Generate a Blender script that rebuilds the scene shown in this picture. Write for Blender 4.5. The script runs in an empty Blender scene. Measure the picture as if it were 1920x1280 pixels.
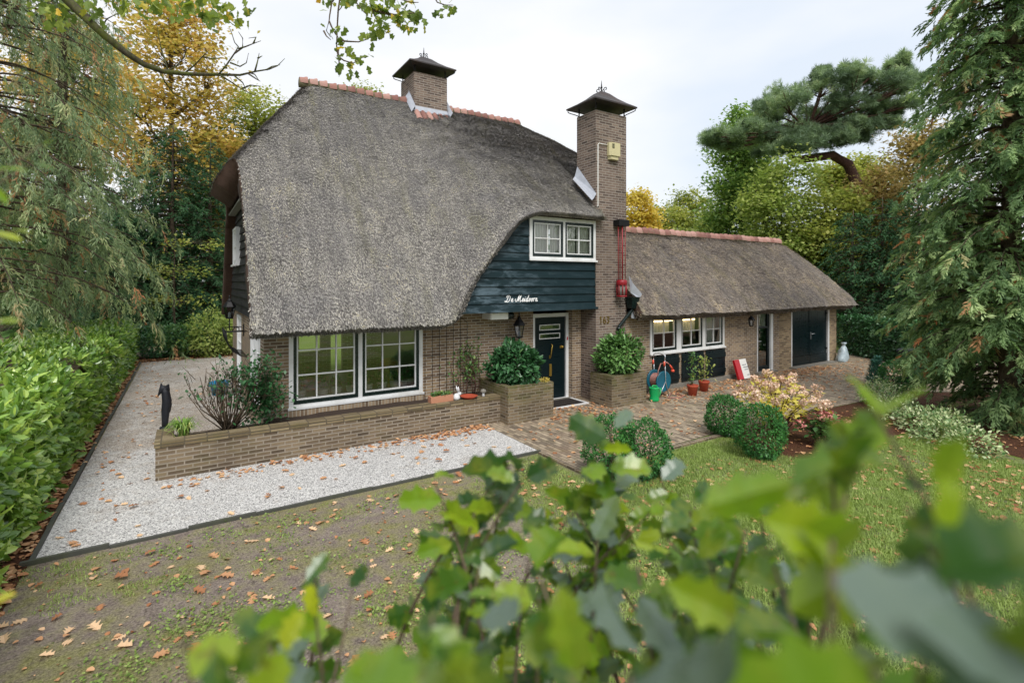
import bpy, math, random
import numpy as np
from mathutils import Vector, Matrix
R = math.radians
scene = bpy.context.scene
COL = scene.collection

# ------------------------------------------------------------------ camera
CAM_H = 3.0
YAW = 32.6
FPX = 960.0          # focal length in photo pixels (1920 wide)
HORIZON = 528.0
camd = bpy.data.cameras.new("camera")
cam = bpy.data.objects.new("camera", camd)
COL.objects.link(cam)
cam.location = (0, 0, CAM_H)
cam.rotation_euler = (R(90), 0, R(-YAW))
camd.sensor_width = 36.0
camd.lens = 36.0 * FPX / 1920.0
camd.shift_y = (HORIZON - 640.0) / 1920.0
camd.clip_start = 0.01
camd.clip_end = 600.0
camd.dof.use_dof = True
camd.dof.focus_distance = 11.0
camd.dof.aperture_fstop = 2.5
scene.camera = cam

# ------------------------------------------------------------------ sky + sun (overcast)
SUN_EL, SUN_AZ = 52.0, 200.0   # azimuth measured from +Y clockwise
world = bpy.data.worlds.new("World")
scene.world = world
world.use_nodes = True
wn, wl = world.node_tree.nodes, world.node_tree.links
wn.clear()
wo = wn.new("ShaderNodeOutputWorld")
bg = wn.new("ShaderNodeBackground"); bg.inputs["Strength"].default_value = 0.1
sky = wn.new("ShaderNodeTexSky"); sky.sky_type = 'NISHITA'; sky.sun_disc = False
sky.sun_elevation = R(SUN_EL); sky.sun_rotation = R(SUN_AZ)
sky.air_density = 1.0; sky.dust_density = 2.0
tc = wn.new("ShaderNodeTexCoord")
mp = wn.new("ShaderNodeMapping"); mp.inputs["Scale"].default_value = (1.0, 1.0, 2.6)
nz = wn.new("ShaderNodeTexNoise"); nz.inputs["Scale"].default_value = 1.7; nz.inputs["Detail"].default_value = 5; nz.inputs["Roughness"].default_value = 0.45
rp = wn.new("ShaderNodeValToRGB")
rp.color_ramp.elements[0].position = 0.36; rp.color_ramp.elements[0].color = (4.2, 4.6, 5.15, 1)
rp.color_ramp.elements[1].position = 0.60; rp.color_ramp.elements[1].color = (5.45, 5.45, 5.5, 1)
mx = wn.new("ShaderNodeMix"); mx.data_type = 'RGBA'; mx.inputs[0].default_value = 0.93
wl.new(tc.outputs["Generated"], mp.inputs["Vector"]); wl.new(mp.outputs["Vector"], nz.inputs["Vector"])
wl.new(nz.outputs["Fac"], rp.inputs["Fac"])
wl.new(sky.outputs["Color"], mx.inputs[6]); wl.new(rp.outputs["Color"], mx.inputs[7])
wl.new(mx.outputs[2], bg.inputs["Color"]); wl.new(bg.outputs["Background"], wo.inputs["Surface"])

sd = bpy.data.lights.new("sun", 'SUN'); sun = bpy.data.objects.new("sun", sd); COL.objects.link(sun)
sd.energy = 1.5; sd.angle = R(25); sd.color = (1.0, 0.965, 0.92)
_a, _e = R(SUN_AZ), R(SUN_EL)
sdir = Vector((math.sin(_a) * math.cos(_e), math.cos(_a) * math.cos(_e), math.sin(_e)))
sun.rotation_euler = sdir.to_track_quat('Z', 'Y').to_euler()
sun.location = (0, -10, 30)

scene.view_settings.view_transform = 'Standard'
scene.view_settings.look = 'None'
scene.view_settings.exposure = 0.98
scene.view_settings.gamma = 1.0
scene.view_settings.use_curve_mapping = False
scene.cycles.max_bounces = 8
scene.cycles.transparent_max_bounces = 12

# ------------------------------------------------------------------ measuring helpers (photo survey -> metres)
CA, SA = math.cos(R(YAW)), math.sin(R(YAW))
def W(px, py, d):
    """world point seen at photo pixel px,py at view depth d (metres)"""
    r = (px - 960.0) / FPX * d
    return np.array((SA * d + CA * r, CA * d - SA * r, CAM_H - (py - HORIZON) / FPX * d))
def G(px, d):
    p = W(px, HORIZON, d); return (float(p[0]), float(p[1]))
def ZD(py, d): return CAM_H - (py - HORIZON) / FPX * d

# ------------------------------------------------------------------ object helpers
def wloc(o):
    v = Vector((0, 0, 0))
    while o is not None:
        v = v + o.location; o = o.parent
    return v
def tag(o, label=None, cat=None, group=None, kind=None):
    if label: o["label"] = label
    if cat: o["category"] = cat
    if group: o["group"] = group
    if kind: o["kind"] = kind
    return o
def thing(name, label, cat, loc=(0, 0, 0), group=None):
    o = bpy.data.objects.new(name, None); COL.objects.link(o)
    o.location = loc; o.empty_display_size = 0.2
    return tag(o, label, cat, group)
def copy_tree(o, parent=None):
    c = o.copy(); COL.objects.link(c)
    if parent is not None:
        c.parent = parent
    for ch in [x for x in o.children]:
        copy_tree(ch, c)
    return c
def link_mesh(name, me, parent=None, origin=None):
    o = bpy.data.objects.new(name, me); COL.objects.link(o)
    if parent is not None: o.parent = parent
    elif origin is not None: o.location = origin
    return o

class MB:
    """collects polygons in world metres, links them as ONE mesh object"""
    def __init__(self, tf=None):
        self.v = []; self.f = []; self.mi = []; self.tf = tf; self.sm = []
    def add(self, verts, faces, mi=0, smooth=False):
        n = len(self.v)
        if self.tf: verts = [self.tf(p) for p in verts]
        self.v.extend([tuple(float(c) for c in p) for p in verts])
        for f in faces:
            self.f.append(tuple(i + n for i in f)); self.mi.append(mi); self.sm.append(smooth)
    def box(self, x0, x1, y0, y1, z0, z1, mi=0):
        v = [(x0,y0,z0),(x1,y0,z0),(x1,y1,z0),(x0,y1,z0),(x0,y0,z1),(x1,y0,z1),(x1,y1,z1),(x0,y1,z1)]
        self.add(v, [(0,3,2,1),(4,5,6,7),(0,1,5,4),(1,2,6,5),(2,3,7,6),(3,0,4,7)], mi)
    def bevbox(self, x0, x1, y0, y1, z0, z1, b=0.01, mi=0):
        """box with chamfered vertical edges and top rim"""
        def ring(x0,x1,y0,y1,b,z):
            return [(x0+b,y0,z),(x1-b,y0,z),(x1,y0+b,z),(x1,y1-b,z),(x1-b,y1,z),(x0+b,y1,z),(x0,y1-b,z),(x0,y0+b,z)]
        v = ring(x0,x1,y0,y1,b,z0) + ring(x0,x1,y0,y1,b,z1-b) + ring(x0+b,x1-b,y0+b,y1-b,b,z1)
        f = [tuple(range(7,-1,-1)), tuple(range(16,24))]
        for k in (0, 8):
            for i in range(8):
                j = (i+1) % 8
                f.append((k+i, k+j, k+8+j, k+8+i))
        self.add(v, f, mi)
    def quad(self, a, b, c, d, mi=0): self.add([a,b,c,d], [(0,1,2,3)], mi)
    def poly(self, pts, mi=0): self.add(pts, [tuple(range(len(pts)))], mi)
    def prism(self, pts, z0, z1, mi=0):
        n = len(pts)
        v = [(p[0],p[1],z0) for p in pts] + [(p[0],p[1],z1) for p in pts]
        f = [tuple(range(n-1,-1,-1)), tuple(range(n,2*n))]
        for i in range(n):
            j = (i+1) % n; f.append((i,j,n+j,n+i))
        self.add(v, f, mi)
    def tube(self, pts, rad, n=6, mi=0, smooth=True, cap=True):
        pts = [Vector(tuple(float(c) for c in p)) for p in pts]
        m = len(pts)
        if not hasattr(rad, '__len__'): rad = [rad] * m
        verts = []; up = None
        for i in range(m):
            t = (pts[min(i+1,m-1)] - pts[max(i-1,0)])
            if t.length < 1e-9: t = Vector((0,0,1))
            t.normalize()
            if up is None:
                up = Vector((0,0,1)) if abs(t.z) < 0.9 else Vector((1,0,0))
            a = t.cross(up)
            if a.length < 1e-6: a = t.cross(Vector((1,0.3,0)))
            a.normalize(); b = t.cross(a).normalized(); up = -b if False else up
            for k in range(n):
                an = 2*math.pi*k/n
                verts.append(pts[i] + (a*math.cos(an) + b*math.sin(an))*rad[i])
        f = []
        for i in range(m-1):
            for k in range(n):
                l = (k+1) % n
                f.append((i*n+k, i*n+l, (i+1)*n+l, (i+1)*n+k))
        if cap:
            f.append(tuple(range(n-1,-1,-1))); f.append(tuple(range((m-1)*n, m*n)))
        self.add(verts, f, mi, smooth)
    def lathe(self, prof, c=(0,0,0), n=16, mi=0, smooth=True, rot=0.0):
        """prof: list of (r,z)"""
        v = []
        for r, z in prof:
            for k in range(n):
                an = 2*math.pi*k/n + rot
                v.append((c[0]+r*math.cos(an), c[1]+r*math.sin(an), c[2]+z))
        f = []
        for i in range(len(prof)-1):
            for k in range(n):
                l = (k+1) % n
                f.append((i*n+k, i*n+l, (i+1)*n+l, (i+1)*n+k))
        if prof[0][0] > 1e-6: f.append(tuple(range(n-1,-1,-1)))
        if prof[-1][0] > 1e-6: f.append(tuple(range((len(prof)-1)*n, len(prof)*n)))
        self.add(v, f, mi, smooth)
    def ribbon(self, pts, w, d0, d1, nrm, mi=0):
        """flat raised stroke: pts in world, lies in plane with normal nrm, from d0 to d1 along nrm"""
        nrm = Vector(nrm); pts = [Vector(tuple(p)) for p in pts]; m = len(pts); L = []; Rr = []
        for i in range(m):
            t = (pts[min(i+1,m-1)] - pts[max(i-1,0)]).normalized(); s = t.cross(nrm).normalized()
            L.append(pts[i] - s*w/2); Rr.append(pts[i] + s*w/2)
        v = [p + nrm*d1 for p in L] + [p + nrm*d1 for p in Rr] + [p + nrm*d0 for p in L] + [p + nrm*d0 for p in Rr]
        f = []
        for i in range(m-1):
            f += [(i, i+1, m+i+1, m+i), (2*m+i, i, i+1, 2*m+i+1)[::-1], (3*m+i, m+i, m+i+1, 3*m+i+1)]
        f += [(0, m, 3*m, 2*m), (m-1, 2*m-1, 4*m-1, 3*m-1)[::-1]]
        self.add(v, f, mi)
    def build(self, name, mat, parent=None, origin=None, local=False):
        """local=True: the vertices are already relative to the parent"""
        if parent is not None and not local: off = wloc(parent)
        elif origin is not None: off = Vector(origin)
        else: off = Vector((0,0,0))
        me = bpy.data.meshes.new(name)
        va = np.array(self.v, dtype=np.float64).reshape(-1,3) - np.array(off)
        me.from_pydata(va.tolist(), [], self.f)
        mats = mat if isinstance(mat, (list, tuple)) else [mat]
        for m in mats: me.materials.append(m)
        me.polygons.foreach_set("material_index", self.mi)
        me.polygons.foreach_set("use_smooth", self.sm)
        # metre-scaled box UVs for masonry patterns (absolute metres, so courses line up)
        uv = me.uv_layers.new(name="uv")
        W_ = np.array(self.v, dtype=np.float64).reshape(-1,3)
        nl = len(me.loops); li = np.empty(nl, np.int32); me.loops.foreach_get("vertex_index", li)
        nrm = np.empty(len(me.polygons)*3); me.polygons.foreach_get("normal", nrm); nrm = np.abs(nrm.reshape(-1,3))
        tot = np.empty(len(me.polygons), np.int32); me.polygons.foreach_get("loop_total", tot)
        ln = np.repeat(nrm, tot, axis=0); P = W_[li]
        ax = np.argmax(ln, axis=1)
        U = np.where(ax == 0, P[:,1], P[:,0]); V_ = np.where(ax == 2, P[:,1], P[:,2])
        uv.data.foreach_set("uv", np.stack([U, V_], 1).ravel().astype(np.float32))
        me.update()
        return link_mesh(name, me, parent, origin if parent is None else None)

def wall_grid(mb, a0, a1, z0, z1, y0, y1, holes, swap=False):
    """a wall slab along x (or along y when swap) with rectangular holes (a0,a1,z0,z1)"""
    xs = sorted(set([a0, a1] + [h[i] for h in holes for i in (0,1)])); xs = [x for x in xs if a0 <= x <= a1]
    zs = sorted(set([z0, z1] + [h[i] for h in holes for i in (2,3)])); zs = [z for z in zs if z0 <= z <= z1]
    def solid(i, j):
        if i < 0 or j < 0 or i >= len(xs)-1 or j >= len(zs)-1: return False
        cx, cz = (xs[i]+xs[i+1])/2, (zs[j]+zs[j+1])/2
        return not any(h[0] < cx < h[1] and h[2] < cz < h[3] for h in holes)
    def P(a, y, z): return (y, a, z) if swap else (a, y, z)
    def q(*pts):
        mb.quad(*(pts[::-1] if swap else pts))
    for i in range(len(xs)-1):
        for j in range(len(zs)-1):
            if not solid(i, j): continue
            x0_, x1_, c0, c1 = xs[i], xs[i+1], zs[j], zs[j+1]
            q(P(x0_,y0,c0), P(x1_,y0,c0), P(x1_,y0,c1), P(x0_,y0,c1))
            q(P(x1_,y1,c0), P(x0_,y1,c0), P(x0_,y1,c1), P(x1_,y1,c1))
            if not solid(i-1, j): q(P(x0_,y1,c0), P(x0_,y0,c0), P(x0_,y0,c1), P(x0_,y1,c1))
            if not solid(i+1, j): q(P(x1_,y0,c0), P(x1_,y1,c0), P(x1_,y1,c1), P(x1_,y0,c1))
            if not solid(i, j-1): q(P(x0_,y1,c0), P(x1_,y1,c0), P(x1_,y0,c0), P(x0_,y0,c0))
            if not solid(i, j+1): q(P(x0_,y0,c1), P(x1_,y0,c1), P(x1_,y1,c1), P(x0_,y1,c1))

# ------------------------------------------------------------------ noise for placement
def _hash(ix, iy, s):
    h = (ix.astype(np.int64) * 374761393 + iy.astype(np.int64) * 668265263 + s * 982451653) & 0x7fffffff
    h = ((h ^ (h >> 13)) * 1274126177) & 0x7fffffff
    return ((h ^ (h >> 16)) & 0xffff) / 65535.0
def vnoise(x, y, s=0):
    x = np.asarray(x, float); y = np.asarray(y, float)
    ix, iy = np.floor(x), np.floor(y); fx, fy = x-ix, y-iy
    fx = fx*fx*(3-2*fx); fy = fy*fy*(3-2*fy)
    a = _hash(ix,iy,s); b = _hash(ix+1,iy,s); c = _hash(ix,iy+1,s); d = _hash(ix+1,iy+1,s)
    return (a*(1-fx)+b*fx)*(1-fy) + (c*(1-fx)+d*fx)*fy
def fbm(x, y, s=0):
    return 0.55*vnoise(x,y,s) + 0.3*vnoise(2.1*np.asarray(x),2.1*np.asarray(y),s+1) + 0.15*vnoise(4.3*np.asarray(x),4.3*np.asarray(y),s+2)

# ------------------------------------------------------------------ foliage engine (numpy)
def frames(d, up=None, rng=None, roll=None):
    """rotation matrices whose Y axis follows d and Z axis is near up"""
    d = d / (np.linalg.norm(d, axis=1, keepdims=True) + 1e-9)
    if up is None: up = np.tile(np.array([0,0,1.0]), (len(d),1))
    z = up - (up*d).sum(1, keepdims=True)*d
    bad = np.linalg.norm(z, axis=1) < 1e-3
    z[bad] = np.cross(d[bad], np.array([1.0,0.2,0.1]))
    z /= np.linalg.norm(z, axis=1, keepdims=True)
    x = np.cross(d, z)
    if roll is not None:
        c, s = np.cos(roll)[:,None], np.sin(roll)[:,None]
        x, z = x*c + z*s, z*c - x*s
    return np.stack([x, d, z], axis=2)
def rand_dirs(rng, n, zb=0.0, zs=1.0):
    v = rng.normal(size=(n,3)); v[:,2] = v[:,2]*zs + zb
    return v / np.linalg.norm(v, axis=1, keepdims=True)
def place(T, Rm, S, Pp):
    """T (k,4,3) template quads -> (m*k,4,3)"""
    S = np.asarray(S)
    if S.ndim == 1: S = np.repeat(S[:,None], 3, axis=1)
    V = T[None] * S[:,None,None,:]
    V = np.einsum('mij,mkqj->mkqi', Rm, V) + Pp[:,None,None,:]
    return V.reshape(-1,4,3)
def quad_mesh(name, V, rnd, clump, mat, parent=None, origin=None, smooth=False):
    n = len(V)
    off = np.array(wloc(parent)) if parent is not None else (np.array(origin) if origin is not None else np.zeros(3))
    me = bpy.data.meshes.new(name)
    me.vertices.add(n*4); me.loops.add(n*4); me.polygons.add(n)
    me.vertices.foreach_set("co", (V.reshape(-1,3) - off).astype(np.float32).ravel())
    me.loops.foreach_set("vertex_index", np.arange(n*4, dtype=np.int32))
    me.polygons.foreach_set("loop_start", np.arange(0, n*4, 4, dtype=np.int32))
    for nm, arr in (("rnd", rnd), ("clump", clump)):
        a = me.attributes.new(nm, 'FLOAT', 'FACE'); a.data.foreach_set("value", np.asarray(arr, np.float32))
    me.materials.append(mat)
    me.update(calc_edges=True)
    if smooth: me.polygons.foreach_set("use_smooth", np.ones(n, bool))
    return link_mesh(name, me, parent, origin if parent is None else None)
LEAF1 = np.array([[(0,0,0),(0.30,0.45,0.05),(0,1,-0.03),(-0.30,0.45,0.05)]], float)
LEAFW = np.array([[(0,0,0),(0.44,0.5,0.08),(0,1,-0.05),(-0.44,0.5,0.08)]], float)
LEAFN = np.array([[(0,0,0),(0.17,0.45,0.03),(0,1,-0.05),(-0.17,0.45,0.03)]], float)
def laurel_leaf(w=0.21, droop=0.12):
    ys = [0,0.22,0.5,0.78,1.0]; ws = [0.02,0.75*w,w,0.75*w,0.01]
    Q = []
    for i in range(4):
        z0, z1 = -droop*ys[i]**2, -droop*ys[i+1]**2
        for s in (1,-1):
            Q.append([(0,ys[i],z0),(s*ws[i],ys[i],z0+0.22*ws[i]),(s*ws[i+1],ys[i+1],z1+0.22*ws[i+1]),(0,ys[i+1],z1)][::s])
    return np.array(Q, float)
LAUREL = laurel_leaf()
def lobed_leaf(lobes=3, depth=0.45, w=0.36, curl=0.18, fold=0.25):
    """a lobed oak / hawthorn-like leaf: strips from midrib to a wavy margin"""
    n = lobes*9 + 2
    ys = np.linspace(0, 1, n)
    env = np.sin(np.pi*np.clip(ys*0.9+0.08,0,1))**0.7
    wav = 1 - depth*(0.5+0.5*np.cos(2*np.pi*lobes*ys + 0.0))
    ws = w*env*wav; ws[0] = 0.012; ws[-1] = 0.004
    sh = 0.05*np.sin(2*np.pi*lobes*ys)          # lobes sweep forward
    Q = []
    for i in range(n-1):
        z0, z1 = -curl*ys[i]**2, -curl*ys[i+1]**2
        for s in (1,-1):
            a = (0,ys[i],z0); b = (s*ws[i], ys[i]+sh[i]*0.5+ws[i]*0.35, z0+fold*ws[i]-0.5*ws[i]**2)
            c = (s*ws[i+1], ys[i+1]+sh[i+1]*0.5+ws[i+1]*0.35, z1+fold*ws[i+1]-0.5*ws[i+1]**2); d = (0,ys[i+1],z1)
            Q.append([a,b,c,d][::s])
    return np.array(Q, float)
def needle_tuft(n, rng, w=0.035, up=0.35):
    Q = []
    for i in range(n):
        d = rng.normal(size=3); d[1] = abs(d[1])*0.8 + up; d /= np.linalg.norm(d)
        s = np.cross(d, rng.normal(size=3)); s /= np.linalg.norm(s)
        Q.append([d*0.03, d*0.5 + s*w, d*1.0, d*0.5 - s*w])
    return np.array(Q, float)
def plume(n, rng, w=0.03, spread=0.4, droop=0.5, down=0.35):
    """irregular feathery spray: many thin sprigs scattered along a drooping axis"""
    Q = []
    for i in range(n):
        y = 0.85*rng.random()**0.8; z = -droop*y*y
        p0 = np.array((rng.normal()*0.05, y, z+rng.normal()*0.02))
        d = np.array((rng.normal()*spread, 0.55+0.3*rng.random(), -down*rng.random()-0.3*droop*y)); d /= np.linalg.norm(d)
        L = (0.18+0.24*rng.random())*(1.15-0.5*y); s = np.cross(d, rng.normal(size=3)*0.5+np.array((0,0,1.0))); s /= np.linalg.norm(s)+1e-9
        ww = w*(0.6+0.8*rng.random())
        Q.append([p0, p0+d*L*0.5+s*ww, p0+d*L, p0+d*L*0.5-s*ww])
    return np.array(Q, float)
def frond(nside=6, w=0.09, rng=None, droop=0.35, sub=True):
    """flat cypress spray: rachis along Y with side sprigs, tips drooping"""
    Q = []
    def zz(y): return -droop*y*y
    def blade(p0, p1, wd):
        p0, p1 = np.array(p0), np.array(p1); d = p1-p0; s = np.cross(d, [0,0,1.0]); s /= (np.linalg.norm(s)+1e-9)
        Q.append([p0, p0+d*0.45+s*wd, p1, p0+d*0.45-s*wd])
    blade((0,0,0),(0,0.55,zz(0.55)),w*0.5); blade((0,0.5,zz(0.5)),(0,1,zz(1)),w*0.6)
    for i in range(nside):
        y = 0.12 + 0.8*i/nside; L = 0.42*(1-0.75*i/nside) + 0.06
        for s in (1,-1):
            yy = y + (0.04 if s > 0 else 0)
            tip = (s*L*0.8, yy+L*0.62, zz(yy)-0.25*L)
            blade((0,yy,zz(yy)), tip, w)
            if sub and L > 0.2:
                m = (s*L*0.4, yy+L*0.31, zz(yy)-0.08*L)
                blade(m, (s*L*0.35, yy+L*0.75, zz(yy)-0.2*L), w*0.7)
                blade(m, (s*L*0.85, yy+L*0.3, zz(yy)-0.25*L), w*0.7)
    return np.array(Q, float)
# ------------------------------------------------------------------ materials
def lin(h):
    h = h.lstrip('#'); o = []
    for i in (0,2,4):
        c = int(h[i:i+2],16)/255.0
        o.append(c/12.92 if c <= 0.04045 else ((c+0.055)/1.055)**2.4)
    return (o[0],o[1],o[2],1.0)
class NT:
    def __init__(self, name):
        self.m = bpy.data.materials.new(name); self.m.use_nodes = True
        self.t = self.m.node_tree; self.t.nodes.clear()
        self.out = self.t.nodes.new("ShaderNodeOutputMaterial")
    def n(self, typ, **kw):
        x = self.t.nodes.new(typ)
        for k, v in kw.items(): setattr(x, k, v)
        return x
    def l(self, a, b): self.t.links.new(a, b)
    def setin(self, node, key, v):
        if v is None: return
        if hasattr(v, 'is_output') or isinstance(v, bpy.types.NodeSocket): self.l(v, node.inputs[key])
        else: node.inputs[key].default_value = v
    def pos(self): return self.n("ShaderNodeNewGeometry").outputs["Position"]
    def obj(self): return self.n("ShaderNodeTexCoord").outputs["Object"]
    def uv(self): return self.n("ShaderNodeUVMap", uv_map="uv").outputs["UV"]
    def mapping(self, vec, scale=(1,1,1), rot=(0,0,0), loc=(0,0,0)):
        x = self.n("ShaderNodeMapping"); self.l(vec, x.inputs["Vector"])
        x.inputs["Scale"].default_value = scale; x.inputs["Rotation"].default_value = rot; x.inputs["Location"].default_value = loc
        return x.outputs["Vector"]
    def noise(self, vec, scale=5, detail=4, rough=0.55, dist=0.0):
        x = self.n("ShaderNodeTexNoise"); self.l(vec, x.inputs["Vector"])
        x.inputs["Scale"].default_value = scale; x.inputs["Detail"].default_value = detail; x.inputs["Roughness"].default_value = rough
        x.inputs["Distortion"].default_value = dist
        return x.outputs["Fac"]
    def voro(self, vec, scale=5, out="Color", feature='F1'):
        x = self.n("ShaderNodeTexVoronoi", feature=feature); self.l(vec, x.inputs["Vector"]); x.inputs["Scale"].default_value = scale
        return x.outputs[out]
    def ramp(self, fac, stops, interp='LINEAR'):
        x = self.n("ShaderNodeValToRGB"); self.l(fac, x.inputs["Fac"]); cr = x.color_ramp; cr.interpolation = interp
        while len(cr.elements) > 1: cr.elements.remove(cr.elements[-1])
        for i, (p, c) in enumerate(stops):
            if i == 0: e = cr.elements[0]; e.position = p
            else: e = cr.elements.new(p)
            e.color = lin(c) if isinstance(c, str) else ((c,c,c,1) if not hasattr(c,'__len__') else c)
        return x.outputs["Color"]
    def mix(self, fac, a, b, mode='MIX'):
        x = self.n("ShaderNodeMix", data_type='RGBA', blend_type=mode)
        for i, v in ((0,fac),(6,a),(7,b)):
            if isinstance(v, str): v = lin(v)
            if isinstance(v, bpy.types.NodeSocket): self.l(v, x.inputs[i])
            else: x.inputs[i].default_value = v
        return x.outputs[2]
    def math(self, op, a, b=None, c=None):
        x = self.n("ShaderNodeMath", operation=op)
        for i, v in enumerate((a,b,c)):
            if v is None: continue
            if isinstance(v, bpy.types.NodeSocket): self.l(v, x.inputs[i])
            else: x.inputs[i].default_value = v
        return x.outputs[0]
    def attr(self, nm): return self.n("ShaderNodeAttribute", attribute_name=nm).outputs["Fac"]
    def sep(self, v, ax):
        x = self.n("ShaderNodeSeparateXYZ"); self.l(v, x.inputs[0]); return x.outputs[ax]
    def bump(self, h, strength=0.3, dist=0.02, normal=None):
        x = self.n("ShaderNodeBump"); self.l(h, x.inputs["Height"])
        x.inputs["Strength"].default_value = strength; x.inputs["Distance"].default_value = dist
        if normal is not None: self.l(normal, x.inputs["Normal"])
        return x.outputs["Normal"]
    def pbr(self, col, rough=0.7, normal=None, metal=0.0, spec=0.5, finish=True, ior=None):
        x = self.n("ShaderNodeBsdfPrincipled")
        if isinstance(col, str): col = lin(col)
        self.setin(x, "Base Color", col); self.setin(x, "Roughness", rough); self.setin(x, "Metallic", metal)
        self.setin(x, "Specular IOR Level", spec)
        if ior: x.inputs['IOR'].default_value = ior
        if normal is not None: self.l(normal, x.inputs["Normal"])
        if finish: self.l(x.outputs[0], self.out.inputs["Surface"])
        return x.outputs[0]

def M_simple(name, col, rough=0.6, metal=0.0, var=0.12, bump=0.05, scale=14.0, dirt=None):
    t = NT(name); p = t.obj()
    n1 = t.noise(p, scale, 5); 
    c = t.mix(t.math('MULTIPLY', n1, 1.0), tuple(x*(1-var) for x in lin(col)[:3])+(1,), tuple(min(1,x*(1+var)) for x in lin(col)[:3])+(1,))
    if dirt:
        n2 = t.noise(t.pos(), 2.3, 6, 0.65)
        c = t.mix(t.math('MULTIPLY', t.ramp(n2, [(0.5,0.0),(0.72,1.0)]), 0.5), c, dirt)
    r = t.math('ADD', t.math('MULTIPLY', t.noise(p, scale*2.3, 3), 0.2), rough-0.1)
    t.pbr(c, r, t.bump(t.noise(p, scale*5, 3), bump, 0.01), metal)
    return t.m

def M_leaf(name, stops, rough=0.45, transl=0.3, spec=0.5, mixc=0.62, bright=1.3, back=None, ior=None, spots=False):
    """stops: colour ramp over a per-leaf / per-clump random value"""
    t = NT(name)
    f = t.math('ADD', t.math('MULTIPLY', t.attr("clump"), mixc), t.math('MULTIPLY', t.attr("rnd"), 1-mixc))
    c = t.ramp(f, stops)
    if bright != 1.0: c = t.mix(1.0, c, (bright,bright,bright,1), 'MULTIPLY')
    if spots:
        c = t.mix(t.math('MULTIPLY', t.ramp(t.noise(t.obj(), 70, 4, 0.7), [(0.60,0.0),(0.68,1.0)]), 0.7), c, '#6b5a24')
        c = t.mix(t.math('MULTIPLY', t.ramp(t.noise(t.obj(), 22, 4, 0.6), [(0.45,0.0),(0.7,1.0)]), 0.5), c, '#aab038')
    cf = c
    if back: cf = t.mix(t.n('ShaderNodeNewGeometry').outputs['Backfacing'], c, back)
    a = t.pbr(cf, rough, None, 0.0, spec, finish=False, ior=ior)
    tr = t.n("ShaderNodeBsdfTranslucent"); t.l(t.mix(1.0, c, (1.05,1.12,0.78,1), 'MULTIPLY'), tr.inputs["Color"])
    ms = t.n("ShaderNodeMixShader"); ms.inputs[0].default_value = transl
    t.l(a, ms.inputs[1]); t.l(tr.outputs[0], ms.inputs[2]); t.l(ms.outputs[0], t.out.inputs["Surface"])
    return t.m

def M_brick(name, c_lo, c_mid, c_hi, mortar, moss=0.0, row=0.063, wid=0.22, soldier=False, stain=0.48, mort=0.011, offset=0.5, top_moss=None):
    t = NT(name); uv = t.uv(); p = t.pos()
    vec = t.mapping(uv, rot=(0,0,R(90))) if soldier else uv
    nd = t.noise(p, 9.0, 2)
    b = t.n("ShaderNodeTexBrick"); t.l(vec, b.inputs["Vector"])
    b.offset = 0.0 if soldier else offset; b.squash = 1.0
    for k, v in (("Scale",1.0),("Mortar Size",mort),("Mortar Smooth",0.25),("Bias",0.0),("Brick Width",wid),("Row Height",row)):
        b.inputs[k].default_value = v
    b.inputs["Color1"].default_value = (0,0,0,1); b.inputs["Color2"].default_value = (1,1,1,1); b.inputs["Mortar"].default_value = (0.5,0.5,0.5,1)
    n1 = t.noise(p, 1.3, 5, 0.6); n2 = t.noise(p, 30, 4, 0.7)
    f = t.math('ADD', t.math('MULTIPLY', b.outputs["Color"], 0.62), t.math('ADD', t.math('MULTIPLY', n1, 0.35), t.math('MULTIPLY', n2, 0.30)))
    col = t.ramp(f, [(0.22,c_lo),(0.52,c_mid),(0.95,c_hi)])
    mc = t.mix(n2, tuple(x*0.85 for x in lin(mortar)[:3])+(1,), tuple(min(1,x*1.2) for x in lin(mortar)[:3])+(1,))
    c = t.mix(b.outputs["Fac"], col, mc)
    st = t.ramp(t.noise(t.mapping(p, scale=(1,1,0.45)), 0.9, 6, 0.65), [(0.45,0.0),(0.75,1.0)])
    c = t.mix(t.math('MULTIPLY', st, stain), c, '#3a342c')
    if moss > 0:
        mf = t.ramp(t.noise(p, 2.6, 6, 0.7), [(0.62-0.3*moss,0.0),(0.80-0.2*moss,1.0)])
        c = t.mix(t.math('MULTIPLY', mf, 0.75*moss), c, '#5b5a28')
    if top_moss:
        z = t.sep(p, 2)
        k = t.n("ShaderNodeMapRange"); t.l(z, k.inputs[0]); k.inputs[1].default_value = top_moss[0]; k.inputs[2].default_value = top_moss[1]
        mf = t.math('MULTIPLY', k.outputs[0], t.ramp(t.noise(p, 4.0, 5, 0.7), [(0.38,0.0),(0.6,1.0)]))
        c = t.mix(t.math('MULTIPLY', mf, 0.8), c, '#565a22')
    h = t.math('ADD', t.math('MULTIPLY', t.math('SUBTRACT', 1.0, b.outputs["Fac"]), 1.0), t.math('MULTIPLY', n2, 0.4))
    t.pbr(c, 0.88, t.bump(h, 0.6, 0.008), 0.0, 0.25)
    return t.m

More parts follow.
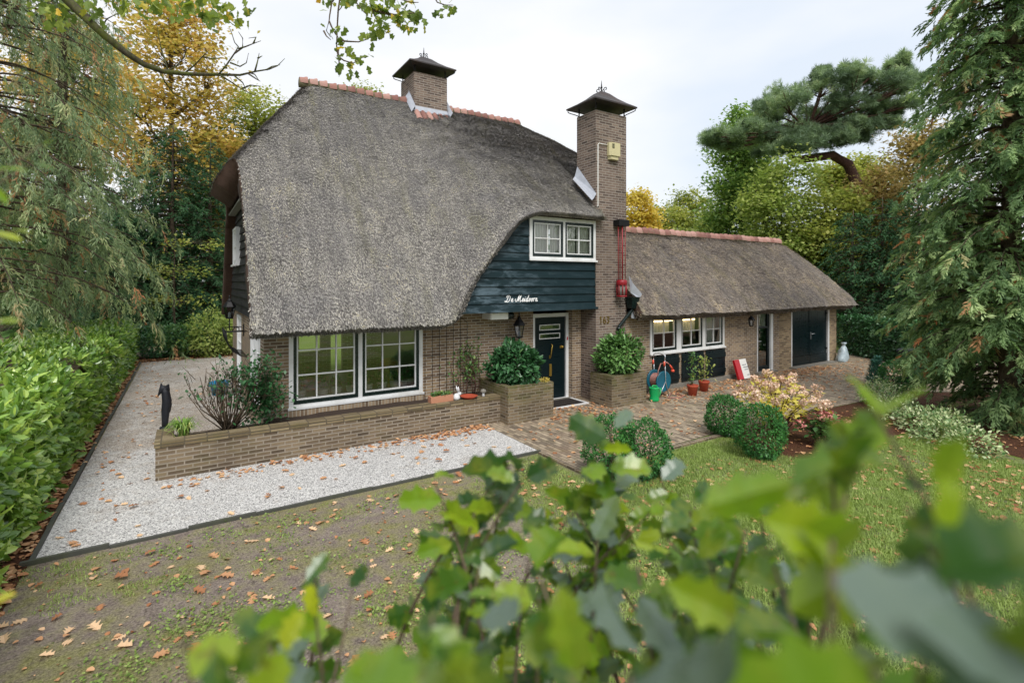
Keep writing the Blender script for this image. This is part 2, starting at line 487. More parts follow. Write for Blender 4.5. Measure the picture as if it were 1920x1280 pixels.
def M_glass(name, refl=0.10, tint=(0.92,0.96,0.94,1)):
    t = NT(name)
    tr = t.n("ShaderNodeBsdfTransparent"); tr.inputs["Color"].default_value = tint
    gl = t.n("ShaderNodeBsdfGlossy"); gl.inputs["Roughness"].default_value = 0.015
    fr = t.n("ShaderNodeFresnel"); fr.inputs["IOR"].default_value = 1.5
    t.l(t.bump(t.noise(t.obj(), 1.2, 2), 0.03, 0.05), gl.inputs["Normal"])
    ms = t.n("ShaderNodeMixShader")
    t.l(t.math('ADD', t.math('MULTIPLY', fr.outputs[0], 1.4), refl), ms.inputs[0])
    t.l(tr.outputs[0], ms.inputs[1]); t.l(gl.outputs[0], ms.inputs[2]); t.l(ms.outputs[0], t.out.inputs["Surface"])
    return t.m

def M_board(name, col, hi, rough=0.4, worn=0.5, wear_x=None):
    """painted wooden boards, weathered pale patches"""
    t = NT(name); p = t.pos()
    g = t.noise(t.mapping(p, scale=(1.0,1.0,9.0)), 3.0, 6, 0.6)
    c = t.mix(g, tuple(x*0.75 for x in lin(col)[:3])+(1,), lin(col))
    w = t.ramp(t.noise(t.mapping(p, scale=(1.3,1,4.5)), 1.5, 7, 0.72, 0.4), [(0.56,0.0),(0.72,1.0)])
    if wear_x:
        kx = t.n('ShaderNodeMapRange'); t.l(t.sep(p,0), kx.inputs[0]); kx.inputs[1].default_value = wear_x[0]; kx.inputs[2].default_value = wear_x[1]; kx.inputs[3].default_value = 1.0; kx.inputs[4].default_value = 0.12
        w = t.math('MULTIPLY', t.ramp(t.noise(t.mapping(p, scale=(1.3,1,4.5)), 1.5, 7, 0.72, 0.4), [(0.47,0.0),(0.62,1.0)]), kx.outputs[0])
    c = t.mix(t.math('MULTIPLY', w, worn), c, hi)
    t.pbr(c, t.math('ADD', t.math('MULTIPLY', g, 0.25), rough-0.1), t.bump(g, 0.12, 0.01), 0.0, 0.28)
    return t.m

def M_thatch(name, warm=0.0):
    t = NT(name); p = t.pos()
    sc = t.noise(p, 55, 4, 0.75); big = t.noise(p, 0.55, 5, 0.6); mid = t.noise(t.mapping(p, scale=(1,1,0.6)), 3.2, 6, 0.7)
    if warm: base = t.ramp(sc, [(0.30,'#4b423b'),(0.5,'#83776c'),(0.72,'#a59888')])
    else: base = t.ramp(sc, [(0.30,'#464344'),(0.5,'#807c7b'),(0.72,'#a09b94')])
    c = t.mix(t.math('MULTIPLY', t.ramp(big,[(0.42,0.0),(0.68,1.0)]), 0.55), base, '#5c5c62' if not warm else '#5f5347')
    c = t.mix(t.math('MULTIPLY', t.ramp(mid,[(0.55,0.0),(0.75,1.0)]), 0.4), c, '#7c7a4a')
    t.pbr(c, 0.95, t.bump(t.math('ADD', sc, t.math('MULTIPLY', mid, 1.4)), 0.9, 0.05), 0.0, 0.1)
    return t.m
def M_straw(name, stops):
    t = NT(name)
    p = t.pos()
    big = t.noise(p, 0.7, 5, 0.6)
    st = t.noise(t.mapping(p, scale=(1.6,0.35,0.25)), 1.6, 5, 0.6)
    c = t.ramp(t.attr("rnd"), stops)
    c = t.mix(t.math('MULTIPLY', t.ramp(big,[(0.45,0.0),(0.66,1.0)]), 0.42), c, '#7c7b7f')
    c = t.mix(t.math('MULTIPLY', t.ramp(st,[(0.52,0.0),(0.72,1.0)]), 0.38), c, '#86834f')
    c = t.mix(t.math('MULTIPLY', t.ramp(st,[(0.25,1.0),(0.42,0.0)]), 0.3), c, '#4a4849')
    s2 = t.noise(t.mapping(p, scale=(3.2,0.28,0.2)), 2.2, 4, 0.6)
    c = t.mix(t.math('MULTIPLY', t.ramp(s2,[(0.50,0.0),(0.66,1.0)]), 0.27), c, '#5a585a')
    c = t.mix(t.math('MULTIPLY', t.ramp(s2,[(0.34,1.0),(0.46,0.0)]), 0.3), c, '#b4b0a8')
    t.pbr(c, 0.9, None, 0.0, 0.15)
    return t.m

def M_bark(name, a='#3b3129', b='#6a5d4f', moss=0.0):
    t = NT(name); p = t.pos()
    n = t.noise(t.mapping(p, scale=(1,1,0.3)), 22, 5, 0.7)
    c = t.ramp(n, [(0.35,a),(0.65,b)])
    if moss: c = t.mix(t.math('MULTIPLY', t.ramp(t.noise(p,5,5,0.7),[(0.42,0.0),(0.6,1.0)]), moss), c, '#5c6626')
    t.pbr(c, 0.95, t.bump(n, 0.7, 0.02), 0.0, 0.2)
    return t.m

def M_soil_lawn():
    t = NT("lawn_soil"); p = t.pos()
    x, y = t.sep(p,0), t.sep(p,1)
    fine = t.noise(p, 45, 5, 0.75); mid = t.noise(p, 6.0, 6, 0.7); big = t.noise(p, 0.75, 4, 0.6)
    soil = t.ramp(t.math('ADD', t.math('MULTIPLY', fine, 0.6), t.math('MULTIPLY', mid, 0.4)), [(0.34,'#4e443f'),(0.5,'#93867c'),(0.66,'#beb1a4')])
    moss = t.ramp(fine, [(0.35,'#5e5d34'),(0.52,'#8c8a54'),(0.7,'#b0ac72')])
    grass = t.ramp(fine, [(0.35,'#465722'),(0.55,'#748a36'),(0.7,'#9aac58')])
    mossf = t.ramp(t.math('ADD', t.math('MULTIPLY', big, 0.75), t.math('MULTIPLY', mid, 0.45)), [(0.53,0.0),(0.70,0.88)])
    c = t.mix(mossf, soil, moss)
    # greener to the right of the lawn and behind the house
    k = t.n("ShaderNodeMapRange"); t.l(t.math('SUBTRACT', x, t.math('MULTIPLY', y, 0.55)), k.inputs[0]); k.inputs[1].default_value = -0.6; k.inputs[2].default_value = 3.4
    k2 = t.n("ShaderNodeMapRange"); t.l(y, k2.inputs[0]); k2.inputs[1].default_value = 16.9; k2.inputs[2].default_value = 17.4
    k3 = t.n('ShaderNodeMapRange'); t.l(x, k3.inputs[0]); k3.inputs[1].default_value = 1.2; k3.inputs[2].default_value = 2.2
    k2o = t.math('MULTIPLY', k2.outputs[0], k3.outputs[0])
    gf = t.math('MAXIMUM', t.math('MULTIPLY', k.outputs[0], t.ramp(t.math('ADD', t.math('MULTIPLY',big,0.6), t.math('MULTIPLY',mid,0.5)),[(0.36,0.0),(0.6,1.0)])), k2o)
    c = t.mix(gf, c, grass)
    gb = t.mix(k2o, c, t.ramp(fine, [(0.35,'#566b2c'),(0.7,'#7f9446')]))
    cl = t.ramp(t.noise(p, 15, 6, 0.78), [(0.56,0.0),(0.66,1.0)])
    gb = t.mix(t.math('MULTIPLY', cl, 0.68), gb, '#3a322b')
    yg = t.ramp(t.noise(p, 1.9, 6, 0.68), [(0.55,0.0),(0.67,1.0)])
    gb = t.mix(t.math('MULTIPLY', yg, 0.5), gb, t.ramp(fine, [(0.35,'#62662f'),(0.7,'#b5b870')]))
    h = t.math('ADD', t.math('MULTIPLY', mid, 1.0), t.math('MULTIPLY', fine, 0.6))
    t.pbr(gb, 0.95, t.bump(h, 0.9, 0.05), 0.0, 0.2)
    return t.m
def M_gravel():
    t = NT("gravel"); p = t.pos()
    vc = t.voro(p, 78); vd = t.voro(p, 78, "Distance")
    g = t.sep(vc, 0)
    big = t.noise(p, 0.8, 6, 0.7); mid = t.noise(p, 5, 6, 0.7)
    c = t.ramp(g, [(0.0,'#545352'),(0.2,'#a8a6a4'),(0.6,'#d0cecb'),(1.0,'#ebe9e4')])
    x, y = t.sep(p,0), t.sep(p,1)
    # trodden brown debris down the side path
    k = t.n("ShaderNodeMapRange"); t.l(y, k.inputs[0]); k.inputs[1].default_value = 8.4; k.inputs[2].default_value = 12.5
    k.inputs[3].default_value = 0.03; k.inputs[4].default_value = 0.22
    df = t.ramp(t.math('ADD', t.math('ADD', t.math('MULTIPLY', big, 0.55), t.math('MULTIPLY', mid, 0.45)), t.math('SUBTRACT', k.outputs[0], 0.1)), [(0.47,0.0),(0.64,1.0)])
    c = t.mix(t.math('MULTIPLY', df, 0.62), c, t.ramp(g, [(0.0,'#4c3c2c'),(0.7,'#a8957e')]))
    sp = t.ramp(t.noise(p, 28, 3, 0.6), [(0.62,0.0),(0.7,1.0)])
    c = t.mix(t.math('MULTIPLY', sp, 0.45), c, '#5a5148')
    t.pbr(c, 0.85, t.bump(t.math('SUBTRACT', 1.0, vd), 0.8, 0.015), 0.0, 0.3)
    return t.m
def M_paving():
    t = NT("brick_paving"); p = t.pos()
    b = t.n("ShaderNodeTexBrick"); t.l(t.mapping(p, rot=(0,0,R(90))), b.inputs["Vector"]); b.offset = 0.5
    for k, v in (("Scale",1.0),("Mortar Size",0.006),("Mortar Smooth",0.3),("Bias",0.0),("Brick Width",0.21),("Row Height",0.088)):
        b.inputs[k].default_value = v
    b.inputs["Color1"].default_value = (0,0,0,1); b.inputs["Color2"].default_value = (1,1,1,1); b.inputs["Mortar"].default_value = (0.5,0.5,0.5,1)
    n1 = t.noise(p, 0.8, 5, 0.6); n2 = t.noise(p, 26, 4, 0.7); n3 = t.noise(p, 3.0, 6, 0.7)
    f = t.math('ADD', t.math('MULTIPLY', b.outputs["Color"], 0.5), t.math('ADD', t.math('MULTIPLY', n1, 0.3), t.math('MULTIPLY', n2, 0.3)))
    c = t.ramp(f, [(0.2,'#5a5046'),(0.5,'#928370'),(0.95,'#b8a890')])
    c = t.mix(b.outputs["Fac"], c, '#4d4433')
    c = t.mix(t.math('MULTIPLY', t.ramp(n3,[(0.52,0.0),(0.7,1.0)]), 0.5), c, '#6b6638')
    c = t.mix(t.math('MULTIPLY', t.ramp(n1,[(0.5,0.0),(0.72,1.0)]), 0.35), c, '#7a5a48')
    h = t.math('ADD', t.math('SUBTRACT', 1.0, b.outputs["Fac"]), t.math('MULTIPLY', n2, 0.4))
    t.pbr(c, 0.72, t.bump(h, 0.6, 0.01), 0.0, 0.4)
    return t.m
def M_mulch():
    t = NT("flower_bed"); p = t.pos()
    f = t.noise(t.mapping(p, scale=(1,2.2,1)), 30, 5, 0.75); g = t.noise(p, 2.0, 4)
    c = t.ramp(f, [(0.33,'#2b1d16'),(0.52,'#5a3a2a'),(0.7,'#8a5f43')])
    c = t.mix(t.math('MULTIPLY', t.ramp(g,[(0.5,0.0),(0.7,1.0)]), 0.35), c, '#59502c')
    t.pbr(c, 0.95, t.bump(f, 0.9, 0.04), 0.0, 0.2)
    return t.m
def M_emit(name, col, s):
    t = NT(name); e = t.n("ShaderNodeEmission"); e.inputs["Color"].default_value = lin(col); e.inputs["Strength"].default_value = s
    t.l(e.outputs[0], t.out.inputs["Surface"]); return t.m
def M_ridge():
    t = NT("ridge_tile_clay"); p = t.pos()
    n = t.noise(p, 7, 6, 0.7); n2 = t.noise(p, 40, 3)
    c = t.ramp(t.math('ADD', t.math('MULTIPLY', t.attr("rnd"), 0.5), t.math('MULTIPLY', n, 0.5)), [(0.2,'#74504a'),(0.5,'#9b7066'),(0.85,'#bb958b')])
    c = t.mix(t.math('MULTIPLY', t.ramp(n,[(0.5,0.0),(0.7,1.0)]), 0.45), c, '#6d6a58')
    t.pbr(c, 0.85, t.bump(n2, 0.4, 0.01), 0, 0.3); return t.m

MT = {}
MT['brick'] = M_brick("house_brick", '#5a4c42', '#806b58', '#9e8769', '#aca295')
MT['brick_light'] = M_brick("garage_brick", '#665543', '#927b60', '#b09a78', '#857c6c', stain=0.15)
MT['brick_mossy'] = M_brick("planter_brick", '#463d34', '#6c5d4c', '#887862', '#958b7d', moss=0.38, stain=0.5)
MT['coping'] = M_brick("coping_brick", '#4c4337', '#78694f', '#958669', '#5d5446', moss=0.5, row=0.068, wid=0.3, stain=0.3, offset=0.0)
MT['chimney'] = M_brick("chimney_brick", '#3f3632', '#6a5a52', '#877568', '#948b82', stain=0.45)
MT['thatch'] = M_thatch("thatch_reed")
MT['thatch_warm'] = M_thatch("thatch_reed_brown", 1.0)
MT['thatch_under'] = M_simple("thatch_cut_edge", '#4b382e', 0.95, var=0.45, bump=0.8, scale=20)
MT['straw'] = M_straw("reed_ends", [(0.0,'#413d3d'),(0.22,'#73706c'),(0.52,'#a6a299'),(0.82,'#b9b4ac'),(0.96,'#ccc3a2'),(1.0,'#b99a80')])
MT['straw_warm'] = M_straw("reed_ends_brown", [(0.0,'#433a36'),(0.22,'#756a63'),(0.52,'#a99d92'),(0.80,'#cabdab'),(0.92,'#e2cc98'),(1.0,'#d0a46a')])
MT['ridge'] = M_ridge()
MT['white'] = M_simple("white_paint", '#dedfe0', 0.45, var=0.06, bump=0.05, dirt='#b5b2a8')
MT['green_paint'] = M_simple("dark_green_paint", '#10201f', 0.28, var=0.2, bump=0.05)
MT['door_paint'] = M_board("dark_green_door_paint", '#0e1e22', '#1d3034', 0.28, 0.25)
MT['boards'] = M_board("weatherboard_paint", '#0a262c', '#5d6f7a', 0.5, 0.75, (5.6, 7.6))
MT['gable_boards'] = M_board("gable_board_paint", '#26262a', '#4b4a4c', 0.6, 0.3)
MT['glass'] = M_glass("window_glass", 0.07)
MT['glass_big'] = M_glass("large_window_glass", 0.15, (0.78,0.80,0.78,1))
MT['lamp_glass'] = M_glass("lantern_glass", 0.05, (0.85,0.88,0.9,1))
MT['lead'] = M_simple("lead_sheet", '#a9adb6', 0.5, 0.3, var=0.25, bump=0.4, scale=9)
MT['zinc_dark'] = M_simple("chimney_cap_metal", '#35302f', 0.6, 0.1, var=0.35, bump=0.2, scale=6, dirt='#553d33')
MT['iron'] = M_simple("black_iron", '#17181a', 0.5, 0.4, var=0.2)
MT['red_dark'] = M_simple("dark_red_paint", '#8d1420', 0.4, var=0.15)
MT['red_paint'] = M_simple("red_paint", '#b3141f', 0.35, var=0.12)
MT['cream_plastic'] = M_simple("cream_plastic", '#c9c096', 0.5, var=0.08)
MT['white_plastic'] = M_simple("white_plastic", '#e4e3dd', 0.4, var=0.05)
MT['blue_plastic'] = M_simple("blue_plastic", '#1c7ea8', 0.35, var=0.15)
MT['teal_plastic'] = M_simple("teal_plastic", '#175f74', 0.35, var=0.15)
MT['green_plastic'] = M_simple("green_plastic", '#12a45c', 0.3, var=0.1)
MT['black_plastic'] = M_simple("black_plastic", '#26272b', 0.5, var=0.15)
MT['hose'] = M_simple("hose_rubber", '#a8756c', 0.5, var=0.2)
MT['orange_plastic'] = M_simple("orange_plastic", '#e0553a', 0.4, var=0.1)
MT['terracotta'] = M_simple("terracotta", '#a3452c', 0.75, var=0.2, bump=0.15)
MT['terra_pale'] = M_simple("pale_terracotta", '#b98266', 0.8, var=0.15, bump=0.15)
MT['brass_old'] = M_simple('aged_brass', '#75622f', 0.5, 0.5, var=0.4)
MT['brass'] = M_simple("brass", '#b99a4a', 0.35, 0.8, var=0.2)
MT['chrome'] = M_simple("steel_handle", '#c9ccd0', 0.3, 0.8, var=0.05)
MT['stone_dark'] = M_simple("dark_statue", '#20222a', 0.55, 0.1, var=0.5, bump=0.6, scale=20)
MT['stone_pale'] = M_simple("pale_stoneware", '#d9d9dc', 0.6, var=0.15)
MT['soil'] = M_simple("potting_soil", '#3a2d24', 0.95, var=0.4, bump=0.8, scale=30)
MT['edging'] = M_simple("edging_board", '#4a4b45', 0.85, var=0.3, bump=0.4, scale=10, dirt='#4f5524')
MT['concrete'] = M_simple("concrete", '#7c7870', 0.9, var=0.2, bump=0.3)
MT['room'] = M_simple("interior_plaster", '#8d8272', 0.9, var=0.1)
MT['roomfloor'] = M_simple("interior_floor", '#6b5340', 0.6, var=0.2)
MT['curtain'] = M_simple("net_curtain", '#dcdad2', 0.9, var=0.05)
MT['bulb'] = M_simple("milky_bulb", '#d8dade', 0.4, var=0.03)
MT['warm_light'] = M_emit("lit_tube", '#ffdca6', 3.5)
MT['mat'] = M_simple("doormat_fibre", '#241d19', 1.0, var=0.4, bump=0.8, scale=60)
MT['bag'] = M_simple("plastic_bag", '#a9b9c0', 0.3, var=0.3, bump=0.6, scale=10)
MT['bark'] = M_bark("tree_bark")
MT['bark_red'] = M_bark("pine_bark", '#3a2a25', '#664a40')
MT['bark_moss'] = M_bark("mossy_bark", '#34302a', '#5d5648', 0.75)
MT['bark_thin'] = M_bark("twig_bark", '#3d342c', '#766656')
MT['lawn'] = M_soil_lawn(); MT['gravel'] = M_gravel(); MT['paving'] = M_paving(); MT['mulch'] = M_mulch()
MT['l_laurel'] = M_leaf("laurel_leaves", [(0.0,'#27431c'),(0.3,'#4a6c2a'),(0.62,'#74923c'),(0.86,'#a0b354'),(0.96,'#bebd66'),(1.0,'#9a7444')], 0.30, 0.25, 0.6, 0.5, 1.5, None, 1.65)
MT['l_dark'] = M_leaf("dark_conifer_needles", [(0.0,'#192c1e'),(0.4,'#2a472d'),(0.8,'#43633f'),(1.0,'#5f7a4a')], 0.6, 0.35, 0.3, 0.62, 1.75)
MT['l_cyp'] = M_leaf("cypress_sprays", [(0.0,'#3a4a34'),(0.35,'#5a6c4e'),(0.62,'#7f8f6a'),(0.78,'#9ca47a'),(0.89,'#94785a'),(1.0,'#a56c48')], 0.6, 0.4, 0.3, 0.45, 1.5)
MT['l_cypgreen'] = M_leaf("green_cypress_sprays", [(0.0,'#2d4228'),(0.35,'#4c6440'),(0.66,'#708658'),(0.82,'#98a678'),(0.90,'#8c7050'),(1.0,'#96623e')], 0.55, 0.38, 0.35, 0.45, 1.8)
MT['l_orange'] = M_leaf("orange_oak_leaves", [(0.0,'#7f8244'),(0.3,'#a69a54'),(0.6,'#c6ab66'),(0.85,'#d2a478'),(1.0,'#bd8a64')], 0.6, 0.4, 0.3, 0.62, 1.3)
MT['l_yelgreen'] = M_leaf("yellow_green_leaves", [(0.0,'#606f38'),(0.4,'#86904a'),(0.75,'#aaa85c'),(1.0,'#cbb264')], 0.6, 0.4, 0.3)
MT['l_yellow'] = M_leaf("yellow_leaves", [(0.0,'#9f9848'),(0.5,'#c9b35c'),(1.0,'#dcc67a')], 0.6, 0.45, 0.3)
MT['l_lime'] = M_leaf("pale_lime_leaves", [(0.0,'#5c7238'),(0.4,'#80914c'),(0.8,'#a4aa64'),(1.0,'#c4bd80')], 0.6, 0.4, 0.3)
MT['l_brown'] = M_leaf("brown_beech_leaves", [(0.0,'#6a6640'),(0.4,'#8f8054'),(0.8,'#a98f60'),(1.0,'#c09a64')], 0.6, 0.4, 0.3)
MT['l_mid'] = M_leaf("mid_green_leaves", [(0.0,'#26442a'),(0.4,'#46693a'),(0.8,'#688548'),(1.0,'#98a452')], 0.5, 0.3, 0.4)
MT['l_pine'] = M_leaf("blue_green_pine_needles", [(0.0,'#3a4a36'),(0.4,'#5d7056'),(0.8,'#82946f'),(1.0,'#a0aa80')], 0.6, 0.35, 0.3, 0.62, 1.5)
MT['l_box'] = M_leaf("box_leaves", [(0.0,'#1c3d1d'),(0.4,'#30602c'),(0.8,'#4a823e'),(1.0,'#74a04f')], 0.4, 0.25, 0.4)
MT['l_rhodo'] = M_leaf("rhododendron_leaves", [(0.0,'#17301b'),(0.4,'#2c5230'),(0.8,'#477447'),(1.0,'#8fae6c')], 0.32, 0.2, 0.5)
MT['l_hyd'] = M_leaf("yellowing_hydrangea_leaves", [(0.0,'#8a9040'),(0.4,'#c4ba58'),(0.8,'#ddd07a'),(1.0,'#cfa866')], 0.6, 0.4, 0.3)
MT['l_dryflower'] = M_leaf("dry_flower_heads", [(0.0,'#a98670'),(0.5,'#d4b49e'),(1.0,'#ead8c6')], 0.8, 0.1, 0.2, 0.6, 1.15)
MT['l_pinkflower'] = M_leaf("dusky_pink_flowers", [(0.0,'#8f3c50'),(0.5,'#b86a72'),(1.0,'#d8a394')], 0.8, 0.3, 0.2)
MT['l_varieg'] = M_leaf("variegated_leaves", [(0.0,'#3f6138'),(0.4,'#6f8a55'),(0.75,'#b4bc8e'),(1.0,'#dcdcc0')], 0.4, 0.25, 0.4, 0.25)
MT['l_blue'] = M_leaf("blue_green_needles", [(0.0,'#2b5148'),(0.6,'#497a6c'),(1.0,'#6f9a86')], 0.6, 0.2, 0.3)
MT['l_grass'] = M_leaf("grass_blades", [(0.0,'#57692f'),(0.4,'#7c9048'),(0.8,'#9dac66'),(1.0,'#bdb57c')], 0.55, 0.3, 0.3, 0.5, 1.25)
MT['l_tuft'] = M_leaf("ornamental_grass_blades", [(0.0,'#4a6b2c'),(0.6,'#7c9c45'),(1.0,'#b8b078')], 0.5, 0.3, 0.4)
MT['l_fallen'] = M_leaf("fallen_leaves", [(0.0,'#7a4c34'),(0.35,'#b07d58'),(0.62,'#cda27a'),(0.9,'#e2c4a0'),(1.0,'#e2bc5c')], 0.75, 0.2, 0.3, 0.5, 1.15)
MT['l_front'] = M_leaf("hawthorn_leaves", [(0.0,'#1d3a1a'),(0.36,'#335618'),(0.64,'#668418'),(0.86,'#98a222'),(0.95,'#c4b02a'),(1.0,'#dc9c28')], 0.30, 0.46, 0.5, 0.6, 1.5, '#74877a', 1.7, True)
MT['l_hang'] = M_leaf("hanging_oak_leaves", [(0.0,'#42552c'),(0.45,'#6c7f3a'),(0.8,'#8f9a42'),(0.94,'#c6a83a'),(1.0,'#d18f34')], 0.5, 0.4, 0.4)
MT['l_pinkleaf'] = M_leaf("pinkish_leaves", [(0.0,'#9b7b6a'),(1.0,'#c9a596')], 0.6, 0.3, 0.3)

MT['soffit'] = M_simple('grey_soffit','#7f8078',0.7,var=0.15)
MT['mortar'] = M_simple('mossy_mortar','#6f6a52',0.95,var=0.4,bump=0.6,scale=12)
MT['l_horn'] = M_leaf('hornbeam_leaves', [(0.0,'#3c5530'),(0.4,'#5c7440'),(0.8,'#82904c'),(1.0,'#b0a85a')], 0.5, 0.4, 0.4, 0.62, 2.0)
MT['l_weed'] = M_leaf('weed_leaves', [(0.0,'#546b2e'),(0.5,'#788f46'),(1.0,'#a0b066')], 0.5, 0.3, 0.4, 0.5, 1.3)
MT['l_planter'] = M_leaf('planter_shrub_leaves', [(0.0,'#26421f'),(0.4,'#466a35'),(0.8,'#6f9452'),(1.0,'#a3b878')], 0.35, 0.25, 0.5, 0.5, 1.35)
# ------------------------------------------------------------------ ground and surfaces (setting)
g = MB(); g.quad((-220,-60,0),(220,-60,0),(220,300,0),(-220,300,0))
tag(g.build("ground", MT['lawn']), "bare mossy lawn and soil around the house", "ground", kind='structure')
g = MB(); g.poly([(-1.36,7.36,0.008),(5.28,7.30,0.008),(5.28,10.3,0.008),(1.21,10.3,0.008),(1.21,17.3,0.008),(3.5,23.4,0.008),(-1.30,23.4,0.008)])
tag(g.build("gravel_path", MT['gravel']), "white gravel path round the corner of the house", "path", kind='structure')
g = MB()
g.poly([(5.284,6.25,0.012),(8.9,6.36,0.012),(11.4,6.3,0.012),(16.6,5.9,0.012),(20.5,3.3,0.012),(30,-3,0.012),(60,-20,0.012),(60,-8,0.012),(26.5,8.0,0.012),(22.6,11.2,0.012),(20.9,10.3,0.012),(5.284,10.45,0.012)])
tag(g.build("brick_paving", MT['paving']), "brown brick paved yard in front of the garage", "paving", kind='structure')
g = MB()
g.poly([(8.9,6.35,0.006),(8.6,4.7,0.006),(10.2,4.3,0.006),(12.4,4.4,0.006),(11.9,2.2,0.006),(14.5,0.2,0.006),(22,-2,0.006),(25,0.3,0.006),(20.4,3.3,0.006),(16.6,5.88,0.006),(11.4,6.28,0.006)])
tag(g.build("flower_bed", MT['mulch']), "brown mulch bed beside the brick paving", "flower bed", kind='structure')
g = MB(); g.poly([(-1.75,2,0.006),(-1.405,2,0.006),(-1.36,23.4,0.006),(3.5,23.4,0.006),(3.5,25.2,0.006),(-3.6,25.2,0.006),(-3.6,2,0.006)])
tag(g.build("hedge_soil", MT['mulch']), "strip of leaf-strewn soil under the laurel hedge", "soil", kind='structure')
g = MB()
rj = random.Random(2)
for i in range(9):
    a, b = -1.46+6.74*i/9, -1.46+6.74*(i+1)/9-0.006; j, h = rj.uniform(-0.010,0.010), rj.uniform(0.03,0.052); g.box(a,b,7.292+j,7.335+j,0.0,h)
for i in range(18):
    a, b = 7.35+16*i/18, 7.35+16*(i+1)/18-0.006; j, h = rj.uniform(-0.012,0.012), rj.uniform(0.03,0.05); g.box(-1.40+j,-1.355+j,a,b,0.0,h)
tag(g.build("kerb_edging", MT['edging']), "dark mossy edging board along the white gravel", "edging", kind='structure')
g = MB()
for i in range(17):
    g.bevbox(5.29+0.212*i, 5.29+0.212*i+0.205, 6.15, 6.25, 0, 0.04, 0.008)
g.bevbox(5.19,5.285,6.15,7.27,0,0.04,0.008)
tag(g.build("kerb_bricks", MT['brick_mossy']), "row of mossy edging bricks along the paving", "kerb", kind='structure')

# ------------------------------------------------------------------ thatched roof surface
RY, RZ = 13.7, 8.02
YB = 17.85
ZE_X = np.array([0.0, 4.45, 4.72, 4.95, 5.18, 5.6, 6.0, 6.35, 6.75, 7.5, 9.0, 12.0])
ZE_Z = np.array([2.22, 2.22, 2.33, 2.85, 3.22, 3.74, 4.22, 4.54, 4.68, 4.70, 4.70, 4.70])
_xs = np.linspace(-2, 14, 641)
def _blur(sig):
    z = np.interp(_xs, ZE_X, ZE_Z)
    k = np.exp(-0.5*((np.arange(-160,161)*0.025)/sig)**2); k /= k.sum()
    return np.convolve(np.pad(z,160,mode='edge'), k, mode='valid')
_sigs = [0.06, 0.3, 0.6, 0.95, 1.3]; _tabs = np.array([_blur(s) for s in _sigs])
def ze(X, u):
    k = np.clip(u*4, 0, 3.999); i = k.astype(int); f = k - i
    q = np.clip((X+2)/0.025, 0, 639.9); qi = q.astype(int); qf = q-qi
    def tab(j): return _tabs[j,qi]*(1-qf) + _tabs[j,np.minimum(qi+1,640)]*qf
    return tab(i)*(1-f) + tab(np.minimum(i+1,4))*f
def smin(a, b, k):
    h = np.clip(0.5+0.5*(b-a)/k, 0, 1); return b*(1-h)+a*h - k*h*(1-h)
def main_roof(s, t, drop=0.0):
    s = np.asarray(s,float); t = np.asarray(t,float)
    Xn = 0.93 + s*9.4
    Yf = np.interp(Xn, [0,4.4,6.4,8.86,9.0,12], [9.55,9.55,9.5,9.5,10.42,10.42])
    # denser sampling of t near both eaves is not needed: t runs front eave -> back eave
    Y = Yf + (YB-Yf)*t
    w = np.clip(1-np.abs(Y-RY)/2.35, 0, 1); w = w*w*(3-2*w)
    w = np.clip(w*1.6, 0, 1)
    X = (0.95-0.42*w) + ((10.30+0.75*w)-(0.95-0.42*w))*s
    u = np.clip((Y-9.52)/(RY-9.52), 0, 1.2)
    e = ze(X, u)
    zf = e + (RZ+0.06-e)*u + 0.10*np.sin(np.pi*np.clip(u,0,1))
    zf = zf - 0.10*np.exp(-((u)/0.035)**2)
    u2 = (YB-Y)/(YB-RY); zb = 2.2 + (RZ+0.06-2.2)*u2
    zl = RZ + 0.02 - 1.40*(2.60-X)
    zr = np.interp(X, [0,8.97,9.6,10.1,10.5,10.9,11.3], [14.9,8.05,7.68,7.16,6.42,5.35,4.3])
    z = smin(zf, zb, 0.16); z = smin(z, zl, 0.42); z = smin(z, zr, 0.30)
    z = z + (0.09*(fbm(X*0.8, Y*1.6, 3)-0.5) + 0.05*(vnoise(X*2.6, Y*4.0, 9)-0.5))*np.interp(X,[5,7],[1,0.35])
    return np.stack([X,Y,z-drop], -1)
BR_Y, BR_Z = 11.9, 4.62
def barn_roof(s, t, drop=0.0):
    s = np.asarray(s,float); t = np.asarray(t,float)
    Y = 9.22 + (14.58-9.22)*t
    w = np.clip(1-np.abs(Y-BR_Y)/2.6, 0, 1)
    X0 = 9.86 - 0.0*w; X1 = 21.25 - 0.28*w
    X = X0 + (X1-X0)*s
    u = (Y-9.22)/(BR_Y-9.22); zf = 2.26 + (BR_Z+0.05-2.26)*u + 0.06*np.sin(np.pi*np.clip(u,0,1)) - 0.09*np.exp(-(np.clip(u,0,9)/0.04)**2)
    u2 = (14.58-Y)/(14.58-BR_Y); zb = 2.26 + (BR_Z+0.05-2.26)*u2
    zr = BR_Z + 0.02 - 1.9*np.clip(X-20.72, 0, 9) - 0.12*np.clip(X-20.3,0,9)
    z = smin(smin(zf, zb, 0.16), zr+0.0, 0.25)
    zr2 = np.where(X > 20.72, 1, 0)
    z = z + 0.08*(fbm(X*0.9, Y*1.6, 13)-0.5) + 0.03*np.sin(X*2.1)*0.3
    return np.stack([X,Y,z-drop], -1)

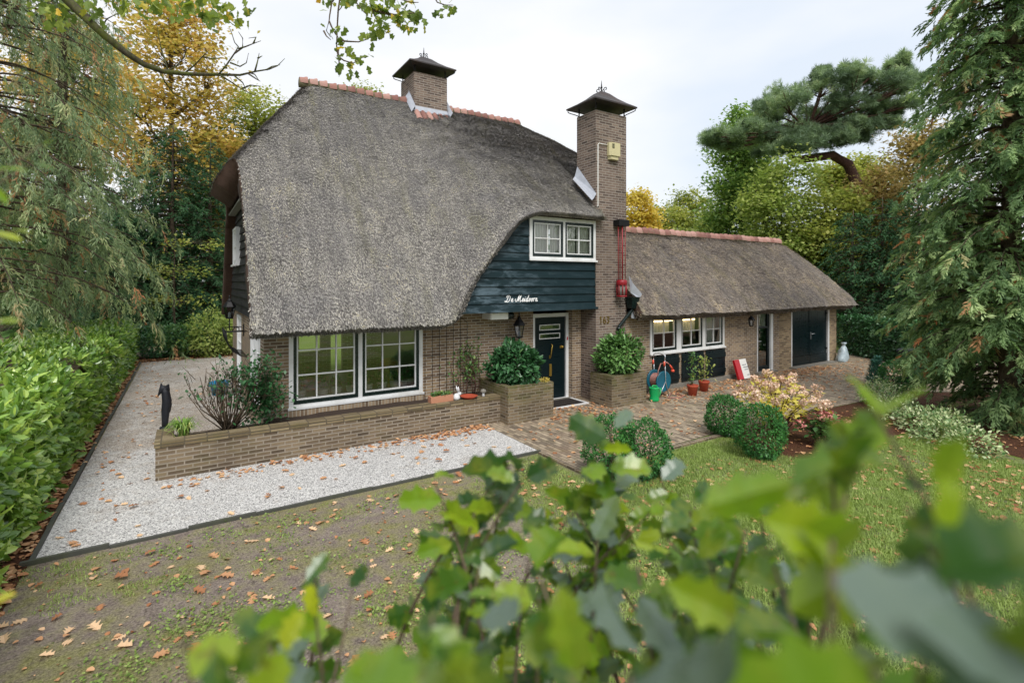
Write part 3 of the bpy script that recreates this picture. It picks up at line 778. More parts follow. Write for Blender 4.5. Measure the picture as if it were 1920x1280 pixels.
def thatch_mesh(name, fn, ns, nt, mats, parent, thick, nstraw, seed, slen, swid, taper=False, eavemore=0.16):
    """outer skin, cut edge and underside, plus thousands of short reed ends laid down the slope: one mesh"""
    S, T = np.meshgrid(np.linspace(0,1,ns), np.linspace(0,1,nt), indexing='ij')
    P = fn(S, T)
    eps = 1e-3
    du = fn(np.clip(S+eps,0,1),T)-fn(np.clip(S-eps,0,1),T); dv = fn(S,np.clip(T+eps,0,1))-fn(S,np.clip(T-eps,0,1))
    N = np.cross(du, dv); N /= np.linalg.norm(N,axis=-1,keepdims=True); N[N[...,2]<0] *= -1
    lift = np.clip((P[...,0]-4.6)/1.6, 0, 1) if taper else np.zeros_like(T)
    th = thick*(1-lift*0.72*np.clip(1-T/0.09,0,1))*(1+(0.75*np.clip((1.6-P[...,0])/0.8,0,1)*(np.abs(P[...,1]-RY)<2.4) if taper else 0))
    U = P - N*th[...,None]
    V = np.concatenate([P.reshape(-1,3), U.reshape(-1,3)]); o = ns*nt
    F = []; MI = []
    idx = lambda i,j: i*nt+j
    for i in range(ns-1):
        for j in range(nt-1):
            F.append((idx(i,j), idx(i+1,j), idx(i+1,j+1), idx(i,j+1))); MI.append(0)
            F.append((o+idx(i,j), o+idx(i,j+1), o+idx(i+1,j+1), o+idx(i+1,j))); MI.append(1)
    for i in range(ns-1):
        F.append((idx(i+1,0), idx(i,0), o+idx(i,0), o+idx(i+1,0))); MI.append(0)
        F.append((idx(i,nt-1), idx(i+1,nt-1), o+idx(i+1,nt-1), o+idx(i,nt-1))); MI.append(0)
    for j in range(nt-1):
        F.append((idx(0,j), idx(0,j+1), o+idx(0,j+1), o+idx(0,j))); MI.append(1)
        F.append((idx(ns-1,j+1), idx(ns-1,j), o+idx(ns-1,j), o+idx(ns-1,j+1))); MI.append(0)
    # reed ends
    rng = np.random.default_rng(seed)
    nm = int(nstraw*1.0)
    s = rng.random(nm); t = rng.random(nm)*0.56
    k = int(nm*eavemore); t[:k] = np.abs(rng.normal(size=k))*0.012
    p = fn(s,t); a = fn(np.clip(s+eps,0,1),t)-fn(np.clip(s-eps,0,1),t); b = fn(s,np.clip(t-eps,0,1))-fn(s,np.clip(t+eps,0,1))
    n = np.cross(a, -b); n /= np.linalg.norm(n,axis=1,keepdims=True); n[n[:,2]<0] *= -1
    b /= np.linalg.norm(b,axis=1,keepdims=True); a /= np.linalg.norm(a,axis=1,keepdims=True)
    d = b*(0.75+0.3*rng.random((nm,1))) + a*rng.normal(size=(nm,1))*0.30 + n*(0.22+0.25*rng.random((nm,1)))
    d /= np.linalg.norm(d,axis=1,keepdims=True)
    w = np.cross(d, n); w /= np.linalg.norm(w,axis=1,keepdims=True)
    L = slen*(0.5+rng.random(nm))[:,None]; L[:k] *= 0.6; wd = swid*(0.6+0.9*rng.random(nm))[:,None]
    # the cut edge of the eave is a brush of ends too
    back = np.zeros((nm,1)); back[:k] = rng.random((k,1))
    lf = np.clip((p[:,0]-4.6)/1.6,0,1)[:,None] if taper else 0.0
    p = p - n*back*thick*(0.95-0.70*lf)
    p0 = p - n*0.012; p1 = p0 + d*L
    Q = np.stack([p0-w*wd*0.5, p0+w*wd*0.5, p1+w*wd*0.4, p1-w*wd*0.4], 1)
    nv = len(V); V = np.concatenate([V, Q.reshape(-1,3)])
    nq = len(F)+nm
    loops = np.concatenate([np.array(F,np.int32).ravel(), np.arange(nv, nv+4*nm, dtype=np.int32)])
    me = bpy.data.meshes.new(name)
    off = np.array(wloc(parent))
    me.vertices.add(len(V)); me.loops.add(len(loops)); me.polygons.add(nq)
    me.vertices.foreach_set("co", (V-off).astype(np.float32).ravel())
    me.loops.foreach_set("vertex_index", loops)
    me.polygons.foreach_set("loop_start", np.arange(0, 4*nq, 4, dtype=np.int32))
    for m in mats: me.materials.append(m)
    me.polygons.foreach_set("material_index", np.array(MI+[2]*nm, np.int32))
    cl = vnoise(p[:,0]*6, p[:,1]*6, 5)
    rn = np.clip(0.75*rng.random(nm)+0.25*cl, 0, 1)
    at = me.attributes.new("rnd", 'FLOAT', 'FACE'); at.data.foreach_set("value", np.concatenate([np.zeros(len(F)), rn]).astype(np.float32))
    me.update(calc_edges=True)
    me.polygons.foreach_set("use_smooth", np.array([True]*len(F)+[False]*nm))
    return link_mesh(name, me, parent)

def ridge_tiles(name, p0, p1, parent, step=0.30, r=0.14, flip=False, sag=0.0):
    mb = MB(); p0, p1 = Vector(p0), Vector(p1); L = (p1-p0).length; n = int(L/step); ax = (p1-p0).normalized()
    side = Vector((-ax.y, ax.x, 0)); rr = []
    rng = random.Random(5)
    for i in range(n):
        a = p0 + ax*(i*L/n); b = p0 + ax*((i+0.80)*L/n)
        jz = rng.uniform(-0.012,0.012)
        rings = [(a, r*0.86), (a+(b-a)*0.55, r*0.95), (a+(b-a)*0.82, r*1.12), (b, r*1.1)]
        if flip: rings = [(b, r*0.86), (a+(b-a)*0.45, r*0.95), (a+(b-a)*0.18, r*1.12), (a, r*1.1)]
        v = []; m = 9
        for (c, ra) in rings:
            for k in range(m):
                an = math.pi*k/(m-1)*1.16 - math.pi*0.08
                v.append(c + side*math.cos(an)*ra + Vector((0,0,math.sin(an)*ra*1.05+jz)))
        f = []
        for q in range(len(rings)-1):
            for k in range(m-1):
                f.append((q*m+k, q*m+k+1, (q+1)*m+k+1, (q+1)*m+k))
        mb.add(v, f, 0, True); rr += [rng.random()]*len(f)
    bed = MB(); bed.tube([p0+Vector((0,0,-0.01)), p1+Vector((0,0,-0.01))], r*0.86, 12); 
    o = mb.build(name, MT['ridge'], parent); bed.build('mortar_bed', MT['mortar'], o)
    at = o.data.attributes.new("rnd", 'FLOAT', 'FACE'); at.data.foreach_set("value", np.array(rr, np.float32))
    return o

# ------------------------------------------------------------------ windows, doors
def tf_front(p): return p
def window(parent, u0, u1, z0, z1, y, sashes, cols, rows, fw=0.075, side=None, sash_w=0.055, glass='glass', sash_mat='green_paint', sash_top=None):
    """white frame (part) > dark sash, white glazing bars, pane (sub-parts).  side=x plane: window in a wall facing -X"""
    tf = None
    if side is not None: tf = lambda p: (side + (p[1]-0.0), p[0], p[2])
    yy = 0.0 if side is not None else y
    fr = MB(tf); d0, d1 = yy-0.035, yy+0.09
    fr.box(u0,u1,d0,d1,z0,z0+fw); fr.box(u0,u1,d0,d1,z1-fw,z1)
    edges = [u0] + [x for s in sashes for x in s] + [u1]
    for i in range(0, len(edges), 2):
        fr.box(edges[i], edges[i+1], d0+0.003, d1-0.003, z0+fw, z1-fw)
    fr.box(u0-0.02,u1+0.02,d0-0.04,d0-0.002,z0-0.012,z0+0.03)
    f = fr.build("window", MT['white'], parent)
    a, b = z0+fw, z1-fw
    for (x0,x1) in sashes:
        s = MB(tf); w = sash_w; e0, e1 = yy-0.018, yy+0.05
        s.box(x0,x1,e0,e1,a,a+w*1.25); s.box(x0,x1,e0,e1,b-w,b); s.box(x0,x0+w,e0+0.002,e1-0.002,a+w*1.25,b-w); s.box(x1-w,x1,e0+0.002,e1-0.002,a+w*1.25,b-w)
        s.build("sash", MT[sash_mat], f)
        g = MB(tf); i0, i1, j0, j1 = x0+w, x1-w, a+w*1.25, b-w; bw = 0.024
        g.box(i0,i1,yy-0.006,yy+0.045,j0,j0+0.028); g.box(i0,i1,yy-0.006,yy+0.045,j1-0.028,j1)
        g.box(i0,i0+0.028,yy-0.004,yy+0.043,j0+0.028,j1-0.028); g.box(i1-0.028,i1,yy-0.004,yy+0.043,j0+0.028,j1-0.028)
        for c in range(1,cols):
            xc = i0+(i1-i0)*c/cols; g.box(xc-bw/2,xc+bw/2,yy-0.004,yy+0.043,j0+0.028,j1-0.028)
        for r in range(1,rows):
            zc = j0+(j1-j0)*r/rows; g.box(i0+0.028,i1-0.028,yy-0.009,yy+0.047,zc-bw/2,zc+bw/2)
        g.build("glazing_bars", MT['white'], f)
        p = MB(tf); p.quad((i0,yy+0.02,j0),(i1,yy+0.02,j0),(i1,yy+0.02,j1),(i0,yy+0.02,j1))
        p.build("pane", MT[glass], f)
    return f
def curtain(mb, u0, u1, z0, z1, y, folds=8, amp=0.03):
    n = folds*8; v = []
    for i in range(n+1):
        x = u0+(u1-u0)*i/n; yo = y + amp*math.sin(i/n*folds*2*math.pi) + 0.4*amp*math.sin(i*1.7)
        v += [(x,yo,z0),(x,yo*1.0,z1)]
    mb.add(v, [(2*i,2*i+2,2*i+3,2*i+1) for i in range(n)], 0, True)

# ------------------------------------------------------------------ the cottage
COT = thing("cottage", "tall thatched brick cottage with dark green boards and two chimneys", "house", (6.0,13.7,0))
wl_ = MB()
wall_grid(wl_, 1.21, 8.66, 0, 2.42, 10.3, 10.5, [(1.66,4.29,0.63,2.3),(7.2,8.36,-1,2.28)])
wall_grid(wl_, 10.5, 17.1, 0, 2.42, 1.21, 1.41, [(10.75,12.5,0.65,2.05),(14.6,15.9,0.0,2.15)], swap=True)
wall_grid(wl_, 1.21, 10.9, 0, 2.42, 17.1, 17.3, [(3.02,3.68,0.78,2.1),(3.98,4.36,0.12,2.1),(4.75,4.95,0.9,2.1)])
wl_.box(10.7,10.9,10.5,17.1,0,2.42)
wl_.box(1.22,10.89,10.31,17.29,2.422,2.46)
wl_.box(8.37,8.66,10.22,10.298,0,2.3)
wl_.build("wall", MT['brick'], COT)
so = MB()     # soldier course under the big window
so.box(1.62,4.33,10.27,10.302,0.40,0.60); so.build("soldier_course", M_brick("soldier_brick", '#5c4b3e','#86725c','#a8947a','#a89f90', soldier=True, row=0.068, wid=0.3), COT)
thatch_mesh("thatch_roof", main_roof, 150, 130, [MT['thatch'], MT['thatch_under'], MT['straw']], COT, 0.30, 330000, 11, 0.070, 0.012, True)
ridge_tiles("ridge_tiles", (2.42,RY,RZ-0.02), (9.02,RY,RZ-0.0), COT, 0.235)
# interior shell of the living room, seen through the big window
rm = MB()
rm.box(1.42,5.6,10.51,17.09,0.02,0.06)
rm.build("room_floor", MT['roomfloor'], COT)
rm = MB(); rm.box(5.62,5.72,10.51,17.09,0.06,2.41); rm.box(1.42,5.6,10.51,17.09,2.38,2.41); rm.box(1.42,1.44,12.6,14.5,0.06,2.3)
rm.build("room_wall", MT['room'], COT)
window(COT, 1.64, 4.31, 0.61, 2.30, 10.33, [(1.72,2.935),(3.015,4.23)], 3, 3, 0.075, glass='glass_big', sash_w=0.06)
# side windows and side door in the left gable wall
window(COT, 10.75, 12.5, 0.65, 2.05, 0, [(10.82,11.6),(11.66,12.43)], 2, 3, 0.07, side=1.24, sash_mat='white')
window(COT, 14.6, 15.9, 0.05, 2.12, 0, [(14.67,15.83)], 2, 3, 0.07, side=1.24, sash_mat='white')
# gable weatherboards under the half hip
gb = MB()
def gable_y(z): return 9.98 + (z-1.95)/1.39
zr_ = 2.25
while zr_ < 5.0:
    y0_ = gable_y(zr_)+0.05; y1_ = 2*RY-y0_
    if y1_-y0_ < 0.3: break
    gb.add([(1.13,y0_,zr_),(1.13,y1_,zr_),(1.165,y1_,zr_+0.2),(1.165,y0_,zr_+0.2),(1.20,y0_,zr_),(1.20,y1_,zr_),(1.20,y1_,zr_+0.2),(1.20,y0_,zr_+0.2)],
           [(1,0,3,2),(0,1,5,4),(4,5,6,7),(2,3,7,6),(0,4,7,3),(1,2,6,5)])
    zr_ += 0.19
gb.build("gable_boards", MT['gable_boards'], COT)
window(COT, 14.2, 15.2, 3.4, 4.35, 0, [(14.27,15.13)], 2, 2, 0.06, side=1.09, sash_mat='white')
sf = MB(); sf.box(0.98,1.2,11.75,15.6,4.74,4.77); sf.build("hip_soffit", MT['soffit'], COT)

# dark green weatherboards over the entrance
def board_x(z):
    return float(np.interp(z, [2.2,2.33,2.95,3.47,3.95,4.3,4.6], [4.72,4.78,5.05,5.5,5.9,6.25,6.7]))
bd = MB(); z = 2.32; hh = 0.192; rngb = random.Random(3)
YBD = 9.74
k = 0
while z < 4.5:
    z1 = min(z+hh+0.02, 4.55); xa0, xa1 = board_x(z), board_x(min(z1,4.6))
    xr = 8.74 if z < 3.42 else 6.68
    lo, up = YBD-0.045, YBD-0.008
    if k == 0: lo -= 0.03
    x_end0, x_end1 = (xr+0.02-0.006*k if xr > 8 else xr), (xr if xr > 8 else xr)
    bd.add([(xa0,lo,z),(x_end0,lo,z),(x_end1,up,z1),(xa1,up,z1),(xa0,lo+0.035,z),(x_end0,lo+0.035,z),(x_end1,YBD+0.03,z1),(xa1,YBD+0.03,z1)],
           [(0,1,2,3),(4,7,6,5),(0,4,5,1),(3,2,6,7),(0,3,7,4),(1,5,6,2)])
    z += hh; k += 1
WB = bd.build("weatherboards", MT['boards'], COT)
bk = MB(); bk.add([(4.85,9.80,2.33),(8.67,9.80,2.33),(8.67,9.80,3.52),(5.6,9.80,3.52)], [(0,1,2,3)]); bk.add([(5.6,9.80,3.521),(6.70,9.80,3.521),(6.70,9.80,4.56),(6.5,9.80,4.4)], [(0,1,2,3)]); bk.box(4.75,8.67,9.81,10.3,2.34,2.37)
bk.build("board_backing", MT['gable_boards'], COT)
window(COT, 6.68, 8.70, 3.50, 4.52, 9.72, [(6.76,7.66),(7.72,8.62)], 2, 2, 0.085, sash_w=0.06)
cu = MB(); curtain(cu, 6.76, 7.32, 3.55, 4.5, 9.83, 7, 0.022); curtain(cu, 7.36, 7.70, 3.55, 4.5, 9.83, 5, 0.022); curtain(cu, 7.72, 8.13, 3.55, 4.5, 9.83, 5, 0.022); curtain(cu, 8.18, 8.66, 3.55, 4.5, 9.83, 6, 0.022)
cu.build("net_curtain", MT['curtain'], COT)

# house name in raised white script on the boards
def catmull(pts, n=7):
    P = [np.array(p,float) for p in pts]; P = [2*P[0]-P[1]] + P + [2*P[-1]-P[-2]]; o = []
    for i in range(1, len(P)-2):
        for k in range(n):
            t = k/n; a,b,c,d = P[i-1],P[i],P[i+1],P[i+2]
            o.append(0.5*((2*b)+(-a+c)*t+(2*a-5*b+4*c-d)*t*t+(-a+3*b-3*c+d)*t**3))
    o.append(P[-2]); return o
GL = {
 'D': (1.55, [[(0.62,1.8),(0.5,1.0),(0.30,0.25),(0.05,0.02),(-0.25,0.08),(-0.2,0.28),(0.1,0.2),(0.55,0.0),(1.05,0.2),(1.35,0.8),(1.25,1.5),(0.8,1.95),(0.25,1.85),(0.05,1.5),(0.2,1.3)]]),
 'e': (0.72, [[(-0.05,0.25),(0.25,0.4),(0.5,0.7),(0.42,0.98),(0.2,0.9),(0.1,0.4),(0.28,0.04),(0.55,0.12),(0.75,0.35)]]),
 'M': (1.72, [[(-0.25,0.9),(-0.4,0.5),(-0.2,0.1),(0.15,0.1),(0.45,0.8),(0.75,1.9),(0.78,1.9),(0.72,0.9),(0.7,0.08)],[(0.7,0.1),(1.0,0.9),(1.42,1.9),(1.46,1.88),(1.36,0.9),(1.42,0.12),(1.6,0.02),(1.9,0.3)]]),
 'i': (0.48, [[(-0.1,0.3),(0.15,0.95),(0.1,0.3),(0.2,0.03),(0.45,0.3)],[(0.22,1.35),(0.27,1.42)]]),
 'd': (0.82, [[(0.5,0.85),(0.3,0.98),(0.08,0.7),(0.05,0.25),(0.2,0.02),(0.42,0.3),(0.62,1.1),(0.75,1.95)],[(0.75,1.95),(0.52,0.7),(0.55,0.1),(0.68,0.03),(0.85,0.28)]]),
 'o': (0.72, [[(0.35,0.98),(0.12,0.75),(0.08,0.25),(0.25,0.02),(0.48,0.25),(0.5,0.75),(0.35,0.98),(0.45,0.8),(0.75,0.85)]]),
 'r': (0.62, [[(-0.05,0.75),(0.1,1.0),(0.1,0.6),(0.02,0.0)],[(0.06,0.4),(0.25,0.9),(0.45,0.98),(0.5,0.85)]]),
 'n': (0.80, [[(0.0,0.8),(0.12,0.98),(0.12,0.6),(0.05,0.0)],[(0.07,0.4),(0.3,0.92),(0.48,0.9),(0.48,0.4),(0.52,0.05),(0.68,0.05),(0.85,0.3)]]),
}
lt = MB()
x = 6.03; sz = 0.0735; zb0 = 2.545; ylet = YBD-0.043
for ch in "De Meidoorn":
    if ch == ' ': x += sz*0.95; continue
    w, strokes = GL[ch]
    for st in strokes:
        c = catmull(st, 6)
        pts = [(x + sz*(q[0]*1.02+0.34*q[1]), ylet + (sz*q[1])*0.17, zb0 + sz*q[1]*1.02) for q in c]
        lt.ribbon(pts, 0.0135, -0.004, 0.006, (0,-1,0.17))
    x += sz*w*1.24
lt.build("house_name", M_simple("white_lettering", '#f0f0f0', 0.5, var=0.02), WB)

# front door
DR = MB()
DR.box(7.22,7.30,10.36,10.46,0.0,2.2); DR.box(8.28,8.36,10.36,10.46,0.0,2.2); DR.box(7.302,8.278,10.363,10.457,2.11,2.2); DR.box(7.2,8.38,10.29,10.46,0.0,0.035)
df = DR.build("door_frame", MT['white'], COT)
d = MB(); d.box(7.31,8.27,10.40,10.45,0.04,2.10)
d.box(7.40,8.18,10.388,10.399,0.20,0.34)
fd = d.build("front_door", MT['door_paint'], COT)
for (a,b) in ((1.78,1.92),(1.56,1.70)):
    s = MB(); s.box(7.45,8.10,10.378,10.398,a,a+0.02); s.box(7.45,8.10,10.378,10.398,b-0.02,b); s.box(7.45,7.47,10.379,10.398,a+0.02,b-0.02); s.box(8.08,8.10,10.379,10.398,a+0.02,b-0.02)
    s.build("door_light_frame", MT['white'], fd)
    s = MB(); s.quad((7.47,10.392,a+0.02),(8.08,10.392,a+0.02),(8.08,10.392,b-0.02),(7.47,10.392,b-0.02)); s.build("door_light", MT['glass_big'], fd)
s = MB(); s.tube([(7.78,10.35,1.10),(7.78,10.33,1.2),(7.80,10.33,1.33),(7.83,10.34,1.39),(7.80,10.36,1.43)], [0.012,0.014,0.014,0.012,0.008], 8); s.box(7.76,7.80,10.375,10.398,1.06,1.14)
s.build("door_knocker", MT['brass'], fd)
s = MB(); s.bevbox(7.76,7.83,10.37,10.398,0.62,0.92,0.006); s.build("mail_slot", MT['brass'], fd)
s = MB(); s.lathe([(0.001,0),(0.03,0.008),(0.034,0.03),(0.02,0.045),(0.001,0.05)], (0,0,0), 12)
s.v = [(8.17+p[0], 10.395-p[2], 1.33+p[1]) for p in s.v]; s.box(8.10,8.19,10.385,10.398,1.30,1.36); s.build("door_knob", MT['brass'], fd)
s = MB(); s.box(8.30,8.33,10.345,10.358,1.50,1.58); s.build("door_bell", MT['red_paint'], df)

# chimneys
def cap_chimney(nm, x0,x1,y0,y1,z0,z1, ov, lead=None):
    c = MB(); c.box(x0,x1,y0,y1,z0,z1)
    st = c.build("chimney", MT['chimney'], COT)
    cx, cy = (x0+x1)/2, (y0+y1)/2; hx, hy = (x1-x0)/2, (y1-y0)/2
    for (sx,sy) in ((-1,-1),(1,-1),(1,1),(-1,1)):
        c = MB()
        px, py = cx+sx*(hx-0.04), cy+sy*(hy-0.04)
        pts = []
        for q in range(12):
            a = q/11*4.2
            pts.append((px+sx*(0.11-0.10*math.cos(a)+0.0), py+sy*(0.11-0.10*math.cos(a)), z1+0.01+0.21*q/11))
        c.tube(pts, 0.013, 5)
        c.tube([(px,py,z1-0.02),(px,py,z1+0.25)], 0.018, 5)
        c.build("cap_bracket", MT['iron'], st)
    c = MB(); zc = z1+0.2; ox, oy = hx+ov, hy+ov
    rings = [(1.0,0.0),(1.0,0.035),(0.70,0.15),(0.45,0.27),(0.24,0.40),(0.10,0.46)]
    v = []
    for (f,zz) in rings:
        for (sx,sy) in ((-1,-1),(1,-1),(1,1),(-1,1)): v.append((cx+sx*ox*f, cy+sy*oy*f, zc+zz))
    f = [(3,2,1,0)]
    for i in range(len(rings)-1):
        for k in range(4): f.append((4*i+k, 4*i+(k+1)%4, 4*i+4+(k+1)%4, 4*i+4+k))
    f.append(tuple(range(4*len(rings)-4, 4*len(rings)))); c.add(v, f)
    c.build("chimney_cap", MT['zinc_dark'], st)
    c = MB(); zt = zc+0.46
    c.tube([(cx,cy,zt-0.03),(cx,cy,zt+0.16),(cx,cy,zt+0.30)], [0.02,0.016,0.004], 6)
    c.lathe([(0.001,-0.035),(0.035,0),(0.001,0.035)], (cx,cy,zt+0.12), 8)
    for an in (0.3,1.87,3.44,5.0):
        pts = []
        for q in range(11):
            th = q/10*5.0; rr = 0.055*(1-q/14)
            pts.append((cx+math.cos(an)*(0.12+rr*math.cos(th+math.pi)*1.0), cy+math.sin(an)*(0.12+rr*math.cos(th+math.pi)), zt+0.05+rr*math.sin(th)))
        c.tube(pts, 0.011, 5)
    c.build("finial", MT['iron'], st)
    return st
ch1 = cap_chimney("ridge", 5.33,6.33,13.35,14.35,6.9,8.80,0.20)
c = MB()
c.add([(5.24,13.28,7.70),(6.42,13.28,7.70),(6.40,13.345,7.86),(5.27,13.345,7.86)],[(0,1,2,3)])
for (xa,xb) in ((5.20,5.328),(6.332,6.46)):
    c.add([(xa,13.20,7.62),(xb,13.24,7.82),(xb,13.72,8.36),(xa,13.72,8.16)],[(0,1,2,3)])
c.add([(5.327,13.26,7.5),(5.327,13.26,7.86),(5.327,13.75,8.42),(5.327,13.75,8.05)],[(0,1,2,3)])
c.add([(6.333,13.26,7.5),(6.333,13.26,7.86),(6.333,13.75,8.42),(6.333,13.75,8.05)],[(3,2,1,0)])
c.build("lead_flashing", MT['lead'], ch1)
ap = MB(); rr = []
for i in range(6):
    xa = 5.30+i*0.178; v = []
    for (yy_,zz_,sc_) in ((13.345,7.72,0.9),(13.22,7.58,1.0),(13.06,7.38,1.08)):
        for k in range(7):
            an = math.pi*k/6; v.append((xa+0.09-0.092*sc_*math.cos(an), yy_-0.02*math.sin(an), zz_+0.065*sc_*math.sin(an)))
    f = [(q*7+k, (q+1)*7+k, (q+1)*7+k+1, q*7+k+1) for q in range(2) for k in range(6)]
    ap.add(v, f, 0, True); rr += [random.Random(i).random()]*len(f)
o = ap.build("apron_tiles", MT['ridge'], ch1); at = o.data.attributes.new("rnd",'FLOAT','FACE'); at.data.foreach_set("value", np.array(rr,np.float32))
ch2 = cap_chimney("front", 8.69,9.74,9.68,10.42,0.0,7.31,0.20)
c = MB()
c.add([(8.60,10.40,5.75),(8.60,9.66,5.08),(8.685,9.66,5.20),(8.685,10.40,6.02)],[(0,1,2,3)])
c.add([(8.50,10.36,5.66),(8.52,9.64,5.02),(8.60,9.66,5.08),(8.60,10.40,5.75)],[(0,1,2,3)])
c.build("lead_flashing", MT['lead'], ch2)
c = MB(); c.tube([(9.06,9.655,6.47),(8.77,9.655,6.47),(8.735,9.655,6.44),(8.735,9.655,4.90),(8.70,9.655,4.88)], 0.011, 6); c.build("cable_conduit", MT['white_plastic'], ch2)
# house number in raised brass figures
nb = MB(); NUM = {'1':[[(0.1,0.8),(0.3,1),(0.3,0)]], '6':[[(0.55,0.95),(0.3,0.9),(0.1,0.4),(0.2,0.05),(0.5,0.05),(0.55,0.4),(0.3,0.52),(0.12,0.35)]], '3':[[(0.1,0.9),(0.35,1),(0.55,0.8),(0.3,0.55),(0.58,0.35),(0.4,0.02),(0.08,0.1)]]}
x = 8.80
for chh in "163":
    for st in NUM[chh]:
        nb.ribbon([(x+0.155*q[0], 9.68, 1.945+0.165*q[1]) for q in catmull(st,5)], 0.024, 0.0, 0.015, (0,-1,0))
    x += 0.118
nb.build("house_number", MT['brass_old'], ch2)

# ------------------------------------------------------------------ the garage wing
GAR = thing("garage_wing", "long low thatched brick wing with green double garage doors", "garage", (15.4,12,0))
w = MB()
wall_grid(w, 9.745, 17.0, 0, 2.2, 9.75, 9.95, [(10.72,13.95,1.02,2.12),(15.70,16.64,-1,2.12)])
w.build("wall", MT['brick'], GAR)
w = MB()
wall_grid(w, 17.001, 20.86, 0, 2.2, 9.75, 9.95, [(17.78,20.28,-1,2.25)])
w.box(20.66,20.86,9.951,14.1,0,2.2); w.box(9.95,20.86,14.101,14.3,0,2.2)
w.add([(20.80,9.9,2.2),(20.80,14.1,2.2),(20.80,11.95,4.2)],[(0,1,2)])
w.build("gable_wall", MT['brick_light'], GAR)
thatch_mesh("thatch_roof", barn_roof, 150, 90, [MT['thatch_warm'], MT['thatch_under'], MT['straw_warm']], GAR, 0.27, 230000, 12, 0.075, 0.0135)
ridge_tiles("ridge_tiles", (9.9,BR_Y,BR_Z), (20.72,BR_Y,BR_Z), GAR, 0.27, 0.15)
window(GAR, 10.70, 13.97, 1.0, 2.14, 9.76, [(10.78,11.78),(11.98,12.92),(13.06,13.89)], 2, 2, 0.075, sash_w=0.055)
iw = MB(); iw.box(9.95,17.2,13.2,13.3,0,2.3); iw.box(14.6,14.7,9.96,13.2,0,2.3); iw.box(9.96,14.6,9.96,13.2,2.26,2.3); iw.build("room_wall", MT['room'], GAR)
iw = MB(); iw.box(9.96,20.65,9.96,14.09,0.0,0.03); iw.build("room_floor", MT['roomfloor'], GAR)
iw = MB(); iw.box(10.2,14.4,12.4,13.15,0.03,0.9); iw.box(10.3,14.3,12.85,13.15,1.3,1.9); iw.build("kitchen_units", MT['roomfloor'], GAR)
cu = MB(); curtain(cu,10.8,11.76,1.52,2.1,10.0,6,0.02); curtain(cu,12.0,12.9,1.52,2.1,10.0,6,0.02); curtain(cu,13.1,13.88,1.1,2.1,10.0,5,0.02)
cu.build("net_curtain", MT['curtain'], GAR)
tb = MB(); tb.tube([(10.85,9.955,1.88),(12.85,9.955,1.88)], 0.014, 6); tb.build("lit_tube", MT['warm_light'], GAR)
def shutter(x0,x1,z0,z1):
    s = MB(); n = 6; wdt = (x1-x0)/n
    for i in range(n): s.box(x0+i*wdt+0.004, x0+(i+1)*wdt-0.004, 9.715, 9.735, z0, z1)
    s.box(x0,x1,9.69,9.714,z0+0.10,z0+0.24); s.box(x0,x1,9.69,9.714,z1-0.24,z1-0.10)
    sh = s.build("shutter", MT['door_paint'], GAR)
    for f in (0.22,0.78):
        h = MB(); h.box(x0+(x1-x0)*f-0.05,x0+(x1-x0)*f+0.05,9.688,9.75,z1+0.001,z1+0.045)
        h.build("shutter_hinge", MT['iron'], sh)
shutter(10.78,11.86,0.14,0.95); shutter(11.98,12.96,0.14,0.95); shutter(13.06,13.98,0.14,0.95)
pl = MB(); pl.box(10.5,14.6,9.66,9.749,0.0,0.11); pl.build("plinth", MT['concrete'], GAR)
# side door with a lace half curtain
s = MB(); s.box(15.70,15.75,9.74,9.9,0.06,2.12); s.box(16.48,16.62,9.74,9.9,0.06,2.12); s.box(15.752,16.478,9.743,9.9,2.04,2.12)
s.build("door_frame", MT['white'], GAR)
s = MB(); s.box(15.6,16.7,9.62,9.9,0.0,0.05); s.build("door_step", MT['concrete'], GAR)
s = MB(); s.box(15.76,15.86,9.79,9.84,0.08,2.03); s.box(16.37,16.47,9.79,9.84,0.08,2.03); s.box(15.862,16.368,9.792,9.838,0.08,0.22); s.box(15.862,16.368,9.792,9.838,1.93,2.03); s.box(15.862,16.368,9.792,9.838,1.46,1.52)
sdoor = s.build("side_door", MT['door_paint'], GAR)
s = MB(); s.quad((15.86,9.82,0.2),(16.37,9.82,0.2),(16.37,9.82,1.48),(15.86,9.82,1.48)); s.quad((15.86,9.82,1.5),(16.37,9.82,1.5),(16.37,9.82,1.95),(15.86,9.82,1.95)); s.build("door_pane", MT['glass_big'], sdoor)
s = MB(); curtain(s,15.88,16.35,1.52,1.95,9.87,7,0.015); s.build("lace_curtain", MT['curtain'], sdoor)
s = MB(); s.tube([(15.80,9.785,1.05),(15.80,9.74,1.05),(15.93,9.74,1.05)],0.012,6); s.build("door_handle", MT['chrome'], sdoor)
# garage double doors
for (xa,xb,side) in ((17.80,19.01,0),(19.03,20.22,1)):
    s = MB(); n = 9; wd = (xb-xa)/n
    for i in range(n): s.box(xa+i*wd+0.003, xa+(i+1)*wd-0.003, 9.79, 9.815, 0.36, 2.2)
    s.box(xa,xb,9.816,9.84,0.06,2.2); s.box(xa,xb,9.775,9.814,0.06,0.355)
    s.box(xb-0.05 if side == 0 else xa, xb if side == 0 else xa+0.05, 9.778, 9.789, 0.37, 2.19)
    gd = s.build("garage_door", MT['door_paint'], GAR)
    if side == 1:
        h = MB(); h.box(19.05,19.09,9.765,9.776,0.92,1.18); h.tube([(19.07,9.765,1.12),(19.07,9.72,1.12),(19.24,9.72,1.12)],0.014,6); h.build("door_handle", MT['chrome'], gd)
    for zz_ in (0.5,1.8):
        h = MB(); h.box(xa-0.02 if side==0 else xb-0.1, xa+0.1 if side==0 else xb+0.03, 9.762,9.774,zz_,zz_+0.06)
        h.build("door_hinge", MT['iron'], gd)
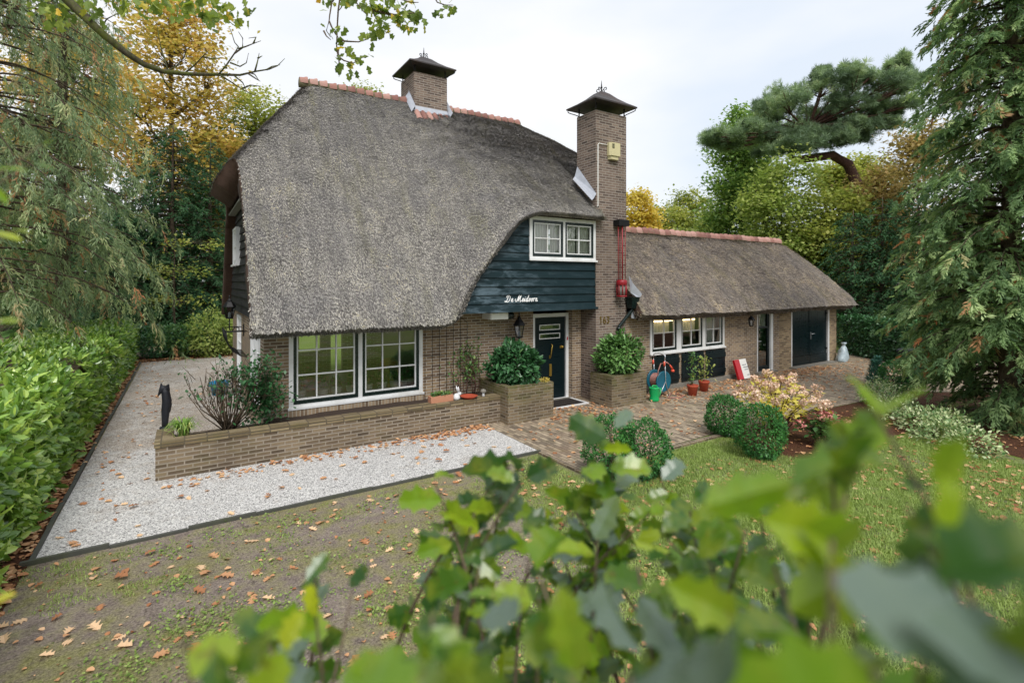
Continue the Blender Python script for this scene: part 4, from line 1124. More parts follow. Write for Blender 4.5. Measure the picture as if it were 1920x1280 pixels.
for (fa,fb,fy) in ((20.22,20.30,9.73),(17.74,17.80,9.745)):
    s = MB(); s.box(fa,fb,fy,9.88,0.05,2.2); s.build("garage_door_frame", MT['white'], GAR)
s = MB(); s.box(17.6,20.5,9.5,9.9,0.0,0.04); s.build("door_step", MT['concrete'], GAR)
# ------------------------------------------------------------------ raised beds and planters
RB = thing("raised_bed", "long low brick raised bed with soldier coping along the front wall", "raised bed", (2.6,9.6,0))
b = MB()
b.box(-0.37,5.68,9.35,9.56,0,0.50); b.box(-0.37,-0.16,9.562,10.2,0,0.50); b.box(-0.158,1.2,10.0,10.2,0,0.46)
b.build("wall", MT['brick_mossy'], RB)
b = MB(); b.box(-0.385,5.68,9.335,9.575,0.503,0.575); b.box(-0.385,-0.145,9.577,10.215,0.503,0.575); b.build("coping", MT['coping'], RB)
b = MB()
n = 60
for i in range(n):
    xa, xb = -0.15+5.83*i/n, -0.15+5.83*(i+1)/n
    z = lambda x,y: 0.46+0.05*fbm(x*4,y*4,2)
    for (ya,yb) in ((9.577,9.9),(9.9,10.29)):
        if xa < 1.2 and yb > 10: yb = 10.0
        b.quad((xa,ya,z(xa,ya)),(xb,ya,z(xb,ya)),(xb,yb,z(xb,yb)),(xa,yb,z(xa,yb)))
b.build("soil", MT['soil'], RB)
MT['box_brick'] = M_brick("box_planter_brick", '#463d33', '#6e5f4c', '#8b7a62', '#8a8172', moss=0.45, stain=0.6, top_moss=(0.35,0.8))
def planter(x0,x1,y0,y1,h,label):
    t = thing("brick_planter", label, "planter", ((x0+x1)/2,(y0+y1)/2,0), "brick planters by the front door")
    b = MB(); th = 0.16
    b.box(x0,x1,y0,y0+th,0,h); b.box(x0,x0+th,y0+th+0.0005,y1,0,h-0.001); b.box(x1-th,x1,y0+th+0.0005,y1,0,h-0.001)
    b.build("wall", MT['box_brick'], t)
    b = MB(); b.quad((x0+th,y0+th,h-0.06),(x1-th,y0+th,h-0.06),(x1-th,y1,h-0.04),(x0+th,y1,h-0.04)); b.build("soil", MT['soil'], t)
    return t
planter(5.68,6.87,9.04,10.295,0.79,"square mossy brick planter left of the front door")
planter(8.50,9.67,8.92,9.675,0.765,"square brick planter standing against the tall chimney")

# ------------------------------------------------------------------ lanterns
def lantern(name, label, loc, s=1.0, bracket='arm', group="black carriage lanterns", down=False):
    t = thing(name, label, "lantern", loc, group)
    m = MB()   # cage, local coordinates, axis at 0,0
    m.lathe([(0.001,0),(0.075*s,0.0),(0.085*s,0.02*s),(0.085*s,0.03*s)], (0,0,0), 6, smooth=False)
    for k in range(6):
        a = 2*math.pi*k/6
        m.tube([(0.08*s*math.cos(a),0.08*s*math.sin(a),0.03*s),(0.125*s*math.cos(a),0.125*s*math.sin(a),0.29*s)],0.0085*s,4,smooth=False)
    m.lathe([(0.128*s,0.285*s),(0.15*s,0.29*s),(0.15*s,0.305*s)], (0,0,0), 6, smooth=False)
    m.build("cage", MT['iron'], t, local=True)
    m = MB(); m.lathe([(0.155*s,0.30*s),(0.075*s,0.42*s),(0.055*s,0.425*s),(0.05*s,0.46*s),(0.02*s,0.50*s),(0.012*s,0.54*s),(0.022*s,0.555*s),(0.001,0.60*s)],(0,0,0),6,smooth=False)
    m.build("lamp_roof", MT['iron'], t, local=True)
    m = MB()
    for k in range(6):
        a, c = 2*math.pi*k/6, 2*math.pi*(k+1)/6
        m.quad((0.076*s*math.cos(a),0.076*s*math.sin(a),0.03*s),(0.076*s*math.cos(c),0.076*s*math.sin(c),0.03*s),(0.12*s*math.cos(c),0.12*s*math.sin(c),0.288*s),(0.12*s*math.cos(a),0.12*s*math.sin(a),0.288*s))
    m.build("lamp_glass", MT['lamp_glass'], t, local=True)
    m = MB(); m.lathe([(0.02*s,0.02*s),(0.026*s,0.04*s),(0.026*s,0.15*s),(0.001,0.17*s)],(0,0,0),10); m.build("bulb", MT['bulb'], t, local=True)
    m = MB()
    if bracket == 'arm_y':      # arm running back to a wall behind (+Y)
        m.tube([(0,0,0),(0,0,-0.10*s),(0,0.06,-0.16*s),(0,0.16,-0.12*s),(0,0.24,-0.10*s)],0.014*s,6); m.box(-0.04,0.04,0.235,0.25,-0.2*s,0.0)
    elif bracket == 'arm_x':
        m.tube([(0,0,0),(0,0,-0.25*s),(0.02,0,-0.32*s),(0.30,0,-0.32*s)],0.015*s,6)
        m.tube([(0.05,0,-0.32*s),(0.12,0,-0.22*s),(0.2,0,-0.24*s),(0.2,0,-0.3*s)],0.012*s,5)
        m.box(0.29,0.31,-0.05,0.05,-0.45*s,-0.15*s)
    else:
        m.tube([(0,0,0.55*s),(0,0,0.68*s)],0.012*s,5); m.tube([(0,0,0.66*s),(0,0.1,0.70*s),(0,0.26,0.66*s)],0.012*s,5); m.box(-0.03,0.03,0.255,0.27,0.55*s,0.75*s)
    m.build("bracket", MT['iron'], t, local=True)
    return t
lantern("wall_lantern", "black carriage lantern beside the front door above the clipped shrub", (6.62,10.04,1.68), 1.02, 'arm_y')
lantern("wall_lantern", "black carriage lantern on a scrolled arm at the gable corner", (0.90,13.9,2.12), 0.95, 'arm_x')
lantern("wall_lantern", "small black lantern under the thatch between garage window and side door", (14.95,9.47,1.60), 0.7, 'drop')

# ------------------------------------------------------------------ things fixed to the front
t = thing("awning_box", "white box with a dark green end under the boards", "awning box", (6.1,10.1,2.2))
m = MB(); m.bevbox(5.75,6.22,9.86,10.29,2.15,2.31,0.02); m.build("housing", MT['white_plastic'], t)
m = MB(); m.tube([(6.222,9.93,2.225),(6.36,9.93,2.225)],[0.085,0.08],12); m.box(6.222,6.34,9.94,10.1,2.155,2.305); m.build("end_cap", MT['green_paint'], t)
t = thing("alarm_box", "cream alarm box high on the tall chimney", "alarm box", (9.24,9.6,6.3))
m = MB(); 
pr = [(9.06,9.675),(9.06,9.60),(9.10,9.55),(9.40,9.55),(9.42,9.57),(9.42,9.675)]
m.prism(pr,6.20,6.53); m.prism([(9.08,9.675),(9.12,9.58),(9.36,9.58),(9.40,9.675)],6.11,6.199); m.build("cover", MT['cream_plastic'], t)
m = MB()
for i in range(7): m.box(9.12,9.20,9.546,9.551,6.38+i*0.018,6.388+i*0.018)
m.build("grille", MT['iron'], t)
t = thing("hanging_lamp", "long red rod lamp hanging on the chimney face", "lamp", (9.41,9.5,2.8))
m = MB(); m.bevbox(9.27,9.62,9.44,9.678,4.42,4.58,0.01); m.build("bracket", MT['iron'], t)
m = MB()
for (dx,dy,rr) in ((-0.11,0.0,0.010),(0.0,-0.03,0.017),(0.13,0.0,0.010),(0.03,0.08,0.010)): m.tube([(9.41+dx,9.52+dy,4.50),(9.41+dx,9.52+dy,3.04)],rr,8)
m.build("rod", MT['red_dark'], t)
m = MB(); m.lathe([(0.13,0.13),(0.138,0.14),(0.138,0.24),(0.12,0.26),(0.001,0.27)],(9.41,9.51,2.78),18); m.lathe([(0.125,-0.17),(0.135,-0.16),(0.135,-0.14),(0.12,-0.13)],(9.41,9.51,2.78),18)
for k in range(8):
    a = 2*math.pi*k/8+0.2; m.tube([(9.41+0.122*math.cos(a),9.51+0.122*math.sin(a),2.64),(9.41+0.122*math.cos(a),9.51+0.122*math.sin(a),2.92)],0.014,5)
m.build("lamp_cage", MT['red_dark'], t)
m = MB(); m.lathe([(0.001,-0.14),(0.10,-0.14),(0.10,0.12),(0.001,0.125)],(9.41,9.51,2.78),16); m.build("lamp_glass", MT['concrete'], t)
t = thing("rain_hopper", "dark green rain hopper and slanting downpipe between chimney and garage roof", "downpipe", (9.8,9.55,2.3))
m = MB()
v = []
for (z,a,bb) in ((2.31,0.085,0.08),(2.36,0.10,0.09),(2.56,0.135,0.12),(2.60,0.15,0.13)):
    v += [(9.80-a,9.52-bb,z),(9.80+a,9.52-bb,z),(9.80+a,9.52+bb,z),(9.80-a,9.52+bb,z)]
m.add(v, [(3,2,1,0)]+[(4*i+k,4*i+(k+1)%4,4*i+4+(k+1)%4,4*i+4+k) for i in range(3) for k in range(4)]+[(12,13,14,15)])
m.build("hopper", MT['green_paint'], t)
m = MB(); m.tube([(9.80,9.52,2.32),(9.78,9.54,2.24),(9.42,9.60,1.86),(9.40,9.61,1.80),(9.40,9.62,0.85)],0.045,10); m.lathe([(0.058,0),(0.058,0.06)],(9.40,9.61,1.77),10); m.build("pipe", MT['green_paint'], t)
m = MB(); m.add([(9.76,9.60,3.16),(9.80,9.50,2.96),(10.03,9.40,2.68),(9.99,9.42,2.60),(9.84,9.42,2.61),(9.76,9.55,2.72)],[(0,1,2,3,4,5)]); m.build("lead_flashing", MT['lead'], t)
m = MB(); m.add([(9.80,9.56,2.3),(9.92,9.52,2.22),(9.93,9.52,2.02),(9.80,9.56,2.06)],[(0,1,2,3)]); m.build("lead_flashing", MT['lead'], t)
t = thing("wall_basket", "black iron hay rack basket on the gable wall", "wall basket", (1.0,13.9,1.3))
m = MB()
def arc(y, w=0.0): return [(1.2,y,1.30),(1.08,y,1.32),(0.90,y,1.45),(0.80,y,1.68),(0.78,y,1.88)]
for i in range(8): m.tube(arc(13.0+i*0.2),0.009,5)
m.tube([(1.2,13.0,1.88),(0.78,13.0,1.88),(0.78,14.4,1.88),(1.2,14.4,1.88)],0.013,6); m.tube([(0.84,13.0,1.58),(0.84,14.4,1.58)],0.010,5); m.tube([(1.0,13.0,1.38),(1.0,14.4,1.38)],0.010,5)
m.build("wire_cage", MT['iron'], t)
t = thing("doormat", "dark doormat with a pale edge at the front door", "doormat", (7.8,9.9,0.02))
m = MB(); m.bevbox(7.30,8.28,9.62,10.22,0.013,0.035,0.006); m.build("fibre", MT['mat'], t)
m = MB(); m.box(7.22,8.36,9.565,9.615,0.013,0.04); m.box(8.285,8.36,9.617,10.22,0.013,0.04); m.build("border", MT['white'], t)
st = MB(); st.box(7.2,8.5,10.235,10.288,0.012,0.05); tag(st.build("door_step", MT['concrete'], None, (7.8,10.2,0)), "grey stone strip below the front door", "step", kind='structure')

# ------------------------------------------------------------------ ornaments on the raised bed
m = MB(); t = thing("plant_trough", "small pale terracotta trough of succulents on the bed coping", "trough", (4.45,9.6,0.575))
m.box(4.13,4.62,9.44,9.60,0.577,0.70); m.build("trough", MT['terra_pale'], t)
rng = np.random.default_rng(3); n = 130; pp = np.stack([rng.uniform(4.16,4.60,n), rng.uniform(9.46,9.58,n), rng.uniform(0.69,0.74,n)],1)
quad_mesh("foliage", place(LEAF1, frames(rand_dirs(rng,n,0.9)), rng.uniform(0.05,0.09,n), pp), rng.random(n), rng.random(n), MT['l_mid'], t)
t = thing("rabbit_figurine", "small white rabbit figurine with upright ears on the coping", "figurine", (4.72,9.46,0.575))
m = MB(); m.lathe([(0.001,0),(0.06,0.005),(0.075,0.05),(0.06,0.10),(0.03,0.13),(0.001,0.14)],(4.70,9.46,0.576),12); m.lathe([(0.001,-0.045),(0.042,-0.01),(0.038,0.03),(0.001,0.05)],(4.755,9.44,0.70),12)
for (dx,dy) in ((0.0,-0.02),(-0.005,0.025)): m.tube([(4.745+dx,9.44+dy,0.73),(4.72+dx,9.44+dy*1.4,0.80),(4.71+dx,9.44+dy*1.8,0.86)],[0.012,0.02,0.006],7)
m.build("body", MT['stone_pale'], t)
m = MB(); m.lathe([(0.001,0.0),(0.12,0.004),(0.185,0.05),(0.19,0.055),(0.175,0.052),(0.11,0.015),(0.001,0.012)],(4.98,9.46,0.577),20)
tag(m.build("terracotta_dish", MT['terracotta'], None, (4.98,9.46,0.577)), "shallow terracotta dish beside the white rabbit", "dish")
t = thing("mushroom_ornament", "small grey mushroom ornament right of the terracotta dish", "ornament", (5.33,9.46,0.575))
m = MB(); m.lathe([(0.035,0),(0.028,0.04),(0.022,0.10)],(5.33,9.46,0.576),10); m.build("stalk", MT['stone_pale'], t)
m = MB(); m.lathe([(0.06,0.09),(0.068,0.10),(0.05,0.14),(0.001,0.16)],(5.33,9.46,0.576),12); m.build("cap", MT['concrete'], t)
m = MB()
for i in range(7):
    x = 4.35+0.17*i; zt = 2.0+0.35*math.sin(math.pi*(i+0.5)/7)
    m.tube([(x,10.27,0.5),(x,10.27,zt)],0.005,4)
for z in (0.95,1.4,1.8): m.tube([(4.35,10.275,z),(5.37,10.275,z)],0.004,4)
m.tube([(4.35+0.17*i,10.27,2.0+0.35*math.sin(math.pi*(i+0.5)/7)) for i in range(7)],0.005,4)
tag(m.build("wire_trellis", MT['iron'], None, (4.9,10.27,0.5)), "thin black wire trellis against the brick front wall", "trellis")

# ------------------------------------------------------------------ things on the window sill
wsill = MB(); wsill.box(1.45,4.5,10.51,10.86,0.66,0.70); wsill.build("window_sill", MT['white'], COT)
potproto = None
spots = [(1.90,"pot leftmost on the sill behind the big window"),(2.32,"white pot second from the left behind the big window"),(2.58,"white pot third from the left behind the big window"),(2.88,"white pot just left of the window's middle post"),
         (3.22,"white pot just right of the window's middle post"),(3.52,"white pot sixth along the sill of the big window"),(3.80,"white pot third from the right on the window sill"),(4.0,"white pot second from the right on the window sill"),(4.18,"pot with a taller plant at the right end of the sill")]
rng = np.random.default_rng(8)
for i,(x,lb) in enumerate(spots):
    t = thing("sill_pot", ("white "+lb) if lb.startswith("pot") else lb, "plant pot", (x,10.62,0.70), "white flower pots on the window sill")
    m = MB(); m.lathe([(0.07,0),(0.095,0.10),(0.10,0.15),(0.108,0.152),(0.108,0.168),(0.09,0.168)],(0,0,0.001),14); m.build("pot", MT['white_plastic'], t, local=True)
    n = 60; h = 0.32 if i in (0,8) else 0.17
    pp = np.stack([x+rng.normal(size=n)*0.05, 10.66+rng.normal(size=n)*0.05, 0.86+rng.random(n)*h],1)
    quad_mesh("foliage", place(LEAFN, frames(rand_dirs(rng,n,0.5)), rng.uniform(0.08,0.16,n), pp), rng.random(n), rng.random(n), MT['l_box'], t)
t = thing("table_lamp", "orange mushroom table lamp behind the right half of the big window", "lamp", (4.15,12.0,0.06))
m = MB(); m.lathe([(0.14,0.0),(0.14,0.03),(0.03,0.05),(0.025,0.95)],(4.15,12.0,0.06),12); m.build("lamp_base", MT['brass'], t)
m = MB(); m.lathe([(0.22,0.92),(0.21,1.0),(0.15,1.08),(0.001,1.12)],(4.15,12.0,0.06),18); m.build("lamp_shade", M_simple("orange_shade",'#e39a2e',0.5,var=0.05), t)

# ------------------------------------------------------------------ statue, blue crate
t = thing("bird_statue", "black statue of a long beaked bird standing on the gravel", "statue", (*G(309,10.4),0))
x, y = G(309,10.4)
k = 0.80; kw = 0.62
def sp_(p): return (x+(p[0])*kw, y+p[1]*kw, p[2]*k)
m = MB(sp_); m.tube([(0,0,0.0),(0.01,0,0.25),(0.02,0,0.5),(0.06,-0.01,0.72),(0.02,0,0.95),(0.01,0,1.05)],[0.085,0.10,0.125,0.14,0.12,0.10],10)
m.tube([(0.05,0,0.95),(0.02,0,1.08),(-0.05,-0.02,1.10),(-0.10,-0.03,1.01),(-0.19,-0.04,0.86)],[0.10,0.12,0.11,0.065,0.012],9)
m.tube([(0.10,0,0.80),(0.15,0,0.62),(0.14,0,0.42)],[0.03,0.05,0.012],7)
m.build("body", MT['stone_dark'], t)
m = MB(); m.lathe([(0.09,0),(0.09,0.05),(0.07,0.06)],(x,y,0.008),10); m.build("base", MT['stone_dark'], t)
TX, TY = G(412,13.6)
t = thing("watering_tub", "blue plastic tub half hidden behind the bare corner shrub", "tub", (TX,TY,0))
m = MB(); m.lathe([(0.18,0.0),(0.22,0.30),(0.25,0.31),(0.25,0.34),(0.21,0.34),(0.18,0.05)],(TX,TY,0.01),18); m.build("tub", MT['blue_plastic'], t)
m = MB(); m.tube([(TX-0.22,TY,0.32),(TX-0.28,TY,0.28),(TX-0.21,TY,0.24)],0.015,6); m.tube([(TX+0.22,TY,0.32),(TX+0.28,TY,0.28),(TX+0.21,TY,0.24)],0.015,6); m.build("handle", MT['blue_plastic'], t)

# ------------------------------------------------------------------ things in front of the garage
t = thing("hose_reel", "teal garden hose reel cart with an orange sprayer", "hose reel", (10.55,9.3,0))
hx, hy, hz = 10.52, 9.28, 0.40
def wheel(y, r):
    m = MB(); n = 20; prof = [(0.04,-0.012),(r*0.92,-0.012),(r,-0.02),(r,0.02),(r*0.92,0.012),(0.04,0.012)]
    m.lathe(prof,(0,0,0),n); m.v = [(hx+p[0], y+p[2], hz+p[1]) for p in m.v]; return m
wheel(hy-0.16,0.27).build("drum_flange", MT['teal_plastic'], t); wheel(hy+0.16,0.27).build("drum_flange", MT['teal_plastic'], t)
m = MB()
for k in range(9):
    yy = hy-0.13+k*0.0325; n = 22
    m.tube([(hx+0.17*math.cos(a),yy,hz+0.17*math.sin(a)) for a in np.linspace(0,2*math.pi,n)],0.02,6,cap=False)
m.tube([(hx-0.17,hy-0.13,hz+0.05),(hx-0.25,hy-0.2,hz+0.3),(hx-0.15,hy-0.2,hz+0.48),(hx+0.08,hy-0.2,hz+0.50),(hx+0.2,hy-0.2,hz+0.42)],0.014,6)
m.tube([(hx+0.2,hy-0.25,0.1),(hx-0.1,hy-0.4,0.03),(hx+0.2,hy-0.55,0.03),(hx+0.45,hy-0.45,0.03),(hx+0.35,hy-0.25,0.05)],0.016,6)
m.build("hose", MT['hose'], t)
m = MB()
for s in (-1,1): m.tube([(hx+0.16*1,hy+0.19*s,0.02),(hx+0.05,hy+0.19*s,hz),(hx+0.02,hy+0.19*s,0.95)],0.012,6)
m.tube([(hx+0.02,hy-0.19,0.95),(hx+0.03,hy-0.19,1.08),(hx+0.03,hy,1.12),(hx+0.03,hy+0.19,1.08),(hx+0.02,hy+0.19,0.95)],0.014,6)
m.tube([(hx+0.16,hy-0.19,0.02),(hx+0.16,hy+0.19,0.02)],0.012,6); m.tube([(hx-0.2,hy-0.19,0.02),(hx+0.05,hy-0.19,hz)],0.012,6); m.tube([(hx-0.2,hy+0.19,0.02),(hx+0.05,hy+0.19,hz)],0.012,6)
m.build("frame", MT['chrome'], t)
m = MB(); m.tube([(hx+0.2,hy-0.2,hz+0.42),(hx+0.30,hy-0.2,hz+0.30)],[0.018,0.03],8); m.lathe([(0.03,0),(0.05,-0.02),(0.045,-0.06)],(hx+0.31,hy-0.2,hz+0.29),10); m.build("sprayer", MT['orange_plastic'], t)
for s in (-1,1):
    m = MB(); m.tube([(hx+0.0,hy+0.19*s,0.80),(hx+0.0,hy+0.19*s,0.92)],0.025,7); m.build("grip", MT['orange_plastic'], t)
t = thing("watering_can", "bright green plastic watering can beside the chimney planter", "watering can", (9.93,8.92,0))
cx, cy = 9.93, 8.90
m = MB(); m.lathe([(0.11,0.0),(0.125,0.02),(0.125,0.05),(0.105,0.13),(0.13,0.20),(0.13,0.32),(0.135,0.33),(0.12,0.34),(0.001,0.335)],(cx,cy,0.013),18)
m.tube([(cx+0.12,cy-0.02,0.10),(cx+0.2,cy-0.02,0.2),(cx+0.22,cy-0.02,0.32)],[0.03,0.02,0.016],8)
m.build("body", MT['green_plastic'], t)
m = MB(); m.tube([(cx-0.1,cy,0.35),(cx-0.05,cy,0.40),(cx+0.08,cy,0.38),(cx+0.15,cy,0.30),(cx+0.14,cy,0.22)],0.018,8); m.build("handle", MT['green_plastic'], t)
rng = np.random.default_rng(21)
def pot_plant(px, py, label, h, mat, wide, n):
    t = thing("flower_pot", label, "flower pot", (px,py,0), "terracotta pots in front of the shutters")
    m = MB(); m.lathe([(0.10,0.0),(0.135,0.22),(0.14,0.225),(0.148,0.23),(0.148,0.28),(0.13,0.28),(0.12,0.25),(0.001,0.25)],(px,py,0.013),18); m.build("pot", MT['terracotta'], t)
    m = MB(); m.tube([(px,py,0.24),(px+0.01,py,0.5),(px-0.01,py,0.26+h)],[0.008,0.007,0.004],5); m.build("stem", MT['bark_thin'], t)
    f = rng.random(n); pp = np.stack([px+rng.normal(size=n)*wide*0.4, py+rng.normal(size=n)*wide*0.4, 0.34+f*h],1)
    d = rand_dirs(rng,n,0.1); quad_mesh("foliage", place(LEAF1, frames(d), rng.uniform(0.06,0.12,n), pp), rng.random(n), rng.random(n), mat, t)
pot_plant(11.25,8.78,"terracotta pot with a tall thin leafy climber",0.80,MT['l_mid'],0.16,110)
pot_plant(11.98,8.98,"terracotta pot with a short yellow-green plant",0.60,MT['l_lime'],0.26,120)
t = thing("sale_board", "red and white sign board leaning against the garage wall", "sign", (14.35,9.4,0))
def sb(p): # u across, v up the leaning board, w out
    u, v, w = p
    a = R(24); return (14.10+u, 9.70-0.33+ v*math.sin(a)*0.74 - w*math.cos(a), 0.02+v*math.cos(a) + w*math.sin(a))
m = MB(sb); m.box(0,0.24,0,0.62,0,0.07); m.build("red_panel", MT['red_paint'], t)
m = MB(sb); m.box(0.2405,0.58,0.001,0.619,0,0.069); m.build("white_panel", MT['white_plastic'], t)
m = MB(sb); rl = random.Random(4)
for (v0,a,b_) in ((0.42,0.32,0.47),(0.345,0.34,0.53),(0.27,0.38,0.52),(0.10,0.43,0.54)):
    u = a
    while u < b_:
        l = rl.uniform(0.012,0.045); m.quad((u,v0+rl.uniform(-0.005,0.005),0.0725),(u+l,v0,0.0725),(u+l,v0+rl.uniform(0.015,0.034),0.0725),(u,v0+0.024,0.0725)); u += l+rl.uniform(0.008,0.02)
m.build("small_print", M_simple("sign_ink",'#4b5566',0.6), t)
t = thing("plastic_bag", "pale knotted plastic bag standing at the garage corner", "bag", (20.75,9.55,0))
v = []; f = []; n = 14; rl = random.Random(9)
prof = [(0.24,0.0),(0.27,0.05),(0.25,0.18),(0.21,0.34),(0.17,0.48),(0.13,0.60),(0.08,0.68),(0.06,0.71),(0.10,0.78),(0.13,0.84)]
prof = [(a_,b_*0.84) for a_,b_ in prof]
for (r_,z_) in prof:
    for k in range(n):
        a = 2*math.pi*k/n; q = r_*(1+rl.uniform(-0.26,0.22)); v.append((20.75+q*math.cos(a)+0.12*z_, 9.5+q*0.8*math.sin(a)-0.05*z_, z_+0.013+rl.uniform(-0.01,0.01)*(z_>0.02)))
for i in range(len(prof)-1):
    for k in range(n): f.append((i*n+k,i*n+(k+1)%n,(i+1)*n+(k+1)%n,(i+1)*n+k))
f.append(tuple(range((len(prof)-1)*n,len(prof)*n)))
m = MB(); m.add(v,f,0,True); m.build("bag", MT['bag'], t)
t = thing("wheelie_bin", "dark grey wheeled bin half hidden behind the green cypress", "bin", G(1716,14.9)+(0,))
bx, by = G(1716,14.9)
m = MB(); v = []
for (z,a,b_) in ((0.05,0.20,0.22),(0.95,0.28,0.34)):
    v += [(bx-a,by-b_,z),(bx+a,by-b_,z),(bx+a,by+b_,z),(bx-a,by+b_,z)]
m.add(v,[(3,2,1,0),(0,1,5,4),(1,2,6,5),(2,3,7,6),(3,0,4,7),(4,5,6,7)]); m.build("body", MT['black_plastic'], t)
m = MB(); m.bevbox(bx-0.30,bx+0.30,by-0.37,by+0.37,0.955,1.03,0.03); m.build("lid", MT['black_plastic'], t)
for s in (-1,1):
    m = MB(); m.lathe([(0.03,-0.025),(0.10,-0.03),(0.115,-0.02),(0.115,0.02),(0.10,0.03),(0.03,0.025)],(0,0,0),16)
    m.v = [(bx-0.24+p[0], by+0.27*s+p[2], 0.13+p[1]) for p in m.v]; m.build("wheel", MT['iron'], t)
# ------------------------------------------------------------------ hedges, shrubs, bedding
def ell_shell(rng, n, c, r, inner=0.72, zmin=None, lump=0.14, seed=0):
    d = rand_dirs(rng, n); lum = 1 + lump*(fbm(d[:,0]*2.2+d[:,2]*1.3+seed, d[:,1]*2.2+d[:,2]*1.7, seed)-0.5)*2
    lum = lum + 0.5*lump*(vnoise(d[:,0]*5+seed, d[:,1]*5+d[:,2]*4, seed+3)-0.5)*2
    rad = (inner + (1-inner)*rng.random(n)**0.6)*lum*np.where(rng.random(n)<0.02, 1.14, 1.0)
    p = np.array(c) + d*np.array(r)*rad[:,None]
    return p, d
def shrub(name, label, cat, base, c, r, n, size, mat, seed, tmpl=LEAF1, inner=0.72, stems=7, group=None, lump=0.14, outw=0.8, zcut=None, stem_r=0.012):
    rng = np.random.default_rng(seed)
    t = thing(name, label, cat, base, group)
    p, d = ell_shell(rng, n, c, r, inner, None, lump, seed)
    keep = p[:,2] > (base[2]+0.02 if zcut is None else zcut); p, d = p[keep], d[keep]; n = len(p)
    dd = d*outw + rand_dirs(rng, n, 0.25)*0.8
    s = size*(0.6+0.8*rng.random(n))
    cl = fbm(p[:,0]*5/ max(r), p[:,1]*5/max(r)+p[:,2]*4, seed)
    V = place(tmpl, frames(dd, np.tile([0,0,1.0],(n,1))+d*0.8), s, p)
    k = len(tmpl)
    m = MB(); rl = random.Random(seed)
    for i in range(stems):
        a = rl.uniform(0,6.28); q = rl.uniform(0.3,0.8)
        e = (c[0]+r[0]*q*math.cos(a), c[1]+r[1]*q*math.sin(a), c[2]+r[2]*rl.uniform(0.0,0.7))
        b = (base[0]+rl.uniform(-0.04,0.04)*r[0]*2, base[1]+rl.uniform(-0.04,0.04)*r[1]*2, base[2]-0.03)
        mid = tuple((b[j]+e[j])/2+rl.uniform(-0.05,0.05)*r[0] for j in range(3))
        m.tube([b,mid,e],[stem_r*1.3,stem_r,stem_r*0.5],5)
    m.build("stem", MT['bark_thin'], t)
    quad_mesh("foliage", V, np.repeat(rng.random(n),k), np.repeat(cl,k), mat, t)
    return t

# laurel hedge along the side path
rng = np.random.default_rng(101)
HX0, HX1, HYA, HYB = -3.75, -1.62, 3.0, 24.6
t = thing("laurel_hedge", "long clipped glossy laurel hedge along the side path", "hedge", (-2.7,14,0))
m = MB(); m.box(HX0+0.3,HX1-0.22,HYA,HYB-0.3,0.05,1.22); m.build("branch_core", MT['bark_thin'], t)
n = 37000
f = rng.random(n); y = HYA + (HYB-HYA)*(f**1.35)
# profile: side (z 0..1.2), rounded shoulder, top
q = rng.random(n)*2.9
side = q < 1.25; sh = (q >= 1.25) & (q < 1.65); tp = q >= 1.65
z = np.where(side, q, 0); x = np.full(n, HX1, float); nx = np.where(side,1.0,0.0); nz_ = np.where(side,0.1,1.0)
ang = (q-1.25)/0.4*(math.pi/2)
x = np.where(sh, HX1-0.26+0.26*np.cos(ang), x); z = np.where(sh, 1.23+0.26*np.sin(ang), z); nx = np.where(sh,np.cos(ang),nx); nz_ = np.where(sh,np.sin(ang),nz_)
x = np.where(tp, HX1-0.26-(q-1.65)/1.25*(HX1-0.26-HX0), x); z = np.where(tp, 1.49, z)
lumpv = 0.12*(fbm(y*1.1, z*1.3+x*0.9, 4)-0.5) + 0.05*rng.normal(size=n) - 0.03
x = x + nx*lumpv; z = z + nz_*lumpv*0.9*(z>0.5)
z = np.maximum(z, 0.06)
p = np.stack([x,y,z],1); nn = np.stack([nx, np.zeros(n), nz_],1)
ok_ = fbm(y*2.6, z*3.0+x*2.4, 19) > 0.36+0.10*rng.random(n)
x, y, z, nn, p = x[ok_], y[ok_], z[ok_], nn[ok_], p[ok_]; n = len(x)
d = rand_dirs(rng,n,0.15)*1.0 + nn*0.55
s = rng.uniform(0.085,0.19,n)
V = place(LAUREL, frames(d, nn*1.0+rand_dirs(rng,n,0.5)*0.5), s, p)
quad_mesh("foliage", V, np.repeat(rng.random(n),8), np.repeat(fbm(y*1.5,x*2+z*2,7),8), MT['l_laurel'], t, smooth=True)
# hedge closing the yard at the back right
rng = np.random.default_rng(102)
A, B = np.array(G(1575,21.6)), np.array(G(1760,17.0))
t = thing("yard_hedge", "dark clipped hedge closing the brick yard behind the bin", "hedge", (float((A+B)[0]/2),float((A+B)[1]/2),0))
n = 9000; u = rng.random(n); ax = (B-A)/np.linalg.norm(B-A); nr = np.array((-ax[1],ax[0])); nr = nr if nr@np.array([-SA,-CA]) > 0 else -nr
q = rng.random(n)*2.6; side = q < 1.55
off = np.where(side, 0.0, -(q-1.55)) ; z = np.where(side, q, 1.5)
jit = 0.16*(fbm(u*9, z*2, 5)-0.5)+0.06*rng.normal(size=n)
P2 = A + np.outer(u*np.linalg.norm(B-A), ax) + np.outer(off+jit, nr)
p = np.stack([P2[:,0],P2[:,1],np.maximum(z+jit*0.5,0.05)],1); nn = np.where(side[:,None], np.array([nr[0],nr[1],0.1]), np.array([0,0,1.0]))
V = place(LEAF1, frames(rand_dirs(rng,n,0.2)+nn*0.5, nn), rng.uniform(0.09,0.15,n), p)
quad_mesh("foliage", V, rng.random(n), fbm(u*14,z*3,6), MT['l_rhodo'], t)
m = MB(); a3 = [A - nr*0.25, B - nr*0.25, B - nr*0.9, A - nr*0.9]; m.prism([(float(v[0]),float(v[1])) for v in a3],0.03,1.3); m.build("branch_core", MT['bark_thin'], t)

